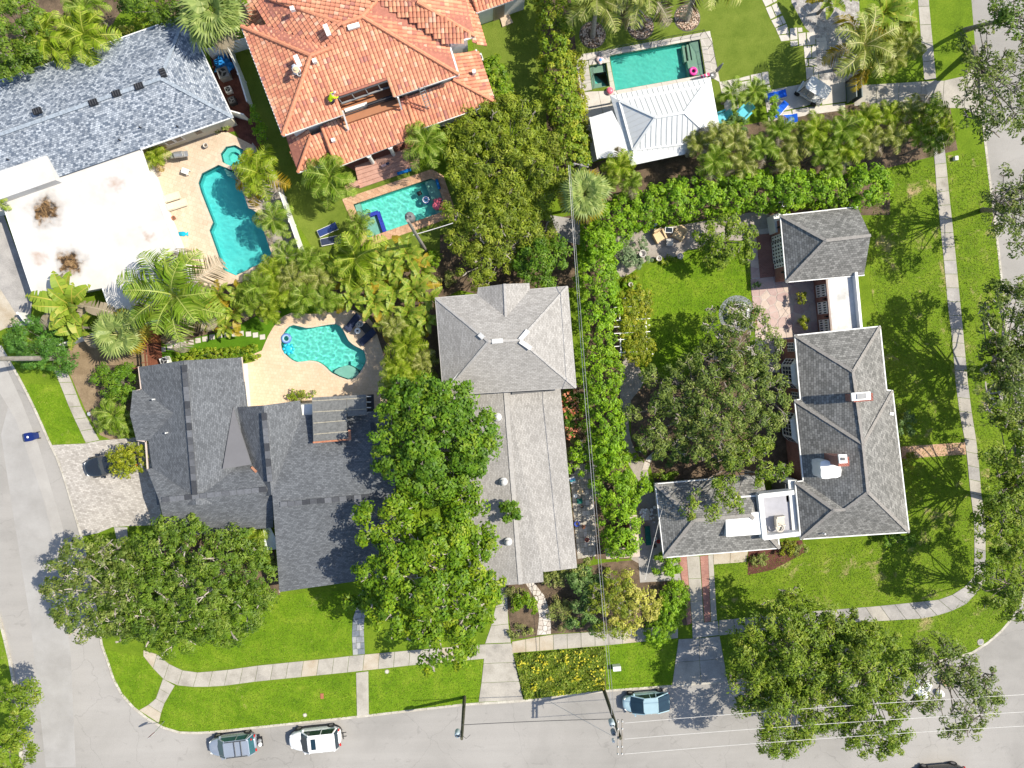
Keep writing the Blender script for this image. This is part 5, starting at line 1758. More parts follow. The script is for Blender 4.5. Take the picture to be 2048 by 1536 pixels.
L_FIC = leafmat('ficus_lime', G((0.085, 0.186, 0.005), (0.155, 0.302, 0.006), (0.225, 0.380, 0.009), (0.310, 0.442, 0.019)))
L_HDG = leafmat('hedge_mixed', G((0.078, 0.155, 0.006), (0.155, 0.248, 0.009), (0.271, 0.333, 0.016), (0.465, 0.434, 0.046)))
L_YEL = leafmat('yellow_shrub', G((0.20, 0.24, 0.02), (0.36, 0.37, 0.05), (0.50, 0.47, 0.10), (0.58, 0.53, 0.18)))
L_YG = leafmat('yellow_green_shrub', G((0.100, 0.150, 0.004), (0.19, 0.235, 0.007), (0.28, 0.300, 0.012), (0.40, 0.37, 0.03)))
L_DRK = leafmat('dark_shrub', G((0.056, 0.117, 0.029), (0.105, 0.198, 0.042), (0.173, 0.278, 0.069), (0.278, 0.359, 0.139)))
L_GRY = leafmat('grey_green_shrub', G((0.081, 0.139, 0.051), (0.163, 0.243, 0.105), (0.256, 0.337, 0.173), (0.395, 0.441, 0.278)))
L_RED = leafmat('coral_flower', G((0.45, 0.10, 0.05), (0.55, 0.20, 0.10), (0.60, 0.30, 0.18)))
L_FLO = leafmat('yellow_flower', G((0.40, 0.36, 0.01), (0.55, 0.50, 0.02), (0.62, 0.56, 0.05)))
L_MIX = leafmat('weedy_bed', G((0.105, 0.127, 0.042), (0.198, 0.256, 0.047), (0.302, 0.325, 0.092), (0.463, 0.347, 0.186)))
L_JUN = leafmat('juniper', G((0.032, 0.098, 0.014), (0.068, 0.175, 0.022), (0.110, 0.250, 0.029), (0.160, 0.304, 0.045)))


def plant(name, label, cat, blobs, mat, leaves, clump, per, leaf, seed, group=None, trunk=True, bark=None, twigs=0, lo=-0.3, shell=0.6, base=None, part='crown', flat=0.6, tr=None):
    """A tree or shrub: crown (leaves) and trunk (with limbs) under one Empty."""
    cx = sum((b[0] for b in blobs), Vector()) / len(blobs)
    bp = base if base is not None else Vector((cx.x, cx.y, 0))
    t = thing(name, label, cat, bp, 0, group)
    pos, nr, tint, cc = crown_points(blobs, leaves, clump, per, seed, lo, shell, flat)
    pos[:, 2] = np.maximum(pos[:, 2], 0.05)
    link(part, leafmesh(part, pos, nr, leaf[0], leaf[1], tint, seed), mat, t)
    if trunk:
        r = random.Random(seed)
        zmin = min(b[0].z for b in blobs)
        zt = max(0.15, zmin * 0.75)
        g = MB()
        R0 = tr or max(0.05, 0.034 * max((b[0] - cx).length + b[1][0] for b in blobs))
        top = Vector((bp.x * 0.3 + cx.x * 0.7, bp.y * 0.3 + cx.y * 0.7, zt))
        g.tube([bp + Vector((0, 0, -0.05)), bp.lerp(top, 0.5) + Vector((r.uniform(-.1, .1), r.uniform(-.1, .1), 0)), top], [R0 * 1.5, R0 * 1.1, R0], 8)
        for b in blobs:
            c = b[0]
            st = bp.lerp(top, r.uniform(0.55, 1.0))
            m = st.lerp(c, 0.5) + Vector((r.uniform(-1, 1), r.uniform(-1, 1), 0.2)) * min(1.2, b[1][0])
            g.tube([st, m, c, c + Vector((r.uniform(-.4, .4) * b[1][0], r.uniform(-.4, .4) * b[1][0], b[1][2] * 0.5))], [R0 * 0.36, R0 * 0.22, R0 * 0.13, R0 * 0.07], 6)
            for _ in range(twigs):
                a = r.uniform(0, math.tau); el = r.uniform(0.1, 1.2)
                d = Vector((math.cos(a) * math.cos(el) * b[1][0], math.sin(a) * math.cos(el) * b[1][1], math.sin(el) * b[1][2]))
                e1 = c + d * 0.6 + Vector((r.uniform(-.2, .2), r.uniform(-.2, .2), 0.1))
                e2 = c + d * r.uniform(1.02, 1.2)
                g.tube([c, e1, e2], [R0 * 0.3, R0 * 0.26, 0.035], 4)
                for _k in range(2):
                    e3 = e1.lerp(e2, 0.4) + Vector((r.uniform(-.5, .5), r.uniform(-.5, .5), r.uniform(0, .3))) * b[1][0] * 0.6
                    g.tube([e1.lerp(e2, 0.3), e3], [R0 * 0.2, 0.03], 4)
        g.build('trunk', bark or M_BARK, t)
    return t


def tree(label, ells, mat, dens, clump, per, leaf, seed, cat='tree', name='tree', base=None, **kw):
    """ells: (px, py, rx, ry, ztop, zbot, n[, rot])."""
    blobs, area = [], 0
    for i, e in enumerate(ells):
        blobs += dome(*e[:6], e[6], seed * 31 + i, rot=e[7] if len(e) > 7 else 0.0)
        area += math.pi * e[2] * e[3] * S(e[4]) ** 2
    bp = P(*base, 0) if base else None
    return plant(name, label, cat, blobs, mat, int(dens * area), clump, per, leaf, seed, base=bp, **kw)


def hedge(label, line, rpx, z, mat, dens, clump, per, leaf, seed, cat='hedge', name='hedge', zf=0.55, group=None, box=True, twigs=0):
    """Clipped or loose hedge along a px line."""
    r = random.Random(seed)
    tot = sum(math.hypot(line[i][0] - line[i - 1][0], line[i][1] - line[i - 1][1]) for i in range(1, len(line)))
    n = max(2, int(tot / (rpx * 0.75)))
    blobs = []
    for x, y in resample(line, n):
        R_ = rpx * S(z) * r.uniform(0.88, 1.12)
        h = z * r.uniform(0.93, 1.05)
        blobs.append((P(x + r.uniform(-.15, .15) * rpx, y + r.uniform(-.15, .15) * rpx, h * zf), (R_, R_, h * (1 - zf))))
    area = (tot * 2 * rpx + math.pi * rpx ** 2) * S(z) ** 2
    return plant(name, label, cat, blobs, mat, int(dens * area), clump, per, leaf, seed, group, part='foliage', bark=M_BARKB, twigs=twigs, tr=0.05, lo=-0.6)


# ---------------------------------------------------------------- palm fronds (shared meshes)
def facemesh(name, V, Fc, T):
    me = bpy.data.meshes.new(name)
    me.from_pydata([tuple(p) for p in V], [], Fc)
    a = me.attributes.new('tint', 'FLOAT', 'FACE')
    a.data.foreach_set('value', [min(1, max(0, x)) for x in T])
    me.update()
    return me


def pinnate(seed, a0=50, a1=-45, n=30, ll=0.34, wid=0.023, hang=0.45, tint=0.5, sweep=50):
    """Feather frond of unit length along +X."""
    r = random.Random(seed)
    V, Fc, T = [], [], []
    pts = []
    p = Vector((0, 0, 0))
    side = 0.0
    K = 12
    for i in range(K + 1):
        s = i / K
        pts.append(p.copy())
        a = math.radians(a0 + (a1 - a0) * s ** 0.9)
        side += r.uniform(-.02, .02)
        p = p + Vector((math.cos(a), side, math.sin(a))) / K
    for i in range(K):
        w = 0.012 * (1 - i / K) + 0.003
        b = len(V)
        V += [pts[i] + Vector((0, -w, 0.004)), pts[i] + Vector((0, w, 0.004)), pts[i + 1] + Vector((0, w * .9, 0.004)), pts[i + 1] + Vector((0, -w * .9, 0.004))]
        Fc.append((b, b + 1, b + 2, b + 3)); T.append(0.95)
    for i in range(n):
        s = 0.12 + 0.88 * (i + 0.5) / n
        j = min(K - 1, int(s * K)); f = s * K - j
        q = pts[j].lerp(pts[j + 1], f)
        d = (pts[j + 1] - pts[j]).normalized()
        up = Vector((0, 0, 1)); sd = d.cross(up).normalized(); nn = sd.cross(d)
        L = ll * (math.sin(math.pi * min(1, s * 0.86 + 0.12)) ** 0.7) * r.uniform(0.85, 1.1)
        for sg in (-1, 1):
            sw = math.radians(sweep + 20 * s + r.uniform(-8, 8))
            dr = (sd * sg * math.sin(sw) + d * math.cos(sw) + nn * r.uniform(-.1, .22)).normalized()
            m = q + dr * L * 0.5
            e = q + dr * L * 0.95 + Vector((0, 0, -hang * L * r.uniform(0.7, 1.2)))
            wv = d * wid * 0.5
            b = len(V)
            V += [q - wv * 0.6, q + wv * 0.6, m + wv, e, m - wv]
            Fc.append((b, b + 1, b + 2, b + 3, b + 4)); T.append(tint + r.uniform(-.22, .22) + 0.12 * s)
    return facemesh('pinnate_frond', V, Fc, T)


def fanleaf(seed, tint=0.5, n=26, span=310):
    """Fan leaf: stalk then radiating blades, unit reach along +X."""
    r = random.Random(seed)
    V, Fc, T = [], [], []
    V += [(0, -.012, 0), (0, .012, 0), (0.5, .008, 0.16), (0.5, -.008, 0.16)]
    Fc.append((0, 1, 2, 3)); T.append(0.9)
    c = Vector((0.5, 0, 0.16))
    for i in range(n):
        a = math.radians(-span / 2 + span * i / (n - 1))
        L = 0.5 * (0.72 + 0.28 * math.cos(a / 2)) * r.uniform(0.88, 1.08)
        d = Vector((math.cos(a), math.sin(a), 0.12))
        s = Vector((-math.sin(a), math.cos(a), 0)) * 0.032
        e = c + d * L + Vector((0, 0, -0.16 * r.uniform(0.6, 1.5)))
        m = c + d * L * 0.55
        b = len(V)
        V += [c, m - s, e, m + s]
        Fc.append((b, b + 1, b + 2, b + 3)); T.append(tint + r.uniform(-.25, .25))
    return facemesh('fan_leaf', V, Fc, T)


def paddle(seed, tint=0.5, a0=62, a1=-30, w=0.155, torn=0.4):
    """Banana-like leaf: stalk, midrib and a long blade with tears."""
    r = random.Random(seed)
    V, Fc, T = [], [], []
    pts = []
    p = Vector((0, 0, 0)); K = 14
    for i in range(K + 1):
        s = i / K
        pts.append(p.copy())
        a = math.radians(a0 + (a1 - a0) * s)
        p = p + Vector((math.cos(a), 0, math.sin(a))) / K
    for i in range(K):
        w0 = 0.014 * (1 - i / K) + 0.004
        b = len(V)
        V += [pts[i] + Vector((0, -w0, .006)), pts[i] + Vector((0, w0, .006)), pts[i + 1] + Vector((0, w0, .006)), pts[i + 1] + Vector((0, -w0, .006))]
        Fc.append((b, b + 1, b + 2, b + 3)); T.append(0.9)
    prof = lambda s: w * math.sin(math.pi * min(1, max(0.0, (s - 0.30) / 0.70)) ** 0.75) ** 0.6 if s > 0.30 else 0.0
    for sg in (-1, 1):
        for i in range(4, K):
            s0, s1 = i / K, (i + 1) / K
            w0, w1 = prof(s0), prof(s1)
            tear = r.uniform(0, 0.03) if r.random() < torn else 0
            q = 0.35 + 0.35 * r.random()
            up = 0.30 if r.random() > 0.25 else -0.1
            b = len(V)
            V += [pts[i], pts[i + 1], pts[i + 1] + Vector((-tear, sg * w1, w1 * up)), pts[i] + Vector((tear, sg * w0, w0 * up))]
            Fc.append((b, b + 1, b + 2, b + 3)); T.append(tint + r.uniform(-.12, .12) + (0.25 if r.random() < 0.06 else 0))
    return facemesh('paddle_leaf', V, Fc, T)


def frondmat(name, stops):
    m = leafmat(name, stops, 0.3, 0.5, 0.12)
    return m


F_GRN = frondmat('frond_green', G((0.056, 0.131, 0.009), (0.131, 0.244, 0.015), (0.231, 0.331, 0.031), (0.450, 0.500, 0.125)))
F_LIM = frondmat('frond_lime', G((0.081, 0.150, 0.007), (0.175, 0.281, 0.013), (0.294, 0.388, 0.025), (0.525, 0.525, 0.100)))
F_OLV = frondmat('frond_olive', G((0.093, 0.137, 0.023), (0.201, 0.259, 0.040), (0.345, 0.381, 0.086), (0.604, 0.546, 0.259)))
F_DRY = frondmat('frond_dry', G((0.16, 0.125, 0.08), (0.27, 0.22, 0.15), (0.36, 0.30, 0.22), (0.42, 0.36, 0.27)))
F_YEL = frondmat('frond_yellow', G((0.13, 0.12, 0.006), (0.26, 0.22, 0.010), (0.40, 0.29, 0.02), (0.48, 0.31, 0.04)))
F_FAN = frondmat('fan_green', G((0.077, 0.131, 0.031), (0.179, 0.253, 0.057), (0.310, 0.378, 0.106), (0.581, 0.561, 0.253)))
F_PAD = frondmat('paddle_green', G((0.075, 0.150, 0.010), (0.163, 0.263, 0.018), (0.281, 0.356, 0.035), (0.550, 0.425, 0.088)))

FR = {'pin': [pinnate(k, 48, -50) for k in range(3)], 'are': [pinnate(10 + k, 66, -38, 24, 0.36, 0.03, 0.35) for k in range(3)],
      'fan': [fanleaf(k) for k in range(3)], 'pad': [paddle(k) for k in range(4)],
      'date': [pinnate(20 + k, 40, -25, 34, 0.20, 0.022, 0.15, sweep=40) for k in range(2)]}
_fcache = {}


def fmesh(kind, k, mat):
    key = (kind, k, mat.name)
    if key not in _fcache:
        me = FR[kind][k].copy()
        me.materials.append(mat)
        _fcache[key] = me
    return _fcache[key]


def palm(label, px, py, rpx, zc, kind='pin', mat=None, n=15, seed=0, base=None, group=None, cat='palm', name='palm_tree', dry=0, dmat=None, trunk=0.11, lift=1.0, part='frond', bark=None):
    """Palm or big-leaved plant: trunk plus separate fronds that share meshes."""
    r = random.Random(seed)
    C = P(px, py, zc)
    B = P(*base, 0) if base else Vector((C.x, C.y, 0))
    t = thing(name, label, cat, B, 0, group)
    R_ = rpx * S(zc)
    rel = C - B
    if trunk:
        g = MB()
        mid = rel * 0.5 + Vector((rel.x * 0.1, rel.y * 0.1, 0))
        g.tube([Vector((0, 0, -0.05)), mid, rel], [trunk * 1.5, trunk, trunk * 0.9], 8)
        g.build('trunk', bark or M_BARK, t, world=False)
    ga = r.uniform(0, math.tau)
    for i in range(n):
        u = (i + 0.5) / n
        az = ga + i * 2.39996 + r.uniform(-.25, .25)
        pit = math.radians((1 - u) * 42 - 14 * u) * lift
        m = mat
        if dmat is not None and i >= n - dry: m = dmat; pit -= math.radians(12)
        o = bpy.data.objects.new(part, fmesh(kind, r.randrange(len(FR[kind])), m))
        COL.objects.link(o)
        o.parent = t
        o.location = rel + Vector((r.uniform(-.05, .05), r.uniform(-.05, .05), r.uniform(-.15, .1)))
        o.rotation_euler = (r.uniform(-.35, .35), -pit, az)
        k = R_ * 1.22 * r.uniform(0.82, 1.06) * (0.8 + 0.2 * u)
        o.scale = (k, k, k)
    return t


def clumps(label, spots, kind, mat, group, cat, name, n=12, zc=1.6, r0=34, seed=0, dry=0, dmat=None, part='frond', trunk=0.06, mats=None):
    for i, s in enumerate(spots):
        x, y = s[0], s[1]
        rr = s[2] if len(s) > 2 else r0
        zz = s[3] if len(s) > 3 else zc
        q = random.Random(seed * 100 + i)
        m = q.choice(mats) if mats else mat
        palm(label, x, y, rr * q.uniform(.9, 1.1), zz * q.uniform(.85, 1.15), kind, m, n, seed * 100 + i, None, group, cat, name, dry, dmat, trunk, part=part)


# ---------------------------------------------------------------- trees
OAK = dict(clump=0.50, per=34, leaf=(0.30, 0.11))
tree('spreading oak with pale bare twigs reaching over the road beside the paver driveway', [(215, 1175, 122, 105, 6.0, 2.6, 14)], L_OAKG, 170, seed=1, twigs=4, bark=M_BARKP, base=(285, 1195), **OAK)
tree('dense oak crown on the front lawn below the dark shingled roof', [(385, 1165, 165, 125, 6.5, 2.8, 19), (330, 1250, 110, 55, 5.0, 2.5, 6)], L_OAK, 200, seed=2, twigs=1, bark=M_BARKP, base=(390, 1190), **OAK)
BRO = dict(clump=0.68, per=60, leaf=(0.32, 0.18))
tree('bright broad-leaved tree rising between the dark roof and the long grey wing', [(865, 875, 122, 112, 10.5, 6.0, 15), (950, 870, 45, 50, 7.5, 5.0, 4), (800, 800, 48, 50, 8.0, 5.0, 4), (900, 975, 70, 40, 7.5, 5, 4)], L_BRTD, 190, seed=3, twigs=1, base=(845, 930), **BRO)
tree('bright yellow-green tree overhanging the slate path and the pavement', [(860, 1160, 140, 125, 11.0, 6.0, 18), (785, 1060, 78, 62, 9.0, 6.0, 6), (940, 1060, 55, 75, 8.2, 5.2, 6), (875, 1285, 72, 55, 7.5, 4.5, 6), (725, 1185, 34, 26, 6.0, 4.5, 3)], L_BRT, 185, seed=4, twigs=2, bark=M_BARKP, base=(850, 1150), **BRO)
tree('small leafy sprig poking up over the long grey wing roof', [(1025, 1022, 27, 22, 5.0, 4.3, 4)], L_BRTD, 230, seed=5, base=(985, 1060), tr=0.05, clump=0.4, per=26, leaf=(0.3, 0.16))
FEA = dict(clump=0.62, per=52, leaf=(0.34, 0.09))
tree('tall feathery olive tree beside the coral pool', [(988, 300, 106, 100, 5.0, 1.8, 14), (1060, 340, 75, 80, 5.2, 2.6, 7), (1030, 245, 70, 50, 5.0, 2.6, 5)], L_OLV, 200, seed=6, twigs=1, base=(1010, 420), **FEA)
tree('feathery olive tree over the shaded bed behind the hip roof', [(1000, 450, 115, 85, 5.0, 2.0, 13), (960, 540, 55, 42, 4.0, 2.0, 5)], L_OLV, 200, seed=7, twigs=1, base=(1030, 500), bark=M_BARKP, **FEA)
tree('small bright green tree touching the corner of the hip roof', [(1092, 525, 58, 52, 5.5, 2.5, 8)], L_BRTD, 230, seed=8, clump=0.5, per=28, leaf=(0.28, 0.11))
tree('olive oak over the dark garden bed between lawn and brick house', [(1450, 810, 120, 120, 7.5, 3.5, 16), (1340, 820, 85, 95, 6.0, 3.0, 9)], L_OAKG, 150, seed=9, twigs=3, base=(1470, 830), **OAK)
tree('slender grey-twigged oak beside the round fountain', [(1480, 690, 82, 80, 7.0, 3.2, 10), (1450, 640, 48, 40, 6.0, 3.2, 4)], L_OAKG, 120, seed=10, twigs=7, bark=M_BARKP, base=(1440, 750), **OAK)
tree('oak bough with bare branches lying over the wing roof', [(1425, 1010, 58, 48, 6.6, 4.8, 5), (1510, 930, 80, 48, 6.8, 4.0, 7)], L_OAKY, 110, seed=11, twigs=6, bark=M_BARK, base=(1470, 900), **OAK)
tree('light green citrus tree at the edge of the garden lawn', [(1452, 482, 62, 55, 4.6, 2.0, 9)], L_OAKY, 200, seed=12, twigs=2, base=(1450, 490), clump=0.4, per=24, leaf=(0.26, 0.12))
RO = dict(clump=0.55, per=38, leaf=(0.30, 0.11))
tree('oak over the driveway mouth in the upper corner of the street', [(2010, 195, 100, 90, 10, 5, 13), (1945, 85, 46, 40, 6.5, 4, 4)], L_OAKG, 100, seed=13, twigs=2, base=(1948, 95), **RO)
tree('oak leaning over the street at the top of the side verge', [(2060, 20, 90, 70, 10, 5, 9)], L_OAK, 120, seed=14, twigs=3, base=(1930, 60), **RO)
tree('thin oak crown half over the asphalt facing the garage gable', [(2060, 415, 85, 100, 10, 5, 11), (2010, 400, 40, 34, 8, 5, 4)], L_OAKG, 80, seed=15, twigs=4, base=(1965, 420), **RO)
tree('grey-twigged oak on the side verge facing the flat roof link', [(2045, 640, 100, 90, 9, 4.5, 12), (2050, 775, 115, 90, 9, 4.5, 13)], L_OAKG, 165, seed=16, twigs=4, bark=M_BARKP, base=(1975, 740), **RO)
tree('oak on the side verge facing the peach stone path', [(2060, 900, 95, 85, 9, 4.5, 10), (2050, 1040, 100, 95, 9, 4.5, 13)], L_OAKY, 170, seed=17, twigs=2, base=(1990, 1000), **RO)
tree('oak at the curve of the corner pavement', [(2030, 1160, 90, 75, 8, 4, 11)], L_OAKY, 165, seed=18, twigs=2, base=(2010, 1190), **RO)
tree('broad oak over the verge beside the concrete driveway', [(1595, 1300, 135, 95, 9.0, 4.5, 16), (1560, 1210, 58, 48, 7, 4, 5), (1680, 1270, 70, 50, 7, 4, 5)], L_OAKY, 200, seed=20, twigs=2, base=(1600, 1310), **RO)
tree('oak with boughs hanging over the street under the power lines', [(1565, 1425, 95, 80, 9, 4.5, 11), (1510, 1370, 62, 48, 8, 4.5, 5), (1650, 1400, 60, 60, 8, 4.5, 6)], L_OAKY, 160, seed=21, twigs=4, base=(1640, 1335), **RO)
tree('dark dense oak beside the heap of white bags on the street', [(1725, 1340, 110, 95, 9.5, 4.5, 14), (1750, 1450, 78, 65, 8.5, 4.5, 9), (1815, 1360, 60, 60, 8, 4.5, 5)], L_OAKY, 180, seed=22, twigs=2, base=(1720, 1325), **RO)
tree('sparse grey oak on the corner verge with thin boughs over the asphalt', [(1870, 1320, 85, 50, 8.5, 4.5, 7), (1915, 1390, 85, 80, 9, 5, 9)], L_OAKG, 95, seed=23, twigs=5, base=(1860, 1300), **RO)
tree('leafy tree on the far verge by the lower corner of the road', [(40, 1395, 45, 55, 6, 3, 6)], L_OAKY, 150, seed=24, twigs=3, base=(5, 1400), **RO)
tree('leafy tree at the very corner of the far verge', [(15, 1500, 55, 50, 6, 3, 6)], L_OAKY, 160, seed=25, twigs=2, base=(-5, 1510), **RO)
tree('dark garden tree above the blue shingled roof', [(25, 70, 70, 85, 6.5, 3, 9)], L_OAK, 170, seed=26, twigs=2, **RO)
tree('bushy tree behind the blue shingled roof near the tall fan palm', [(290, 10, 75, 45, 5, 2, 6)], L_OAK, 150, seed=27, **RO)

# ---------------------------------------------------------------- hedges and shrubs
FIC = dict(clump=0.46, per=40, leaf=(0.27, 0.12))
hedge('tall clipped hedge of mixed green leaves beside the turf side yard', [(1100, -30), (1112, 120), (1130, 240), (1142, 325)], 34, 4.2, L_HDG, 260, seed=31, clump=0.42, per=26, leaf=(0.27, 0.13))
hedge('low yellowish hedge strip along the white pool deck', [(1152, 110), (1160, 200), (1168, 290)], 13, 1.6, L_YG, 260, seed=32, clump=0.3, per=22, leaf=(0.2, 0.1))
hedge('bright green shrub row beside the orange roof corner', [(985, 145), (1000, 200), (985, 250)], 26, 2.6, L_BRT, 260, seed=33, clump=0.42, per=26, leaf=(0.27, 0.14), cat='shrub', name='shrub_row')
hedge('bright lime ficus screen below the cabana palms', [(1195, 470), (1250, 430), (1320, 405), (1400, 395), (1480, 385), (1560, 385), (1640, 380), (1740, 370)], 42, 4.2, L_FIC, 240, seed=34, twigs=1, **FIC)
hedge('tall bright lime hedge running down beside the power line', [(1195, 490), (1192, 570), (1196, 650), (1200, 740), (1205, 830), (1212, 900)], 40, 4.5, L_FIC, 240, seed=35, twigs=1, **FIC)
hedge('lime hedge growing over the tan shed beside the white terrace', [(1225, 930), (1238, 1000), (1235, 1080)], 42, 3.8, L_FIC, 240, seed=36, twigs=2, **FIC)
tree('rounded lime shrub above the side passage table', [(1275, 975, 26, 30, 3.4, 1.5, 4)], L_FIC, 260, seed=37, cat='shrub', name='shrub', **FIC)
hedge('neat low hedge along the back of the dark shingled roof', [(362, 714), (420, 710), (508, 705)], 13, 1.3, L_HDG, 320, seed=38, clump=0.24, per=22, leaf=(0.17, 0.09))
tree('low round bush against the dark roof terrace edge', [(602, 791, 30, 9, 0.9, 0.3, 6)], L_HDG, 320, seed=39, cat='shrub', name='shrub', clump=0.22, per=22, leaf=(0.17, 0.09))
tree('round clipped yellow-green bush half covering the black car', [(255, 918, 40, 37, 3.2, 1.4, 9)], L_YG, 330, seed=40, cat='shrub', name='shrub', clump=0.28, per=24, leaf=(0.19, 0.09))
tree('dark green juniper-like tree by the timber pole and side road', [(68, 682, 52, 50, 4.0, 1.6, 9), (118, 718, 34, 30, 3.0, 1.2, 5)], L_JUN, 300, seed=41, clump=0.4, per=30, leaf=(0.25, 0.07))
tree('bushy green shrub at the west corner of the dark shingled roof', [(232, 762, 46, 42, 2.6, 1.0, 8)], L_BRTD, 280, seed=42, cat='shrub', name='shrub', clump=0.36, per=24, leaf=(0.24, 0.08))
tree('round grey-green shrub growing round the tall stone planter', [(1271, 504, 36, 32, 1.9, 0.6, 9)], L_GRY, 330, seed=43, cat='shrub', name='shrub', clump=0.28, per=26, leaf=(0.2, 0.07))
hedge('vine covered pergola canopy at the lawn edge', [(1268, 612), (1270, 650), (1272, 695)], 38, 2.9, L_YG, 260, seed=44, clump=0.32, per=24, leaf=(0.22, 0.11), cat='vine', name='vine_canopy', zf=0.86)
tree('flowering shrub with coral blooms beside the grey wing wall', [(1143, 830, 22, 50, 2.2, 0.7, 8)], L_BRTD, 260, seed=45, cat='shrub', name='shrub', clump=0.35, per=20, leaf=(0.26, 0.15))
pos, nr, tt, cc = crown_points(dome(1143, 830, 20, 50, 2.4, 1.6, 8, 450), 260, 0.25, 4, 46, lo=0.3, shell=0.95)
o = link('coral_blossoms', leafmesh('coral_blossoms', pos, nr, 0.2, 0.17, tt, 3), L_RED); tag(o, 'coral red blossoms scattered over the shrub beside the grey wing', 'flowers', kind='stuff')
tree('loose shrub with bare twigs leaning over the white terrace', [(1180, 900, 42, 26, 3.0, 1.5, 6), (1150, 935, 30, 16, 2.0, 1.2, 3)], L_FIC, 140, seed=47, cat='shrub', name='shrub', twigs=4, bark=M_BARKP, **FIC)
tree('small brownish shrub in the narrow side garden', [(1140, 890, 16, 30, 1.4, 0.5, 4)], L_MIX, 200, seed=48, cat='shrub', name='shrub', clump=0.25, per=20, leaf=(0.2, 0.09))
tree('pale yellow flowering shrub on the front hedge corner', [(1258, 1205, 58, 62, 3.6, 1.5, 11)], L_YEL, 240, seed=49, cat='shrub', name='shrub', twigs=1, clump=0.4, per=24, leaf=(0.24, 0.12))
tree('olive tree with thin grey twigs over the front garden', [(1222, 1210, 48, 70, 4.2, 2.0, 8)], L_OLV, 130, seed=50, twigs=4, clump=0.4, per=24, leaf=(0.26, 0.08))
hedge('clipped bright hedge beside the brick driveway strip', [(1318, 1262), (1340, 1225), (1345, 1190)], 30, 1.9, L_FIC, 560, seed=51, clump=0.3, per=24, leaf=(0.2, 0.09))
tree('clipped round hedge at the top of the brick driveway', [(1333, 1130, 29, 26, 1.9, 0.7, 6)], L_FIC, 560, seed=52, cat='hedge', name='hedge', clump=0.3, per=24, leaf=(0.2, 0.09))
tree('dark shrub mass in the shade of the front garden', [(1165, 1180, 45, 45, 2.8, 1.0, 8), (1170, 1240, 40, 26, 2.2, 0.8, 5)], L_DRK, 230, seed=53, cat='shrub', name='shrub', clump=0.4, per=24, leaf=(0.25, 0.1))
tree('leafy shrub against the front corner of the grey wing', [(1120, 1155, 34, 18, 1.8, 0.7, 5), (1165, 1140, 30, 22, 2.2, 0.8, 4)], L_MIX, 230, seed=54, cat='shrub', name='shrub', clump=0.35, per=22, leaf=(0.24, 0.1))
tree('bright green shrub beside the white stone path', [(1050, 1212, 26, 24, 1.4, 0.5, 6)], L_BRT, 280, seed=55, cat='shrub', name='shrub', clump=0.3, per=22, leaf=(0.24, 0.12))
tree('brown and green groundcover shrub by the driveway top', [(1030, 1185, 20, 16, 0.8, 0.3, 4)], L_MIX, 240, seed=56, cat='shrub', name='shrub', clump=0.3, per=20, leaf=(0.2, 0.07))
tree('low shrub at the pavement end of the stone path bed', [(1040, 1262, 26, 14, 0.7, 0.3, 4)], L_MIX, 240, seed=57, cat='shrub', name='shrub', clump=0.3, per=20, leaf=(0.2, 0.08))
tree('spiky mixed shrub at the right edge of the stone path', [(1122, 1225, 24, 34, 1.2, 0.4, 6)], L_MIX, 240, seed=58, cat='shrub', name='shrub', clump=0.35, per=20, leaf=(0.28, 0.06))
tree('bright little bush in the shaded front garden', [(1158, 1243, 12, 12, 1.4, 0.6, 3)], L_BRT, 300, seed=59, cat='shrub', name='shrub', clump=0.25, per=20, leaf=(0.2, 0.1))
# weedy flower bed on the verge
r_ = np.random.default_rng(8)
bed = [(1028, 1310), (1210, 1295), (1210, 1380), (1050, 1399)]
pp = []
while len(pp) < 12000:
    x, y = r_.uniform(1026, 1212), r_.uniform(1294, 1400)
    if in_poly(x, y, bed):
        z = 0.12 + 0.28 * max(0, math.sin(x * 0.13) * math.cos(y * 0.17) + 0.5) * r_.uniform(.3, 1)
        pp.append(P(x, y, z))
pos = np.array([[p.x, p.y, p.z] for p in pp])
nr = r_.normal(size=pos.shape) * 0.5 + np.array([0, 0, 1.0])
o = link('ground_cover', leafmesh('ground_cover', pos, nr, 0.22, 0.10, r_.uniform(0, 1, len(pos)), 4), L_OAKY)
tag(o, 'weedy green ground cover filling the verge bed', 'ground cover', kind='stuff')
pp = []
for cxy in [(1080, 1315, 14), (1088, 1330, 12), (1075, 1340, 10), (1125, 1310, 22), (1140, 1325, 20), (1165, 1312, 26), (1180, 1330, 24), (1150, 1345, 20), (1200, 1345, 16), (1205, 1370, 14), (1045, 1325, 10), (1070, 1375, 12), (1150, 1360, 12), (1190, 1365, 16), (1100, 1360, 10), (1120, 1390, 10)]:
    for _ in range(14):
        x, y = r_.normal(cxy[0], cxy[2] * 0.5), r_.normal(cxy[1], cxy[2] * 0.4)
        if in_poly(x, y, bed): pp.append(P(x, y, r_.uniform(0.35, 0.6)))
pos = np.array([[p.x, p.y, p.z] for p in pp])
o = link('yellow_flowers', leafmesh('yellow_flowers', pos, r_.normal(size=pos.shape) * 0.3 + np.array([0, 0, 1.0]), 0.2, 0.16, r_.uniform(0, 1, len(pos)), 5), L_FLO)
tag(o, 'yellow flowers scattered over the verge bed', 'flowers', kind='stuff')
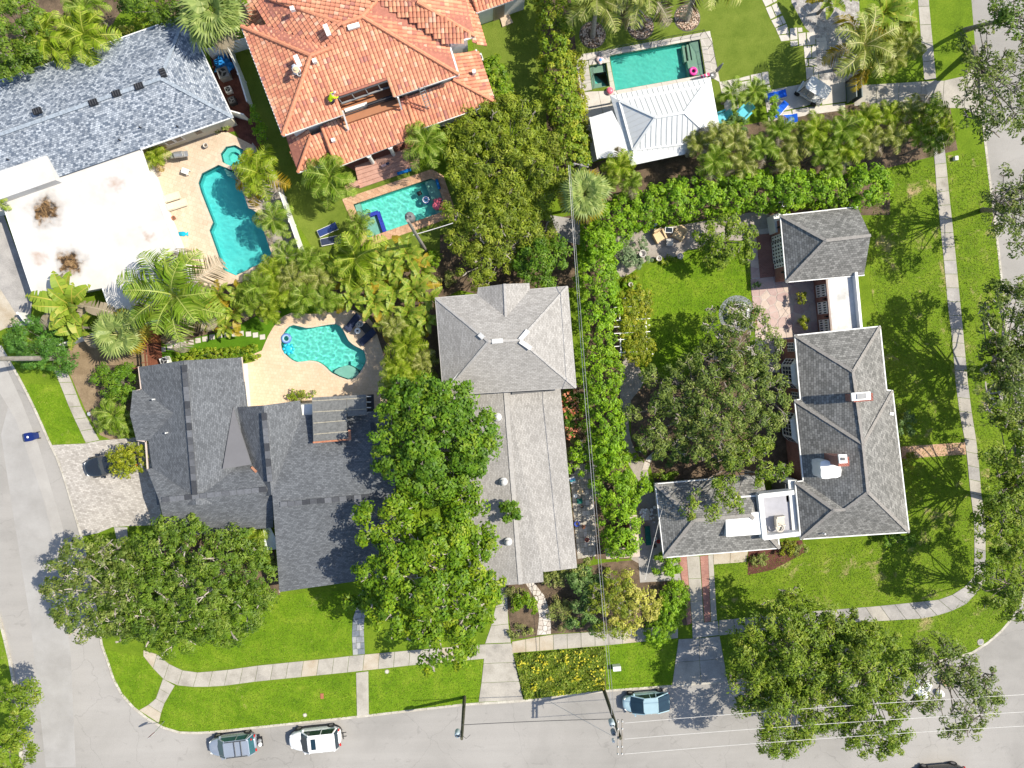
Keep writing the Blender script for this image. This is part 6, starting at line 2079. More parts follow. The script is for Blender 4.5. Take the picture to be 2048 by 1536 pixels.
# shrubs round the brick house
for k, (x, y, rx, ry, z, m, lab) in enumerate([
    (1603, 597, 11, 12, 1.6, L_YG, 'round patio shrub nearest the garage wall'), (1607, 648, 13, 12, 1.6, L_YG, 'round patio shrub nearest the main brick house'),
    (1512, 567, 7, 7, 0.7, L_DRK, 'small dark bush on the patio corner stones'), (1812, 850, 20, 26, 1.4, L_DRK, 'dark bush against the east wall above the peach path'),
    (1818, 920, 14, 16, 1.2, L_YG, 'round yellow-green bush below the peach path'), (1795, 1085, 36, 20, 1.6, L_BRTD, 'broad-leaved bush at the south-east house corner'),
    (1575, 1095, 16, 18, 1.2, L_YG, 'yellow-green bush below the white balcony'), (1600, 1100, 22, 10, 0.8, L_MIX, 'low bush along the red mulch bed'),
    (1345, 910, 40, 22, 1.2, L_DRK, 'dark strappy plants beside the stepping stones'), (1335, 952, 26, 9, 0.8, L_BRT, 'low bright hedge at the wing roof corner'),
    (1275, 908, 16, 14, 0.8, L_BRT, 'strappy bush beside the round garden globe'), (1520, 1120, 20, 12, 0.7, L_MIX, 'thin shrub by the house walk'),
    (1259, 557, 16, 9, 0.4, L_YG, 'low yellow groundcover below the round grey shrub'), (1262, 580, 24, 20, 0.5, L_FIC, 'low bright groundcover beside the lone planter'),
    (1330, 520, 24, 6, 0.35, L_HDG, 'low edging plants between the two lawn planters'), (1690, 350, 26, 26, 2.4, L_FIC, 'lime bush under the palms near the side lawn'),
    (1725, 375, 36, 32, 3.0, L_FIC, 'lime bush at the end of the ficus screen'), (250, 62, 20, 10, 1.0, L_YEL, 'yellow croton bush above the blue roof'), (285, 48, 22, 10, 1.2, L_HDG, 'yellow-green shrub above the blue roof edge'),
    (520, 262, 12, 26, 2.6, L_FIC, 'upright lime cypress against the orange house wall'), (508, 232, 9, 20, 2.4, L_FIC, 'upright lime cypress beside the white fence gate'), (440, 255, 20, 8, 0.6, L_MIX, 'small shrub under the cream wall of the blue roof'),
    (870, 515, 16, 18, 1.4, L_BRT, 'broad-leaved bush beside the leaning wood pole'), (890, 560, 22, 18, 0.8, L_MIX, 'brownish undergrowth near the hip roof corner'),
    (1120, 1110, 8, 6, 0.6, L_YG, 'tiny yellow shrub at the white terrace end'), (1545, 300, 30, 20, 2.0, L_DRK, 'dark shrub filling the gap under the palms'), (1545, 215, 14, 26, 1.6, L_FIC, 'lime bush between the small palms and blue loungers'), (1480, 250, 30, 22, 1.5, L_DRK, 'dark planting behind the turquoise chairs')]):
    tree(lab, [(x, y, rx, ry, z, z * 0.35, 5)], m, 320, seed=60 + k, cat='shrub', name='shrub', clump=0.26, per=22, leaf=(0.2, 0.085))

# ---------------------------------------------------------------- palms and big-leaved plants
palm('tall feather palm arching over the corner of the white flat roof', 352, 592, 106, 5.5, 'pin', F_GRN, 17, 1, None, dry=5, dmat=F_DRY)
palm('large fan palm between the blue roof and the orange roof', 432, 28, 68, 5.0, 'fan', F_FAN, 34, 2, None, dry=5, dmat=F_DRY, lift=1.2)
palm('fan palm behind the white fence by the timber gate', 240, 668, 52, 3.2, 'fan', F_FAN, 24, 3, None, dry=4, dmat=F_YEL, lift=1.1)
palm('sabal fan palm with yellow lower leaves beside the power line', 1168, 390, 52, 5.5, 'fan', F_FAN, 34, 4, None, dry=9, dmat=F_YEL, lift=1.2)
palm('banana plant with torn leaves against the white flat roof', 150, 612, 78, 2.6, 'pad', F_PAD, 16, 5, None, cat='banana plant', name='banana_plant', part='leaf', dry=3, dmat=F_DRY)
palm('banana plant beside the white fence below the flat roof', 165, 655, 52, 2.0, 'pad', F_PAD, 10, 6, None, cat='banana plant', name='banana_plant', part='leaf', dry=2, dmat=F_DRY)
palm('sunlit palm left of the pair above the blue roof', 62, 110, 42, 3.0, 'are', F_LIM, 11, 7)
palm('bright palm standing above the blue roof vents', 100, 82, 58, 3.6, 'pin', F_LIM, 14, 8)
palm('bright palm with pale mulch round it above the blue roof', 172, 72, 62, 3.6, 'pin', F_LIM, 15, 9)
palm('palm at the top of the garden above the blue roof', 175, 18, 48, 3.6, 'pin', F_GRN, 13, 10)
palm('small stiff palm on the cream deck corner of the flat roof', 315, 314, 30, 1.2, 'are', F_LIM, 16, 11, dry=2, dmat=F_YEL)
palm('yellowing palm beside the octagonal spa', 520, 350, 60, 2.6, 'are', F_LIM, 20, 12, dry=4, dmat=F_YEL)
palm('feather palm between the angular pool and the white fence', 548, 440, 42, 2.6, 'pin', F_GRN, 13, 13)
palm('feather palm at the lower end of the white pool fence', 575, 512, 40, 2.8, 'pin', F_GRN, 13, 14)
palm('palm under the orange eaves left of the pink steps', 662, 358, 58, 3.4, 'pin', F_GRN, 16, 15)
palm('palm under the orange eaves right of the pink steps', 852, 288, 54, 3.4, 'pin', F_GRN, 16, 16)
palm('tall lime palm overhanging the coral pool corner', 712, 520, 66, 3.4, 'pin', F_LIM, 15, 17)
palm('bushy palm by the spa corner of the coral pool', 720, 450, 34, 2.6, 'are', F_GRN, 14, 18)
palm('bright palm beside the oak in front of the charcoal roof', 500, 1088, 46, 2.6, 'pin', F_LIM, 13, 19, dry=2, dmat=F_YEL)
palm('second bright palm below the white door canopy', 530, 1120, 32, 2.0, 'pin', F_GRN, 11, 20)
palm('low palm at the west wall above the paver driveway', 228, 828, 40, 1.6, 'pin', F_GRN, 13, 21)
palm('low palm nearest the paver driveway', 252, 852, 28, 1.2, 'pin', F_GRN, 11, 22)
palm('low leafy palm beside the sloping side pavement', 212, 848, 26, 1.2, 'pin', F_GRN, 10, 23)
palm('left of the two small palms by the cabana', 1462, 188, 34, 2.2, 'pin', F_GRN, 12, 24)
palm('right of the two small palms by the cabana', 1507, 184, 32, 2.2, 'pin', F_GRN, 12, 25)
palm('coconut palm in the first pebble ring from the tall hedge', 1196, 0, 78, 5.0, 'pin', F_OLV, 13, 26, base=(1185, 73), trunk=0.17, bark=M_BARKP, dry=2, dmat=F_DRY)
palm('coconut palm in the middle pebble ring', 1288, -20, 88, 5.5, 'pin', F_OLV, 14, 27, base=(1281, 54), trunk=0.17, bark=M_BARKP, dry=3, dmat=F_DRY)
palm('coconut palm in the pebble ring nearest the paver path', 1405, -50, 92, 6.0, 'pin', F_OLV, 14, 28, base=(1374, 40), trunk=0.18, bark=M_BARKP, dry=3, dmat=F_DRY)
palm('drooping coconut palm beside the white pebble bed', 1722, 96, 78, 4.5, 'pin', F_OLV, 14, 29, dry=4, dmat=F_YEL)
palm('broad-leaved tropical plant above the white pebbles', 1660, 2, 50, 2.2, 'pad', F_PAD, 14, 30, cat='tropical plant', name='tropical_plant', part='leaf', dry=2, dmat=F_YEL)
palm('large glossy banana-like plant at the top of the side lawn', 1760, 30, 62, 2.8, 'pad', F_PAD, 16, 31, cat='tropical plant', name='tropical_plant', part='leaf')
clumps('areca palm at the side lawn edge under the coconut fronds', [(1800, 50, 36), (1815, 95, 38), (1780, 120, 34), (1770, 80, 34)], 'are', F_OLV, 'areca palms at the top of the side lawn', 'palm', 'areca_palm', 13, 2.6, seed=3)
clumps('areca palm in the thick row between the cabana and the side lawn',
       [(1235, 335, 40), (1260, 365, 34), (1215, 370, 30), (1395, 292, 36), (1430, 272, 34), (1465, 285, 42), (1425, 325, 42), (1480, 325, 40), (1520, 300, 42), (1555, 262, 38), (1590, 285, 44), (1570, 325, 40), (1625, 262, 42),
        (1640, 305, 44), (1680, 262, 44), (1690, 305, 42), (1725, 240, 38), (1735, 285, 42), (1775, 232, 38), (1780, 275, 42), (1815, 225, 36), (1825, 265, 40), (1860, 222, 40), (1880, 258, 40), (1860, 285, 36), (1660, 335, 34)],
       'are', F_OLV, 'areca palms in the row below the cabana', 'palm', 'areca_palm', 15, 3.4, seed=4, mats=[F_OLV, F_OLV, F_LIM, F_GRN], dry=2, dmat=F_DRY)
clumps('areca palm in the thicket between the two upper pools and the kidney pool',
       [(520, 575, 40), (548, 545, 38), (560, 590, 42), (590, 560, 40), (610, 595, 42), (640, 555, 40), (655, 600, 40), (620, 525, 36), (665, 535, 36), (500, 610, 34), (540, 620, 30)],
       'are', F_OLV, 'areca palms in the thicket above the kidney pool', 'palm', 'areca_palm', 14, 3.0, seed=5, mats=[F_OLV, F_OLV, F_LIM, F_GRN], dry=1, dmat=F_DRY)
clumps('areca palm in the column between the kidney pool and the hip roof', [(790, 655, 38), (815, 690, 42), (845, 720, 38), (800, 735, 42), (835, 755, 40), (790, 765, 34), (820, 655, 34)],
       'are', F_LIM, 'areca palms beside the hip roof', 'palm', 'areca_palm', 15, 3.2, seed=6, mats=[F_LIM, F_OLV, F_GRN])
clumps('bird of paradise plant with big folded leaves in the thicket by the hip roof',
       [(745, 560, 50), (780, 530, 46), (815, 510, 46), (845, 540, 44), (830, 580, 48), (790, 580, 50), (750, 605, 46), (820, 625, 50), (855, 640, 36), (780, 640, 44), (705, 600, 40), (735, 525, 40), (860, 600, 36), (700, 560, 36)],
       'pad', F_PAD, 'bird of paradise plants in the thicket', 'tropical plant', 'bird_of_paradise', 13, 2.8, seed=7, dry=2, dmat=F_YEL, part='leaf')
clumps('yellow-edged broad-leaved plant above the stepping stones', [(400, 600, 38), (440, 590, 40), (470, 625, 42), (430, 635, 40), (395, 645, 34), (485, 590, 38), (360, 655, 30), (455, 655, 30)],
       'pad', F_PAD, 'broad-leaved plants above the stepping stones', 'tropical plant', 'broad_leaved_plant', 13, 1.8, seed=8, dry=3, dmat=F_YEL, part='leaf')
palm('palm tip at the left edge of the white flat roof', -8, 402, 30, 3.2, 'pin', F_LIM, 10, 40)

# ---------------------------------------------------------------- grass blades on the mown lawns
L_GRS = leafmat('grass_blade', G((0.090, 0.165, 0.007), (0.140, 0.235, 0.011), (0.20, 0.285, 0.018), (0.33, 0.33, 0.06)), 0.2, 0.7, 0.12)
L_GRSB = leafmat('grass_blade_dry', G((0.080, 0.145, 0.009), (0.135, 0.210, 0.014), (0.20, 0.255, 0.026), (0.36, 0.31, 0.12)), 0.2, 0.7, 0.12)
for pts, z, m in GRASSY:
    w = np.array([[p.x, p.y] for p in PP(pts)])
    x0, y0 = w.min(0); x1, y1 = w.max(0)
    n = int((x1 - x0) * (y1 - y0) * 70)
    q = NP.uniform((x0, y0), (x1, y1), (n, 2))
    c = np.zeros(n, bool)
    for i in range(len(w)):
        a, b = w[i], w[i - 1]
        if a[1] == b[1]: continue
        c ^= ((a[1] > q[:, 1]) != (b[1] > q[:, 1])) & (q[:, 0] < (b[0] - a[0]) * (q[:, 1] - a[1]) / (b[1] - a[1]) + a[0])
    q = q[c]
    n = len(q)
    q += NP.normal(0, 0.05, q.shape)
    pos = np.column_stack([q, np.full(n, z + 0.03)])
    f = np.sin(q[:, 0] * 1.1 + np.sin(q[:, 1] * 0.8) * 1.5) * np.sin(q[:, 1] * 0.9 + np.sin(q[:, 0] * 0.5) * 2)
    o = link('grass', leafmesh('grass', pos, NP.normal(size=pos.shape) * 0.55 + np.array([0, 0, 1.0]), 0.13, 0.045, 0.4 + 0.16 * f + NP.normal(0, 0.2, n), 9), L_GRSB if m == M_LAWNB else L_GRS)
    tag(o, 'short mown grass covering a lawn', 'grass', kind='stuff')

# ---------------------------------------------------------------- vehicles
def paint(name, col, rough=0.25, metal=0.0):
    t = NT(name)
    co = t.coord()
    c = t.ramp(t.noise(co, 1.5, 3), [(0.3, tuple(k * 0.94 for k in col)), (0.7, tuple(min(.95, k * 1.04) for k in col))])
    t.b.inputs['Coat Weight'].default_value = 0.6
    t.b.inputs['Coat Roughness'].default_value = 0.08
    return t.done(c, rough, 0.5, metal)


M_TYRE = plain('tyre', (0.02, 0.02, 0.02), 0.9, 0.2, 6)
M_RIM = plain('wheel_rim', (0.25, 0.25, 0.26), 0.35, 0.1, 4, 0.5, 0.7)
M_CGLASS = plain('car_glass', (0.012, 0.03, 0.045), 0.06, 0.2, 1.0, 0.7)
M_CGLASS2 = plain('car_glass_teal', (0.02, 0.09, 0.11), 0.06, 0.2, 1.0, 0.7)
M_LAMPR = plain('tail_lamp', (0.5, 0.02, 0.015), 0.25, 0.1)
M_LAMPW = plain('head_lamp', (0.75, 0.75, 0.72), 0.15, 0.05)


def outline(L, Wd, k, n=40, e=3.6, nose=1.0):
    out = []
    for i in range(n):
        a = i * math.tau / n
        c, s = math.cos(a), math.sin(a)
        x = L / 2 * k * math.copysign(abs(c) ** (2 / e), c)
        y = Wd / 2 * k * math.copysign(abs(s) ** (2 / e), s)
        if x > L * 0.18: y *= 1 - 0.16 * nose * ((x - L * 0.18) / (L * 0.32)) ** 2
        out.append((x, y))
    return out


def car(label, px, py, ang, L, Wd, H, body, cab=(-0.46, -0.36, 0.10, 0.24), glass=None, wagon=True, roofrails=False, sunroof=False, hood=0.92, extras=None, name='parked_car', trim=None, z=-0.12, shiny=None):
    """Car with +X forward: body loft, cabin, glass, wheels, lamps, mirrors. cab = rear base, rear roof, front roof, front base (fractions of L)."""
    p = P(px, py, z)
    t = thing(name, label, 'car', p, math.radians(ang))
    glass = glass or M_CGLASS
    g = MB()
    lv = [(0.20, 0.90), (0.30, 0.97), (0.50, 1.0), (0.72, 0.995), (hood * 0.92, 0.965), (hood, 0.90), (hood + 0.05, 0.70), (hood + 0.07, 0.3)]
    n = 40
    vs = []
    for zz, k in lv:
        for x, y in outline(L, Wd, 1.0, n):
            sl = 1.0
            kx = 1 - (1 - k) * 0.45
            drop = 0.0
            if zz > 0.6:
                drop = -0.20 * max(0, (x / L - 0.22) / 0.28) ** 2 * (zz / hood)
                if not wagon: drop -= 0.05 * max(0, (-x / L - 0.3) / 0.2)
            vs.append((x * kx, y * k, zz + drop))
    fs = []
    for i in range(len(lv) - 1):
        for k in range(n):
            a, b = i * n + k, i * n + (k + 1) % n
            fs.append((a, b, b + n, a + n))
    fs.append(tuple(range((len(lv) - 1) * n, len(lv) * n)))
    fs.append(tuple(reversed(range(n))))
    g.add(vs, fs)
    g.build('body', body, t, False, True)
    if trim:
        MB().prism([Vector((x * 1.004, y * 1.012, 0)) for x, y in outline(L, Wd, 1.0, n)], 0.18, 0.38).build('sill_trim', trim, t, False)
    xr0, xr1, xf1, xf0 = (c * L for c in cab)
    wb, wt = Wd * 0.475, Wd * 0.425
    zb, zt = hood - 0.03, H
    def ring(x0, x1, w, zz, inset_=0.0):
        c = 0.12
        return [(x1 - c, -w, zz), (x1, -w + 2 * c, zz), (x1, w - 2 * c, zz), (x1 - c, w, zz), (x0 + c, w, zz), (x0, w - c, zz), (x0, -w + c, zz), (x0 + c, -w, zz)]
    b0, r0 = ring(xr0, xf0, wb, zb), ring(xr1, xf1, wt, zt - 0.05)
    r1 = [(x * 0.96 + (xr1 + xf1) * 0.02, y * 0.9, zt) for x, y, _ in r0]
    c = MB().add(b0 + r0, [(i, (i + 1) % 8, 8 + (i + 1) % 8, 8 + i) for i in range(8)])
    c.build('cabin_glass', glass, t, False)
    c = MB().add([(x, y, zz + 0.004) for x, y, zz in r0] + r1 + [(x, y, zz - 0.05) for x, y, zz in r0],
                 [(i, (i + 1) % 8, 8 + (i + 1) % 8, 8 + i) for i in range(8)] + [tuple(range(8, 16))] + [(16 + i, 16 + (i + 1) % 8, (i + 1) % 8, i) for i in range(8)])
    c.build('roof', body, t, False, False)
    PL = lambda a_, b_, w_, h_: MB().bar(a_, b_, w_, h_).build('pillar', body, t, False)
    for i in (0, 3, 4, 7): PL(Vector(b0[i]) * 1.005, Vector(r0[i]) * 1.005, 0.09, 0.07)
    for sg in (-1, 1):
        xm = (xr1 + xf1) / 2
        PL((xm, sg * wb * 1.0, zb), (xm, sg * wt * 1.01, zt - 0.05), 0.07, 0.05)
        PL((xm + xr1 * 0.62, sg * wb * 1.0, zb), (xm + xr1 * 0.55, sg * wt * 1.01, zt - 0.05), 0.09, 0.05)
    for sx in (-0.31, 0.31):
        for sg in (-1, 1):
            w = MB()
            yy = sg * (Wd / 2 - 0.10)
            pr = [(0.33, -0.11), (0.345, -0.06), (0.345, 0.06), (0.33, 0.11)]
            vs, fs = [], []
            for r_0, yo in pr:
                for k in range(18):
                    a = k * math.tau / 18
                    vs.append((sx * L + r_0 * math.cos(a), yy + yo, 0.34 + r_0 * math.sin(a)))
            for i in range(3):
                for k in range(18):
                    a, b = i * 18 + k, i * 18 + (k + 1) % 18
                    fs.append((a, b, b + 18, a + 18))
            fs += [tuple(range(18)), tuple(range(54, 72))]
            w.add(vs, fs)
            wo = w.build('wheel', M_TYRE, t, False)
            rm = MB()
            vs = [(sx * L + 0.2 * math.cos(k * math.tau / 12), yy + sg * 0.118, 0.34 + 0.2 * math.sin(k * math.tau / 12)) for k in range(12)]
            rm.add(vs, [tuple(range(12))])
            rm.build('rim', M_RIM, wo, False)
    for sg in (-1, 1):
        MB().box((L * 0.44, sg * Wd * 0.27, hood - 0.22), (0.2, 0.2, 0.1), sg * -0.5).build('headlight', M_LAMPW, t, False)
        MB().box((-L * 0.478, sg * Wd * 0.36, hood - 0.14), (0.1, 0.22, 0.16), sg * 0.3).build('taillight', M_LAMPR, t, False)
        m = MB().box((xf0 - 0.35, sg * (Wd / 2 + 0.09), hood + 0.05), (0.14, 0.22, 0.14))
        m.build('wing_mirror', body, t, False)
        if roofrails:
            MB().bar((xr1 + .2, sg * wt * 0.92, zt + 0.05), (xf1 - .2, sg * wt * 0.92, zt + 0.05), 0.05, 0.05).build('roof_rail', M_DGREY, t, False)
    if sunroof:
        MB().box((xf1 - 0.55, 0, zt + 0.006), (0.42, wt * 1.2, 0.02)).build('sunroof', M_CGLASS, t, False)
    if roofrails:
        for k in (0.3, 0.55):
            MB().bar((xr1 + (xf1 - xr1) * k, -wt * 0.92, zt + 0.07), (xr1 + (xf1 - xr1) * k, wt * 0.92, zt + 0.07), 0.07, 0.04).build('roof_bar', M_DGREY, t, False)
    if extras: extras(t)
    return t


def rack_bags(t):
    MB().box((-2.42, 0.05, 0.55), (0.5, 0.9, 0.06)).build('hitch_rack', M_BLACK, t, False)
    for k, (y, m) in enumerate(((-0.1, M_MGREY), (0.25, M_WHITE))):
        MB().ball((-2.45, y, 0.72), (0.2, 0.2, 0.16), 10, 6).build('rack_bag', m, t, False)
    MB().bar((-1.6, -0.75, 1.0), (-1.95, -0.55, 1.25), 0.14, 0.1).build('red_strap', M_LAMPR, t, False)


def rack(t):
    g = MB().bar((-2.35, -0.25, 0.6), (-2.85, -0.25, 0.6), 0.05, 0.05)
    g.bar((-2.55, 0.1, 0.6), (-2.85, 0.1, 0.6), 0.05, 0.05)
    g.bar((-2.55, -0.3, 0.62), (-2.55, 0.35, 0.62), 0.06, 0.05)
    g.build('hitch_rack', M_BLACK, t, False)


car('silver-blue estate car with roof rails and loaded rear rack on the street', 471, 1481, 186, 4.35, 1.82, 1.50, paint('paint_silver_blue', (0.33, 0.37, 0.43), 0.3, 0.35), (-0.47, -0.40, 0.13, 0.29), M_CGLASS2, True, True, False, 0.93, rack_bags)
car('white sport utility car with dark sunroof parked along the verge', 634, 1469, 185, 4.75, 1.92, 1.66, paint('paint_white', (0.74, 0.74, 0.73)), (-0.46, -0.42, 0.10, 0.26), M_CGLASS, True, False, True, 1.0, rack, trim=M_BLACK)
car('pale blue hatchback with black rear window parked below the verge', 1289, 1397, 184, 4.4, 1.76, 1.47, paint('paint_pale_blue', (0.36, 0.50, 0.54), 0.3, 0.2), (-0.49, -0.22, 0.10, 0.34), M_CGLASS, True, False, False, 0.92)
car('black sedan half hidden under the round yellow-green bush', 229, 925, 193, 4.7, 1.84, 1.44, paint('paint_black', (0.018, 0.022, 0.028), 0.2), (-0.40, -0.20, 0.05, 0.20), M_CGLASS, False, z=0.03)
car('dark car cut off by the lower edge of the street', 1873, 1543, 184, 4.6, 1.84, 1.5, paint('paint_charcoal', (0.03, 0.03, 0.033), 0.25), (-0.46, -0.34, 0.12, 0.28), M_CGLASS, True)

# golf cart
p = P(1617, 192, 0.04)
t = thing('golf_cart', 'white golf cart with flat canopy parked on the paver terrace', 'golf cart', p, math.radians(-31))
M_CARTW = paint('cart_white', (0.70, 0.71, 0.70))
g = MB().add([(-1.25, -.55, .3), (1.25, -.5, .3), (1.25, .5, .3), (-1.25, .55, .3), (-1.25, -.55, .62), (0.55, -.55, .55), (1.15, -.45, .85), (1.15, .45, .85), (0.55, .55, .55), (-1.25, .55, .62)],
           [(3, 2, 1, 0), (0, 1, 6, 5, 4), (3, 9, 8, 7, 2), (4, 5, 8, 9), (5, 6, 7, 8), (1, 2, 7, 6), (0, 4, 9, 3)])
g.build('body', M_CARTW, t, False)
for x in (-0.75, 0.0):
    s = MB().box((x, 0, .75), (.48, 1.0, .16)); s.box((x - .27, 0, 1.0), (.12, 1.0, .5))
    s.build('seat', plain('cart_seat', (0.50, 0.46, 0.40), 0.7), t, False)
for x in (-1.1, 0.75):
    for y in (-.52, .52):
        MB().bar((x, y, .6), (x + (0.05 if x < 0 else -.1), y * .95, 1.85), .05, .05).build('canopy_post', M_BLACK, t, False)
        w = MB(); w.tube([(x * .95, y - .09, .28), (x * .95, y + .09, .28)], .26, 14); w.build('wheel', M_TYRE, t, False)
MB().prism([Vector((x * 0.62, y * 1.0, 0)) for x, y in outline(3.5, 1.25, 1.0, 28, 7, 0.2)], 1.84, 1.92).build('canopy', M_CARTW, t, False)
for k in range(7):
    MB().box((-1.0 + k * 0.31, 0, 1.935), (.07, 1.0, .03)).build('canopy_rib', M_CARTW, t, False)
MB().bar((1.0, -.48, .9), (.68, -.46, 1.75), .03, .04).build('windscreen_post', M_BLACK, t, False)

# recycling cart on the road
p = P(73, 871, -0.12)
t = thing('recycling_cart', 'blue wheeled recycling cart standing on the road', 'bin', p, math.radians(10))
M_BLUEB = plain('blue_plastic', (0.012, 0.03, 0.16), 0.45, 0.15, 3)
g = MB().add([(-.26, -.26, .06), (.26, -.26, .06), (.26, .26, .06), (-.26, .26, .06), (-.33, -.34, 1.0), (.33, -.34, 1.0), (.33, .34, 1.0), (-.33, .34, 1.0)],
             [(3, 2, 1, 0), (4, 5, 6, 7), (0, 1, 5, 4), (1, 2, 6, 5), (2, 3, 7, 6), (3, 0, 4, 7)])
g.build('body', M_BLUEB, t, False)
g = MB().prism([Vector((x, y, 0)) for x, y in outline(.78, .76, 1.0, 24, 6, 0.1)], 1.0, 1.06)
lid = g.build('lid', plain('blue_lid', (0.008, 0.02, 0.12), 0.4, 0.15, 3), t, False)
MB().lathe((-.08, 0, 1.062), [(0.10, 0), (0.06, 0.006)], 14).build('emblem', M_WHITE, lid, False)
MB().bar((.38, -.25, .95), (.38, .25, .95), .05, .05).build('handle', M_BLUEB, t, False)
for y in (-.28, .28):
    w = MB(); w.tube([(.28, y - .04, .12), (.28, y + .04, .12)], .13, 12); w.build('wheel', M_TYRE, t, False)

# ---------------------------------------------------------------- poles and wires
M_POLE = mottled('pole_wood', [(0.3, (0.055, 0.055, 0.035)), (0.7, (0.12, 0.115, 0.08))], 2, 12, 0.35)
M_POLEG = mottled('pole_grey_wood', [(0.3, (0.22, 0.20, 0.17)), (0.7, (0.36, 0.33, 0.29))], 2, 12, 0.35)
M_TRAFO = plain('transformer_grey', (0.42, 0.50, 0.54), 0.45, 0.1)
M_TRAFOD = plain('transformer_slate', (0.20, 0.23, 0.26), 0.45, 0.1)
M_LEAD = plain('lead_grey', (0.13, 0.13, 0.125), 0.7, 0.2, 5)
M_WIRE = plain('wire_dark', (0.05, 0.05, 0.05), 0.6)
M_WIREW = plain('wire_pale', (0.55, 0.53, 0.50), 0.5)


def pole(label, base, top, m=M_POLE, r=0.15):
    """Timber pole; top px gives its height (it stands upright)."""
    b = P(*base, 0)
    nd = Vector((975, 705))
    db, dt = (Vector(base) - nd).length, (Vector(top) - nd).length
    h = CAMH * (1 - db / dt)
    t = thing('utility_pole', label, 'utility pole', b)
    MB().tube([(0, 0, -.2), (0, 0, h * .5), (0, 0, h)], [r * 1.15, r, r * 0.8], 10).build('shaft', m, t, False)
    return t, b, h


def can(t, x, y, z, m, r=0.24, h=0.75):
    c = MB().lathe((x, y, z), [(r * .9, 0), (r, .06), (r, h * .85), (r * .8, h), (r * .2, h + .02)], 16)
    o = c.build('transformer', m, t, False, True)
    for k in (-1, 1):
        MB().lathe((x + k * r * .4, y, z + h), [(.05, 0), (.07, .08), (.03, .2)], 8).build('bushing', M_MGREY, o, False)


tp, bp_, hp_ = pole('timber pole with one transformer standing on the mown verge beside the driveway', (929, 1394), (924, 1480))
can(tp, -0.38, -0.05, hp_ - 1.3, M_TRAFO)
g = MB().torus((0, 0, 0), .38, .02, 20, 5)
tp_r = [(-.1 - .35 * math.cos(a), .05, hp_ - .6 + .35 * math.sin(a)) for a in np.linspace(-1.4, 1.6, 10)]
MB().tube(tp_r, .025, 5).build('conduit_loop', M_DGREY, tp, False)
MB().tube([(.05, 0, hp_ - .5), (.35, -.1, hp_ - .2), (.7, .05, hp_ - .5)], .02, 5).build('jumper_wire', M_WIRE, tp, False)
t2p, bp2, hp2 = pole('timber pole with double crossarms and two transformers at the verge bed', (1207, 1378), (1241, 1481))
for dx in (-.17, .17):
    MB().box((dx, 0, hp2 - .25), (.12, 2.9, .12)).build('crossarm', M_POLEG, t2p, False)
    for dy in (-1.35, -.75, .75, 1.35):
        MB().lathe((dx, dy, hp2 - .19), [(.04, 0), (.06, .06), (.03, .16)], 8).build('insulator', M_WHITE, t2p, False)
can(t2p, -.38, .25, hp2 - 2.3, M_TRAFO)
can(t2p, -.36, -.2, hp2 - 1.6, M_TRAFOD, .2, .6)
MB().lathe((-.45, -.6, hp2 - 1.0), [(.1, 0), (.12, .1), (.12, .4), (.05, .5)], 10).build('arrester', M_WHITE, t2p, False)
t3p, bp3, hp3 = pole('slim grey pole with a crossarm beside the tall hedge', (1142, 372), (1137, 318), M_POLEG, .12)
MB().bar((-.6, .2, hp3 - .3), (.6, -.1, hp3 - .3), .09, .09).build('crossarm', M_POLEG, t3p, False)
for dx in (-.55, 0.0, .55): MB().lathe((dx, .05, hp3 - .22), [(.06, 0), (.08, .12), (.03, .25)], 8).build('insulator', M_MGREY, t3p, False)
t4p, bp4, hp4 = pole('grey timber pole with a dark transformer leaning into view below the coral pool', (851, 500), (819, 440), M_POLEG, .14)
can(t4p, 0.0, .5, hp4 - 1.9, M_LEAD, .36, .8)
MB().bar((0, .1, hp4 - 1.3), (0, .5, hp4 - 1.3), .08, .08).build('bracket', M_GALV, t4p, False)
t5p, bp5, hp5 = pole('long pale timber pole rising from the juniper tree over the side road', (124, 716), (-60, 742), M_POLEG, .2)


def wire(label, pts, m, r=0.022, sag=0.25, name='power_line'):
    """Overhead line hung between 3-D points."""
    out = []
    for i in range(len(pts) - 1):
        a, b = Vector(pts[i]), Vector(pts[i + 1])
        for k in range(10):
            u = k / 10
            out.append(a.lerp(b, u) - Vector((0, 0, sag * 4 * u * (1 - u))))
    out.append(Vector(pts[-1]))
    o = MB().tube(out, r, 5).build(name, m)
    tag(o, label, 'power line')
    return o


zw = hp2 - .1
for k, (ya, yb, lab) in enumerate(((1446, 1385, 'pale power line over the street nearest the kerb'), (1478, 1420, 'middle pale power line over the street'), (1508, 1448, 'pale power line over the street farthest from the kerb'))):
    wire(lab, [P(1249, ya, zw), P(2120, yb, zw)], M_WIREW, .022)
wire('dark cable slung between the two timber street poles', [P(922, 1450, 6.0), P(1222, 1438, 6.0)], M_WIRE, .028, .1)
wire('left strand of the twin line along the tall lime hedge', [P(1224, 1430, 7.0), P(1170, 800, 7.0), P(1137, 330, 7.0)], M_WIREW, .018, .2)
wire('right strand of the twin line along the tall lime hedge', [P(1229, 1432, 7.2), P(1175, 800, 7.2), P(1140, 330, 7.2)], M_MGREY, .018, .2)
wire('service wire sloping from the wing roof to the front garden', [P(1326, 1012, 3.4), P(1290, 1160, 5.5)], M_WIREW, .02, .1)
wire('twin service wire running from the leaning pole towards the olive tree', [P(826, 470, 5.2), P(906, 446, 5.2)], M_WIREW, .035, .1)
wire('thin wire slung over the flagstone patio', [P(1580, 610, 3.0), P(1545, 660, 2.8), P(1535, 700, 3.0)], M_WIRE, .012, .05)
wire('guy wire from the crossarm pole down to the street kerb', [P(1225, 1472, 6.5), P(1085, 1395, 0.1)], M_WIREW, .018, .0)

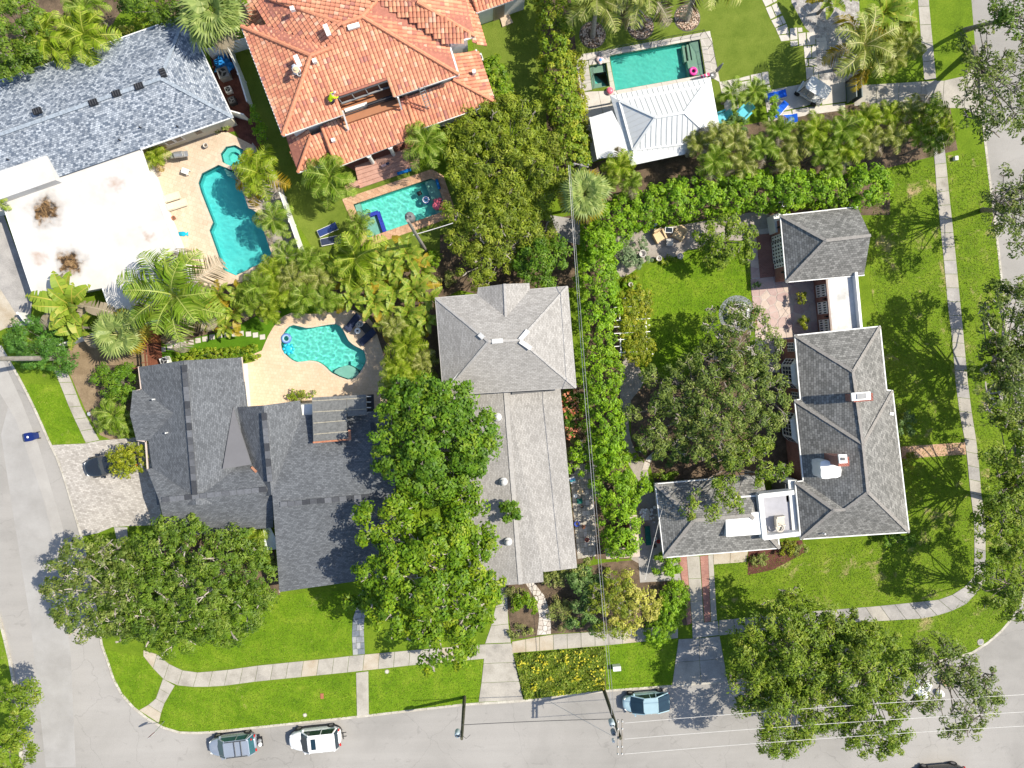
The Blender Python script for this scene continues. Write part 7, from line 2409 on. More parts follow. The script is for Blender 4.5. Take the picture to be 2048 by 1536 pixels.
# stop sign
b = P(329, 1442, 0)
t = thing('stop_sign', 'stop sign on a thin post at the corner ramp', 'traffic sign', b, math.radians(127))
MB().tube([(0, 0, 0), (0, 0, 2.7)], .03, 8).build('post', M_GALV, t, False)
oc = [(math.cos(a * math.tau / 8 + math.tau / 16), math.sin(a * math.tau / 8 + math.tau / 16)) for a in range(8)]
def octa(r, x):
    return [(x, c * r, 2.35 + s * r) for c, s in oc]
g = MB().add(octa(.40, .035) + octa(.40, .05), [tuple(range(8)), tuple(reversed(range(8, 16)))] + [(i, (i + 1) % 8, 8 + (i + 1) % 8, 8 + i) for i in range(8)])
pl_ = g.build('sign_plate', M_WHITE, t, False)
MB().add(octa(.37, .056), [tuple(range(8))]).build('sign_face', plain('sign_red', (0.45, 0.02, 0.02), 0.5, 0.05), pl_, False)
fc = bpy.data.curves.new('sign_text', 'FONT'); fc.body = 'STOP'; fc.size = 0.28; fc.align_x = 'CENTER'; fc.align_y = 'CENTER'
fo = bpy.data.objects.new('sign_text', fc); COL.objects.link(fo)
bpy.context.view_layer.update()
_tm = bpy.data.meshes.new_from_object(fo.evaluated_get(bpy.context.evaluated_depsgraph_get()))
bpy.data.objects.remove(fo)
fo = bpy.data.objects.new('sign_text', _tm); COL.objects.link(fo); fo.parent = pl_
fo.location = (.062, 0, 2.35); fo.rotation_euler = (math.pi / 2, 0, math.pi / 2); _tm.materials.append(M_WHITE)

# ---------------------------------------------------------------- loungers, chairs, tables
def lounger(label, px, py, ang, L, Wd, m, frame, back=0.45, z=0.05, group=None, zone=None):
    p = P(px, py, z)
    t = thing('sun_lounger', label, 'sun lounger', p, math.radians(ang), group)
    f = MB()
    for y in (-Wd / 2, Wd / 2): f.bar((-L / 2, y, .27), (L / 2, y, .27), .05, .06)
    f.bar((-L / 2, -Wd / 2, .272), (-L / 2, Wd / 2, .272), .05, .06)
    f.build('frame', frame, t, False)
    for x in (-L * .4, L * .4):
        for y in (-Wd / 2 + .03, Wd / 2 - .03):
            MB().box((x, y, .13), (.05, .05, .24)).build('leg', frame, t, False)
    MB().box((-L * .16, 0, .33), (L * .64, Wd * .92, .08)).build('cushion', m, t, False)
    MB().bar((L * .16, 0, .35), (L * .5, 0, .35 + back * L * .3), Wd * .92, .08).build('backrest', m, t, False)
    return t


M_NAVY = plain('navy_fabric', (0.025, 0.035, 0.075), 0.85, 0.15, 5)
M_NAVY2 = plain('bright_navy_fabric', (0.02, 0.045, 0.17), 0.85, 0.15, 5)
M_BLUEF = plain('cobalt_fabric', (0.0, 0.10, 0.62), 0.8, 0.12, 5)
M_TURQ = plain('turquoise_plastic', (0.05, 0.40, 0.50), 0.5, 0.1, 4)
M_BEIGE = plain('beige_fabric', (0.62, 0.52, 0.39), 0.85, 0.08, 5)
M_WICK = plain('pale_wicker', (0.55, 0.50, 0.42), 0.8, 0.15, 18)
M_WICKT = plain('tan_wicker', (0.58, 0.43, 0.25), 0.8, 0.12, 18)
M_STONE = plain('cast_stone', (0.44, 0.41, 0.37), 0.9, 0.18, 5, bump=0.3)
M_TERRA = plain('terracotta', (0.33, 0.12, 0.065), 0.85, 0.15, 5)
lounger('upper of two beige loungers on the cream pool deck', 343, 397, 198, 1.75, .6, M_BEIGE, M_CREAMW, .1)
lounger('lower of two beige loungers on the cream pool deck', 357, 411, 198, 1.75, .6, M_BEIGE, M_CREAMW, .1)
lounger('navy lounger on the turf beside the coral pool', 657, 461, 24, 1.8, .62, M_NAVY2, M_WHITE, .5)
lounger('white-framed dark lounger below the navy one on the turf', 664, 482, 12, 1.85, .62, M_NAVY, M_WHITE, .2)
lounger('dark lounger on the kidney pool deck nearest the water', 707, 645, 52, 1.75, .6, M_NAVY, M_NAVY, .25)
lounger('dark lounger on the kidney pool deck nearest the thicket', 736, 674, 42, 1.75, .6, M_NAVY, M_NAVY, .25)
lounger('upper cobalt lounger beside the golf cart', 1550, 193, 12, 1.65, .7, M_BLUEF, M_WHITE, .3)
lounger('tilted cobalt lounger below the golf cart', 1557, 222, 50, 1.6, .62, M_BLUEF, M_WHITE, .3)
lounger('cobalt lounger half hidden by the palms below the golf cart', 1577, 240, 5, 1.2, .8, M_BLUEF, M_WHITE, .5)


def adirondack(label, px, py, ang, m, k=1.0, cat='chair', z=0.04, name='garden_chair'):
    p = P(px, py, z)
    t = thing(name, label, cat, p, math.radians(ang))
    MB().add([(-.3 * k, -.28 * k, .3), (.35 * k, -.28 * k, .4), (.35 * k, .28 * k, .4), (-.3 * k, .28 * k, .3), (-.3 * k, -.28 * k, .26), (.35 * k, -.28 * k, .36), (.35 * k, .28 * k, .36), (-.3 * k, .28 * k, .26)],
             [(0, 1, 2, 3), (7, 6, 5, 4), (0, 4, 5, 1), (1, 5, 6, 2), (2, 6, 7, 3), (3, 7, 4, 0)]).build('seat', m, t, False)
    for i in range(5):
        y = (-.22 + .11 * i) * k
        MB().bar((-.28 * k, y, .3), (-.62 * k, y * 1.15, .95 - abs(i - 2) * .05), .095 * k, .03).build('back_slat', m, t, False)
    for sg in (-1, 1):
        MB().box((.0, sg * .36 * k, .55), (.72 * k, .12 * k, .035)).build('armrest', m, t, False)
        for x in (-.25, .3): MB().box((x * k, sg * .34 * k, .27), (.06, .05, .54)).build('leg', m, t, False)
    return t


adirondack('turquoise garden chair nearest the cabana roof', 1441, 237, 200, M_TURQ, 1.25)
adirondack('turquoise garden chair facing the cabana palms', 1484, 229, 225, M_TURQ, 1.35)


def club(label, px, py, ang, m, z=0.02, k=1.0):
    """Low solid armchair with sloping arms."""
    t = thing('armchair', label, 'chair', P(px, py, z), math.radians(ang))
    MB().box((0, 0, .22 * k), (.75 * k, .7 * k, .4 * k)).build('seat', m, t, False)
    MB().add([(-.45 * k, -.42 * k, .05), (-.25 * k, -.42 * k, .05), (-.25 * k, .42 * k, .05), (-.45 * k, .42 * k, .05), (-.58 * k, -.36 * k, .9 * k), (-.46 * k, -.36 * k, .9 * k), (-.46 * k, .36 * k, .9 * k), (-.58 * k, .36 * k, .9 * k)],
             [(3, 2, 1, 0), (4, 5, 6, 7), (0, 1, 5, 4), (1, 2, 6, 5), (2, 3, 7, 6), (3, 0, 4, 7)]).build('backrest', m, t, False)
    for sg in (-1, 1):
        MB().bar((-.4 * k, sg * .42 * k, .62 * k), (.4 * k, sg * .4 * k, .45 * k), .13 * k, .1).build('armrest', m, t, False)
        MB().box((.05, sg * .41 * k, .25 * k), (.8 * k, .1, .5 * k)).build('side_panel', m, t, False)
    return t


club('tan armchair on the gravel nearest the round grey shrub', 1317, 474, -60, M_WICKT, k=1.1)
club('tan armchair on the gravel nearest the citrus tree', 1356, 470, -120, M_WICKT, k=1.1)
club('square white wicker chair on the white balcony', 1557, 1040, 5, M_WICK, 3.1, .95)
t = thing('tub_chair', 'round white wicker tub chair on the white balcony', 'chair', P(1554, 1052, 3.1), .3)
MB().lathe((0, 0, 0), [(.22, 0), (.3, .3), (.34, .42), (.2, .42)], 18).build('seat', M_WICK, t, False)
MB().torus((0, 0, .62), .34, .07, 20, 8).build('backrest', M_WICK, t, False)


def table(label, px, py, ang, sx, sy, h, m, z=0.02, name='side_table', leg=None, cat='table'):
    t = thing(name, label, cat, P(px, py, z), math.radians(ang))
    MB().box((0, 0, h), (sx, sy, .05)).build('table_top', m, t, False)
    for x in (-sx * .42, sx * .42):
        for y in (-sy * .42, sy * .42): MB().box((x, y, h / 2 - .01), (.05, .05, h - .03)).build('leg', leg or m, t, False)
    return t


table('pale square table between the tan armchairs', 1337, 486, 2, .62, .62, .45, M_STONE)
t = table('white-framed glass table behind the tan armchairs', 1335, 462, -3, .72, .5, .5, M_WHITE)
MB().box((0, 0, .532), (.6, .4, .012)).build('glass_pane', M_GLASS, t, False)
table('round-edged dark metal table standing on the kidney pool deck', 733, 656, 40, .75, .75, .4, M_BLACK)
t = thing('side_table', 'small white round table between the dark loungers', 'table', P(717, 662, .05))
MB().lathe((0, 0, 0), [(.2, 0), (.05, .06), (.05, .45), (.27, .47), (.27, .5)], 18).build('table_top', M_WHITE, t, False)
MB().box((0, 0, .52), (.18, .14, .03)).build('phone', M_BLACK, t, False)
t = thing('garden_chair', 'white wire chair beside the dark loungers', 'chair', P(722, 648, .05), .6)
MB().torus((0, 0, .42), .24, .03, 16, 6).build('seat_ring', M_WHITE, t, False)
MB().lathe((0, 0, .4), [(.22, 0), (.22, .03)], 14).build('seat', M_MGREY, t, False)
for a in range(4): MB().bar((.2 * math.cos(a * 1.57), .2 * math.sin(a * 1.57), 0), (.2 * math.cos(a * 1.57), .2 * math.sin(a * 1.57), .42), .03, .03).build('leg', M_WHITE, t, False)
MB().torus((-.2, 0, .62), .18, .025, 14, 6).build('backrest', M_WHITE, t, False)
table('small white folding table on the cream pool deck', 375, 345, -20, .6, .45, .5, M_WHITE)

# grill
t = thing('barbecue_grill', 'stainless barbecue grill on the cream deck under the blue roof', 'grill', P(367, 315, .05), math.radians(8))
M_STEEL = plain('stainless', (0.45, 0.45, 0.45), 0.35, 0.15, 4, .5, .6)
MB().box((0, 0, .45), (.75, .5, .8)).build('cabinet', M_DGREY, t, False)
g = MB(); g.tube([(-.36, 0, .9), (.36, 0, .9)], .27, 14); g.build('hood', M_STEEL, t, False)
for sg in (-1, 1): MB().box((sg * .58, 0, .86), (.36, .46, .05)).build('side_shelf', M_STEEL, t, False)
for k in range(4): MB().lathe((-.27 + .18 * k, -.3, .8), [(.035, 0), (.03, .04)], 8).build('knob', M_BLACK, t, False)
MB().bar((-.25, -.26, 1.05), (.25, -.26, 1.05), .03, .03).build('handle', M_STEEL, t, False)

# condensers
def condenser(label, px, py, k, m, z=0.0, fan=M_BLACK, rz=.35):
    t = thing('condenser', label, 'air conditioner', P(px, py, z), rz)
    MB().box((0, 0, .42 * k), (.85 * k, .85 * k, .84 * k)).build('casing', m, t, False)
    MB().lathe((0, 0, .845 * k), [(.34 * k, 0), (.34 * k, .02)], 20).build('fan_grille', fan, t, False)
    for a in range(3): MB().bar((0, 0, .88 * k), (.3 * k * math.cos(a * 2.1), .3 * k * math.sin(a * 2.1), .875 * k), .12 * k, .015).build('fan_blade', M_MGREY, t, False)
    MB().torus((0, 0, .87 * k), .35 * k, .02, 20, 5).build('grille_ring', M_MGREY, t, False)


condenser('large grey condenser beside the crumpled blue tarp', 453, 153, 1.05, M_MGREY)
condenser('small white pump box below the large grey condenser', 460, 183, .6, M_WHITE)
condenser('small black pump near the white gate post', 468, 205, .7, M_DGREY)
condenser('white condenser beside the timber gate of the dark house', 335, 722, .8, M_WHITE)
condenser('pale condenser at the east corner of the orange house', 958, 122, .8, M_WHITE2)
pos, nr, tt, cc = crown_points([(P(447, 132, .25), (.55, .6, .3))], 200, .3, 10, 77, lo=0.1, shell=.8)
o = link('blue_tarp', leafmesh('blue_tarp', pos, nr, .5, .4, tt, 7), plain('tarp_blue', (0.03, 0.28, 0.70), .5, .35, 4)); tag(o, 'crumpled blue tarp heaped by the white fence', 'tarp')

# ---------------------------------------------------------------- fences, gates, pergolas
def fence(label, pts, h=1.8, m=M_WHITE, w=2.3, name='fence', th=0.05, post=0.13, z=0.0):
    root = thing(name, label, 'fence', P(*pts[0], 0))
    for i in range(len(pts) - 1):
        a, b = P(*pts[i], 0), P(*pts[i + 1], 0)
        n = max(1, round((b - a).length / w))
        for k in range(n):
            p_, q_ = a.lerp(b, k / n), a.lerp(b, (k + 1) / n)
            MB().bar(p_ + Vector((0, 0, h / 2)), q_ + Vector((0, 0, h / 2)), th, h - .1).build('panel', m, root)
            MB().bar(p_ + Vector((0, 0, h - .03)), q_ + Vector((0, 0, h - .03)), th + .05, .08).build('top_rail', m, root)
            g_ = MB().box(p_ + Vector((0, 0, h / 2 + .04)), (post, post, h + .08), math.atan2((b - a).y, (b - a).x))
            g_.box(p_ + Vector((0, 0, h + .1)), (post + .05, post + .05, .04), math.atan2((b - a).y, (b - a).x))
            g_.build('post', m, root)
    return root


fence('white vinyl fence closing the side yard under the large fan palm', [(428, 117), (466, 107), (512, 93)])
fence('white vinyl fence between the red mulch and the dark side turf', [(470, 112), (492, 165), (508, 218)])
fence('short white vinyl fence at the corner of the blue roof', [(470, 234), (502, 243)])
fence('long white fence between the two upper pool yards', [(572, 396), (610, 505)])
fence('white fence running behind the fan palm to the timber gate', [(142, 690), (215, 667), (290, 655), (335, 642)])
fence('tiny white fence piece by the grey side driveway', [(55, 628), (70, 648)], 1.2)
t = NT('pool_mesh')
_tr = t.new('ShaderNodeBsdfTransparent'); _mx = t.new('ShaderNodeMixShader'); _mx.inputs[0].default_value = .1
t.done((.03, .03, .03), .7); t.ln(_tr.outputs[0], _mx.inputs[1]); t.ln(t.b.outputs[0], _mx.inputs[2]); t.ln(_mx.outputs[0], t.out.inputs['Surface'])
M_MESH = t.m
root = thing('pool_fence', 'black mesh safety fence round the cabana pool', 'fence', P(1180, 180, 0))
pf_ = [(1184, 182), (1181, 135), (1192, 118), (1222, 105), (1300, 91), (1400, 72), (1416, 98), (1426, 148)]
for i in range(len(pf_) - 1):
    a, b = P(*pf_[i], .04), P(*pf_[i + 1], .04)
    n = max(1, round((b - a).length / 1.0))
    MB().bar(a + Vector((0, 0, .6)), b + Vector((0, 0, .6)), .006, 1.1).build('mesh_panel', M_MESH, root)
    MB().bar(a + Vector((0, 0, 1.17)), b + Vector((0, 0, 1.17)), .025, .03).build('top_cord', M_BLACK, root)
    for k in range(n): MB().bar(a.lerp(b, k / n), a.lerp(b, k / n) + Vector((0, 0, 1.2)), .03, .03).build('post', M_BLACK, root)
root = thing('driveway_gate', 'dark green-grey double gate across the paver driveway', 'gate', P(1700, 185, 0))
for x in (1692, 1703):
    a, b = P(x, 166, 0), P(x + 2, 207, 0)
    MB().bar(a + Vector((0, 0, .85)), b + Vector((0, 0, .85)), .09, 1.6).build('gate_leaf', plain('gate_slate', (.10, .13, .13), .5, .15), root)
    MB().box(a + Vector((0, 0, .9)), (.16, .16, 1.8)).build('post', M_BLACK, root)
M_WOOD = mottled('red_cedar', [(.3, (.13, .045, .025)), (.7, (.22, .085, .05))], 3, 14, .3)
M_WOODO = mottled('orange_cedar', [(.3, (.30, .10, .04)), (.7, (.40, .16, .07))], 3, 14, .3)
root = thing('garden_gate', 'red cedar gate passage with slatted beams beside the dark roof', 'gate', P(298, 700, 0))
for k in range(6):
    a, b = (297 + k * 4.3, 668 + k * 0.2), (302 + k * 4.3, 735 + k * .2)
    MB().bar(P(*a, .05), P(*b, .05), .19, .06).build('deck_board', M_WOOD, root)
MB().bar(P(300, 655, 1.2), P(306, 686, 1.2), .5, 1.8).build('gate_leaf', M_WOODO, root)
for x in (287, 293): MB().bar(P(x, 668, 2.2), P(x + 5, 735, 2.2), .09, .14).build('beam', M_WOOD, root)
for k in range(3): MB().bar(P(283, 690 + 18 * k, 2.3), P(298, 688 + 18 * k, 2.3), .07, .08).build('cross_slat', M_WOOD, root)
for x, y in ((290, 668), (294, 735)): MB().bar(P(x, y, 0), P(x, y, 0) + Vector((0, 0, 2.2)), .12, .12).build('post', M_WOOD, root)
root = thing('pergola', 'white pergola frame under the vine canopy', 'pergola', P(1250, 650, 0))
for k in range(9): MB().bar(P(1228, 602 + 13 * k, 2.3), P(1300, 598 + 13 * k, 2.3), .06, .12).build('rafter', M_WHITE, root)
for x in (1238, 1290): MB().bar(P(x, 596, 2.2), P(x + 4, 712, 2.2), .1, .12).build('beam', M_WHITE, root)
for x, y in ((1240, 600), (1244, 708), (1290, 600), (1294, 708)):
    q = P(x, y, 0); MB().bar(q, q + Vector((0, 0, 2.2)), .12, .12).build('post', M_WHITE, root)

# ---------------------------------------------------------------- pool toys
def floaty(name, label, px, py, parts, z=-0.02, rz=0.0):
    t = thing(name, label, 'pool float', P(px, py, z), rz)
    for nm, mb, m in parts: mb.build(nm, m, t, False, True)
    return t


M_PINK2 = plain('hot_pink_vinyl', (0.70, 0.05, 0.30), .35, .05)
M_PINK3 = plain('coral_pink_vinyl', (0.70, 0.14, 0.20), .35, .05)
M_RBLUE = plain('ring_blue_vinyl', (0.10, 0.20, 0.48), .35, .1)
M_NVY = plain('navy_vinyl', (0.01, 0.03, 0.26), .35, .1)
M_AQUA = plain('aqua_vinyl', (0.02, 0.42, 0.55), .3, .15, 8)
M_POOLB = plain('blue_foam', (0.0, 0.17, 0.50), .7, .08)
floaty('swim_ring', 'blue swim ring floating in the kidney pool', 573, 677, [('tube', MB().torus((0, 0, .05), .36, .12), M_RBLUE), ('inner_band', MB().torus((0, 0, .07), .30, .10), plain('pale_blue_vinyl', (.28, .42, .60), .35))])
pt = [('disc', MB().lathe((0, 0, -.02), [(.2, 0), (.36, .06), (.3, .12), (.1, .13)], 20), M_AQUA)]
for a in range(8): pt.append(('petal', MB().ball((.42 * math.cos(a * .785), .42 * math.sin(a * .785), .03), (.15, .15, .08), 10, 6), M_AQUA))
floaty('pool_float', 'aqua flower-shaped float below the blue swim ring', 577, 698, pt)
floaty('swim_ring', 'navy striped swim ring in the coral pool', 852, 400, [('tube', MB().torus((0, 0, .05), .28, .09), M_NVY), ('white_band', MB().torus((0, 0, .10), .27, .045), M_WHITE), ('core', MB().torus((0, 0, .03), .16, .05), M_RBLUE)])
pk = [('body', MB().ball((0, 0, .08), (.52, .42, .16), 18, 8), M_PINK3)]
for x, y in ((.25, .5), (.5, .12), (.42, -.4), (-.1, .48)): pk.append(('claw', MB().ball((x, y, .08), (.22, .16, .1), 10, 6), M_PINK3))
pk += [('eye', MB().ball((.28, .1, .25), .05, 8, 5), M_BLACK), ('eye', MB().ball((.18, -.2, .25), .05, 8, 5), M_BLACK)]
floaty('pool_float', 'big coral pink crab-shaped float in the coral pool', 876, 411, pk, rz=.2)
floaty('foam_float', 'dark square foam float in the coral pool', 839, 387, [('pad', MB().box((0, 0, .03), (.4, .36, .08), .5), M_BLACK)])
floaty('foam_roll', 'rolled blue foam mat on the turf below the pink steps', 809, 344, [('roll', MB().tube([(-.62, -.2, .15), (.62, .2, .15)], .14, 12), M_POOLB)], 0.02)
floaty('foam_roll', 'rolled blue foam mat on the end of the coral pool', 876, 369, [('roll', MB().tube([(-.12, .42, .12), (.14, -.42, .12)], .13, 12), M_POOLB)], 0.06)
floaty('swim_ring', 'hot pink swim ring on the cabana pool shelf', 1386, 143, [('tube', MB().torus((0, 0, .06), .27, .13), M_PINK2)])
floaty('beach_ball', 'pink segmented ball float beside the cabana corner', 1219, 183, [('ball', MB().ball((0, 0, .2), (.32, .32, .2), 16, 8), M_PINK3), ('seam', MB().torus((0, 0, .2), .325, .012), M_WHITE)], 0.06)
floaty('heart_float', 'pale pink and blue heart float on the spa edge', 1200, 122, [('lobe', MB().ball((-.14, .1, .12), (.24, .24, .12), 12, 6), plain('pale_pink', (.62, .48, .48), .4)), ('lobe', MB().ball((.14, .1, .125), (.24, .24, .12), 12, 6), plain('pale_pink', (.62, .48, .48), .4)),
                                                                       ('point', MB().ball((0, -.14, .12), (.2, .24, .12), 12, 6), plain('pale_pink', (.62, .48, .48), .4)), ('blue_centre', MB().ball((0, .0, .2), (.15, .17, .08), 12, 6), plain('float_blue', (.08, .25, .55), .4))], 0.05)
t = floaty('fish_mat', 'small blue fish-shaped mat on the cream deck', 367, 468, [('body', MB().prism([Vector((x, y, 0)) for x, y in ((-.4, -.18), (.1, -.2), (.22, -.06), (.42, -.2), (.42, .2), (.22, .06), (.1, .2), (-.4, .18))], 0, .06), plain('mat_blue', (0.0, .38, .55), .5))], 0.045)
t = thing('beach_towel', 'pink striped towel beside the cabana pool corner', 'towel', P(1411, 151, .06), .35)
MB().box((0, 0, .01), (.8, .3, .02)).build('cloth', plain('towel_pink', (.60, .10, .22), .9), t, False)
for k in (-.2, .1): MB().box((k, 0, .013), (.1, .3, .024)).build('stripe', M_WHITE, t, False)
t = thing('umbrella', 'closed grey parasol on a round base by the cabana pool', 'parasol', P(1426, 151, .04))
MB().lathe((0, 0, 0), [(.3, 0), (.3, .08), (.05, .12)], 16).build('base', M_LEAD, t, False)
MB().lathe((0, 0, .1), [(.03, 0), (.03, .9), (.16, 1.0), (.13, 1.8), (.04, 2.5)], 10).build('folded_canopy', M_MGREY, t, False)

# ---------------------------------------------------------------- pots, fountain, ornaments
def pot(label, px, py, r, h, m, z=0.02, soil=True, name='planter', cat='planter', grp=None):
    t = thing(name, label, cat, P(px, py, z), 0, grp)
    MB().lathe((0, 0, 0), [(r * .6, 0), (r * .75, h * .3), (r * .95, h * .9), (r * 1.1, h * .92), (r * 1.1, h), (r * .85, h), (r * .82, h * .86)], 16).build('bowl', m, t, False, True)
    if soil: MB().lathe((0, 0, h * .8), [(r * .84, 0), (r * .5, .03), (.02, .04)], 12).build('soil', M_SOIL, t, False)
    return t


pot('tall stone planter rising from the round grey shrub', 1276, 513, .30, 1.9, M_STONE)
pot('stone planter on the lawn edge below the pale table', 1315, 518, .24, .55, M_STONE)
pot('stone planter on the lawn edge near the citrus tree', 1357, 514, .25, .6, M_STONE)
pot('small stone planter alone in the yellow groundcover', 1259, 570, .19, .5, M_STONE)
pot('topmost of the four terracotta pots along the patio edge', 1504, 624, .12, .4, M_TERRA)
pot('second terracotta pot down the patio edge', 1508, 632, .12, .4, M_TERRA)
pot('third terracotta pot down the patio edge', 1508, 641, .13, .4, M_TERRA)
pot('lowest of the four terracotta pots along the patio edge', 1509, 648, .11, .4, M_TERRA)
pot('small brown pot on the cream deck beside the loungers', 350, 437, .17, .35, M_TERRA)
pot('grey pot on the red mulch under the cream wall', 414, 293, .2, .4, M_STONE)
t = thing('fountain', 'round white stone fountain ring with grey pebbles beside the patio', 'fountain', P(1474, 628, 0))
MB().lathe((0, 0, 0), [(1.7, 0), (1.7, .03), (0.02, .04)], 28).build('pebble_bed', mottled('grey_pebbles', [(.3, (.10, .11, .12)), (.7, (.30, .32, .34))], 4, 18, .5, bump=.8, bscale=22), t, False)
g = MB(); g.lathe((0, 0, 0), [(1.05, 0), (1.05, .42), (.82, .42), (.82, .1)], 32, cap=False); g.build('basin_wall', M_WHITE2, t, False)
MB().lathe((0, 0, .1), [(.82, 0), (.02, .005)], 24).build('basin_floor', M_STONE, t, False)
MB().lathe((0, 0, .1), [(.16, 0), (.1, .3), (.1, .7), (.4, .85), (.36, .9), (.05, .86)], 16).build('pedestal', M_STONE, t, False)
t = thing('garden_ornament', 'small white and blue ornament on a stick under the ficus screen', 'ornament', P(1306, 453, 0))
MB().bar((-.25, -.3, .05), (.05, .05, .5), .05, .05).build('stick', M_STONE, t, False)
MB().ball((.08, .08, .55), (.16, .14, .2), 10, 6).build('head', M_WHITE, t, False)
MB().box((.06, .0, .32), (.22, .16, .2), .4).build('body', M_AQUA, t, False)
t = thing('garden_globe', 'white ring ornament beside the gravel path bend', 'ornament', P(1280, 899, 0))
MB().torus((0, 0, .45), .15, .04, 18, 6).build('ring', M_WHITE, t, False); MB().lathe((0, 0, 0), [(.1, 0), (.04, .1), (.04, .42)], 10).build('stem', M_STONE, t, False)
o = MB().box(P(1233, 1335, .3), (.72, .42, .6), .06).build('utility_box', M_WHITE); tag(o, 'white utility box on the vivid verge lawn', 'utility box')
o = MB().box(P(1911, 317, .2), (.26, .36, .4), .06).build('meter_box', M_WHITE); tag(o, 'small white meter box on the side verge', 'utility box')
for lab, x, y, r, m in (('round grey manhole cover on the corner verge', 1961, 1284, .26, M_MGREY), ('pale round valve cover on the lower verge lawn', 610, 1430, .15, M_CREAMW), ('pale valve cover beside the pavement near the bright tree', 774, 1343, .16, M_CREAMW)):
    t = thing('valve_cover', lab, 'utility cover', P(x, y, .01))
    MB().lathe((0, 0, 0), [(r * 1.25, 0), (r * 1.25, .03), (r, .035)], 16).build('frame', M_CONC, t, False)
    MB().lathe((0, 0, .036), [(r * .8, 0), (r * .5, .006)], 14).build('lid', m, t, False)
o = MB().box(P(644, 1392, .03), (.28, .5, .07), .05).build('valve_box', M_TERRA); tag(o, 'reddish valve box lid in the lower verge lawn', 'utility cover')
o = MB().box(P(178, 828, .06), (.25, .3, .08), .3).build('newspaper', M_WHITE); tag(o, 'folded white paper beside the sloping side pavement', 'newspaper')

# ladders
def ladder(label, a, b, w=.42, m=M_GALV, step=.3):
    t = thing('ladder', label, 'ladder', a)
    d = (b - a); s = d.normalized().cross(Vector((0, 0, 1))).normalized() * w / 2
    for sg in (-1, 1): MB().bar(a + s * sg, b + s * sg, .05, .08).build('stile', m, t)
    n = int(d.length / step)
    for i in range(1, n): MB().bar(a.lerp(b, i / n) - s, a.lerp(b, i / n) + s, .04, .04).build('rung', m, t)


ladder('aluminium ladder standing on the lower orange tiles beside the balcony', P(858, 217, 3.9), P(842, 172, 6.6))
ladder('aluminium ladder leaning on the lowest orange eave', P(969, 262, 0), P(955, 214, 3.7))
ladder('aluminium ladder lying behind the garage roof', P(1543, 411, .3), P(1601, 405, .3))

# pebble rings round the coconut palms
M_PEB = [plain('pebble_%d' % k, c, .8, .15, 6) for k, c in enumerate([(.50, .38, .28), (.38, .25, .18), (.58, .49, .40), (.44, .31, .24)])]
for k, (x, y, lab) in enumerate(((1185, 70, 'pebble ring round the coconut palm nearest the tall hedge'), (1281, 53, 'pebble ring round the middle coconut palm'), (1374, 36, 'pebble ring round the coconut palm nearest the paver path'))):
    c = P(x, y, 0)
    t = thing('pebble_ring', lab, 'pebble ring', c)
    MB().lathe((0, 0, 0), [(1.14, 0), (1.14, .05), (.02, .06)], 26).build('soil', M_SOIL, t, False)
    MB().torus((0, 0, .02), 1.16, .035, 30, 5).build('edging', M_LEAD, t, False)
    for q in range(4):
        g = MB(); r_2 = random.Random(k * 10 + q)
        for _ in range(70):
            a, rr = r_2.uniform(0, math.tau), math.sqrt(r_2.uniform(.16, 1)) * 1.08
            g.ball((rr * math.cos(a), rr * math.sin(a), .07), (r_2.uniform(.05, .09), r_2.uniform(.045, .08), .05), 6, 4)
        tag(g.build('pebbles', M_PEB[q], t, False, True), kind='stuff')
# bags and boxes put out under the oak
rr = random.Random(4)
for k in range(11):
    x, y = 1820 + rr.uniform(0, 62), 1362 + rr.uniform(0, 26)
    t = thing('rubbish_bag', 'white rubbish bag in the heap on the street under the sparse grey oak', 'rubbish bag', P(x, y, -.12), rr.uniform(0, 3), 'white bags heaped on the street')
    MB().ball((0, 0, .24), (rr.uniform(.35, .5), rr.uniform(.28, .4), .26), 10, 6).build('sack', M_WHITE, t, False, True)
    MB().lathe((0, 0, .46), [(.08, 0), (.03, .08), (.09, .14)], 8).build('knot', M_WHITE, t, False)
for lab, x, y, a in (('cardboard box on the upper side of the white bag heap', 1884, 1352, .4), ('cardboard box on the lower side of the white bag heap', 1890, 1362, -.3)):
    t = thing('cardboard_box', lab, 'box', P(x, y, -.12), a)
    MB().box((0, 0, .25), (.8, .55, .5)).build('body', plain('cardboard', (.45, .30, .18), .9), t, False)
    MB().box((.2, 0, .515), (.38, .53, .015)).build('flap', plain('cardboard', (.45, .30, .18), .9), t, False)

# ---------------------------------------------------------------- white terrace and side passage
root = tag(empty('tiled_terrace', P(1145, 935, 0)), kind='structure')
for i in range(5):
    for j in range(18):
        f = lambda u, v: lerp2(lerp2((1139, 930), (1184, 926), u), lerp2((1155, 1118), (1192, 1112), u), v)
        q = [f(i / 5, j / 18), f((i + 1) / 5, j / 18), f((i + 1) / 5, (j + 1) / 18), f(i / 5, (j + 1) / 18)]
        MB().prism(inset(PP(q), .012), -.03, .035 + rng.uniform(-.004, .004)).build('tile', rng.choice([M_WPAV, M_CONC, M_CONC]), root)
t = thing('shed', 'tan flat-roofed shed half under the lime hedge', 'shed', P(1245, 1080, 0))
MB().prism(PP([(1258, 1030), (1274, 1030), (1280, 1113), (1213, 1118), (1210, 1098), (1262, 1094)], 2.3), 2.2, 2.32).build('roof', mottled('tan_felt', [(.3, (.42, .34, .27)), (.7, (.55, .46, .38))], 1.5, 10, .2), t)
MB().prism(inset(PP([(1258, 1030), (1274, 1030), (1280, 1113), (1213, 1118), (1210, 1098), (1262, 1094)], 2.3), .12), -.02, 2.2).build('wall', M_BROWNW, t)
t = thing('potting_frame', 'grey cold frame beside the lime hedge and white terrace', 'cold frame', P(1188, 960, 0))
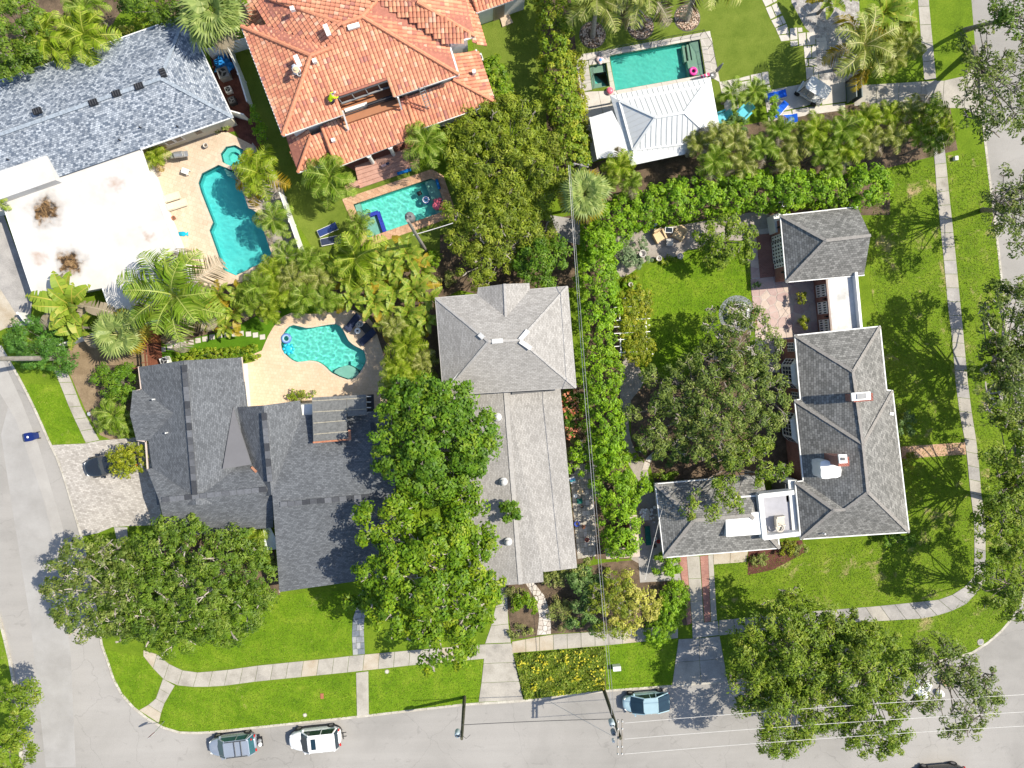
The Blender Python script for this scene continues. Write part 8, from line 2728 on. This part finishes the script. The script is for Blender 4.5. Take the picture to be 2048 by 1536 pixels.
MB().prism(PP([(1180, 928), (1192, 926), (1197, 988), (1186, 990)]), 0, .5).build('box', M_LEAD, t)
for k in range(4): MB().bar(P(1181 + 1.5 * k, 930 + 17 * k, .53), P(1192 + 1.2 * k, 929 + 17 * k, .53), .06, .05).build('bar', M_STONE, t)
M_GRNT = plain('green_cloth', (0.0, .09, .07), .8, .12, 4)
t = table('long green-topped bench in the dark side passage', 1293, 1068, -85, 1.75, .5, .55, M_GRNT, name='bench', cat='bench', leg=M_BLACK)
for k in range(9): MB().box((-.8 + .2 * k, 0, .59), (.17, .5, .03)).build('slat', M_GRNT, t, False)
t = table('weathered grey table covered with white crockery in the side passage', 1287, 1026, -87, 1.0, .72, .75, M_STONE, name='table')
rr = random.Random(9)
for k in range(16):
    x, y = 1287 + rr.uniform(-7, 7), 1026 + rr.uniform(-9, 9)
    o = MB().lathe(P(x, y, .80), [(.06, 0), (.09, .08), (.1, .09), (.05, .03)], 10).build('crockery', M_WHITE)
    tag(o, 'white crock standing on the weathered grey table', 'crockery', 'white crockery on the grey table')
for k in range(14):
    x, y = (1302 + rr.uniform(-5, 8), 1019 + rr.uniform(-6, 6)) if k < 4 else (1307 + rr.uniform(-7, 6), 1036 + rr.uniform(-9, 9))
    r0_ = .14 if k < 4 else .08
    o = MB().lathe(P(x, y, .02), [(r0_ * .7, 0), (r0_, .2), (r0_ * 1.1, .22), (r0_ * .7, .18)], 12).build('bucket', M_WHITE)
    tag(o, 'white bucket on the ground beside the wing wall', 'bucket', 'white buckets by the wing wall')
for lab, x, y, r0_, m in (('red bucket beside the wing wall', 1315, 1081, .15, plain('bucket_red', (.55, .02, .02), .4)), ('white bucket touching the red bucket', 1309, 1076, .15, M_WHITE), ('dark bucket below the red bucket', 1308, 1090, .17, M_DGREY),
                          ('red flower pot on the white terrace', 1173, 1078, .18, plain('pot_red', (.28, .03, .03), .6)), ('blue tub on the white terrace by the grey wing', 1153, 1046, .24, plain('tub_blue', (.02, .06, .36), .5)),
                          ('dark pot on the white terrace near the green table', 1163, 1012, .15, M_DGREY), ('brown pot on the white terrace near the blue tub', 1166, 1052, .16, M_TERRA), ('black pot under the grey eave', 1143, 941, .24, M_BLACK)):
    pot(lab, x, y, r0_, .35, m)
o = table('small green table on the white terrace', 1158, 1000, 5, .5, .45, .5, M_GRNT)
t = thing('round_table', 'round tan table on the white terrace', 'table', P(1159, 981, .04))
MB().lathe((0, 0, 0), [(.15, 0), (.04, .05), (.04, .5), (.27, .5), (.27, .54)], 18).build('table_top', M_WICKT, t, False)
t = thing('beach_chair', 'striped folding chair with blue and white cloth under the grey eave', 'chair', P(1144, 958, .04), .3)
for k, m in enumerate((M_WHITE, M_RBLUE, M_TURQ, M_WHITE)): MB().box((0, .2 - .14 * k, .4 + .05 * k), (.5, .13, .03)).build('cloth_band', m, t, False)
for x in (-.25, .25): MB().bar((x, .3, 0), (x, -.3, .6), .03, .03).build('frame', M_GALV, t, False)
t = thing('white_stool', 'white stool beside the green table', 'stool', P(1150, 990, .04))
MB().lathe((0, 0, 0), [(.16, 0), (.05, .08), (.05, .4), (.18, .42), (.18, .46)], 14).build('seat', M_WHITE, t, False)

# ---------------------------------------------------------------- roofers
def figure(label, at, rz, joints, edges, radii, mats, name='person'):
    """One continuous skinned body; joints in local metres."""
    me = bpy.data.meshes.new('body')
    keys = list(joints)
    me.from_pydata([joints[k] for k in keys], [(keys.index(a), keys.index(b)) for a, b in edges], [])
    o = bpy.data.objects.new('body', me)
    t = thing(name, label, 'person', at, rz)
    COL.objects.link(o)
    o.parent = t
    sk = o.modifiers.new('skin', 'SKIN')
    sk.use_smooth_shade = True
    for i, k in enumerate(keys):
        r = radii[k]
        me.skin_vertices[0].data[i].radius = (r, r)
        me.skin_vertices[0].data[i].use_root = (k == 'pelvis')
    sb = o.modifiers.new('subsurf', 'SUBSURF'); sb.levels = 1; sb.render_levels = 1
    me.materials.append(mats)
    return t, o


def bodymat(name, bands):
    """Clothes by height bands along local z: list of (z, colour)."""
    t = NT(name)
    sx = t.new('ShaderNodeSeparateXYZ'); t.ln(t.coord(), sx.inputs[0])
    mr = t.new('ShaderNodeMapRange'); mr.inputs[1].default_value = 0; mr.inputs[2].default_value = 1.6
    t.ln(sx.outputs[2], mr.inputs[0])
    c = t.ramp(mr.outputs[0], [(z / 1.6, col) for z, col in bands], 'CONSTANT')
    return t.done(c, .85, .2)


SKIN = (.30, .17, .11)
J = {'pelvis': (-.05, 0, .42), 'spine': (.12, 0, .62), 'chest': (.30, 0, .80), 'neck': (.44, 0, .90), 'head': (.55, 0, .97), 'crown': (.62, 0, 1.03),
     'shl': (.30, .20, .82), 'ell': (.50, .27, .58), 'hal': (.68, .20, .40), 'fil': (.76, .17, .36), 'shr': (.30, -.20, .82), 'elr': (.52, -.25, .56), 'har': (.70, -.16, .40), 'fir': (.78, -.13, .36),
     'hil': (-.06, .12, .40), 'knl': (.30, .20, .36), 'anl': (.02, .20, .06), 'tol': (.20, .21, .04), 'hir': (-.06, -.12, .40), 'knr': (.28, -.22, .34), 'anr': (-.02, -.20, .06), 'tor': (.17, -.21, .04)}
E = [('pelvis', 'spine'), ('spine', 'chest'), ('chest', 'neck'), ('neck', 'head'), ('head', 'crown'), ('chest', 'shl'), ('shl', 'ell'), ('ell', 'hal'), ('hal', 'fil'), ('chest', 'shr'), ('shr', 'elr'), ('elr', 'har'), ('har', 'fir'),
     ('pelvis', 'hil'), ('hil', 'knl'), ('knl', 'anl'), ('anl', 'tol'), ('pelvis', 'hir'), ('hir', 'knr'), ('knr', 'anr'), ('anr', 'tor')]
RD = {'pelvis': .16, 'spine': .15, 'chest': .16, 'neck': .065, 'head': .105, 'crown': .085, 'shl': .085, 'ell': .055, 'hal': .04, 'fil': .03, 'shr': .085, 'elr': .055, 'har': .04, 'fir': .03,
      'hil': .12, 'knl': .08, 'anl': .05, 'tol': .045, 'hir': .12, 'knr': .08, 'anr': .05, 'tor': .045}
pr_ = OP(663, 204)
t, o = figure('crouching roofer in a yellow-green vest beside the balcony opening', pr_ + Vector((0, 0, .1)), math.radians(35), J, E, RD, bodymat('roofer_vest', [(0, (.03, .03, .04)), (.36, (.03, .03, .045)), (.46, (.50, .68, .01)), (.90, (.55, .40, .32))]))
MB().ball((.60, 0, 1.04), (.14, .12, .09), 12, 6).build('cap', plain('cap_pale', (.60, .42, .40), .8), t, False, True)
pr_ = on_plane(592, 138, SW, newell([SW, NW1, B1]))
t, o = figure('crouching roofer in white shirt and straw hat on the far roof slope', pr_ + Vector((0, 0, .1)), math.radians(-60), J, E, RD, bodymat('roofer_white', [(0, (.02, .02, .03)), (.40, (.02, .025, .05)), (.50, (.60, .62, .70)), (.90, SKIN)]))
hat = MB().lathe((.58, 0, 1.0), [(.26, 0), (.25, .03), (.13, .05), (.11, .15), (.02, .17)], 18).build('straw_hat', plain('straw', (.60, .46, .30), .9), t, False)
t = thing('tool_bucket', 'white tool bucket beside the roofer in the straw hat', 'bucket', on_plane(600, 151, SW, newell([SW, NW1, B1])))
MB().lathe((0, 0, 0), [(.13, 0), (.16, .34), (.14, .34), (.12, .05)], 14).build('pail', M_WHITE, t, False)
t = thing('towel', 'navy and pink towels lying on the pink steps', 'towel', P(770, 329, .6), .4)
MB().box((.25, 0, .0), (.3, .22, .03)).build('navy_towel', M_NAVY, t, False)
MB().box((-.15, -.03, .0), (.45, .2, .03)).build('pink_towel', plain('towel_blush', (.62, .42, .42), .9), t, False)
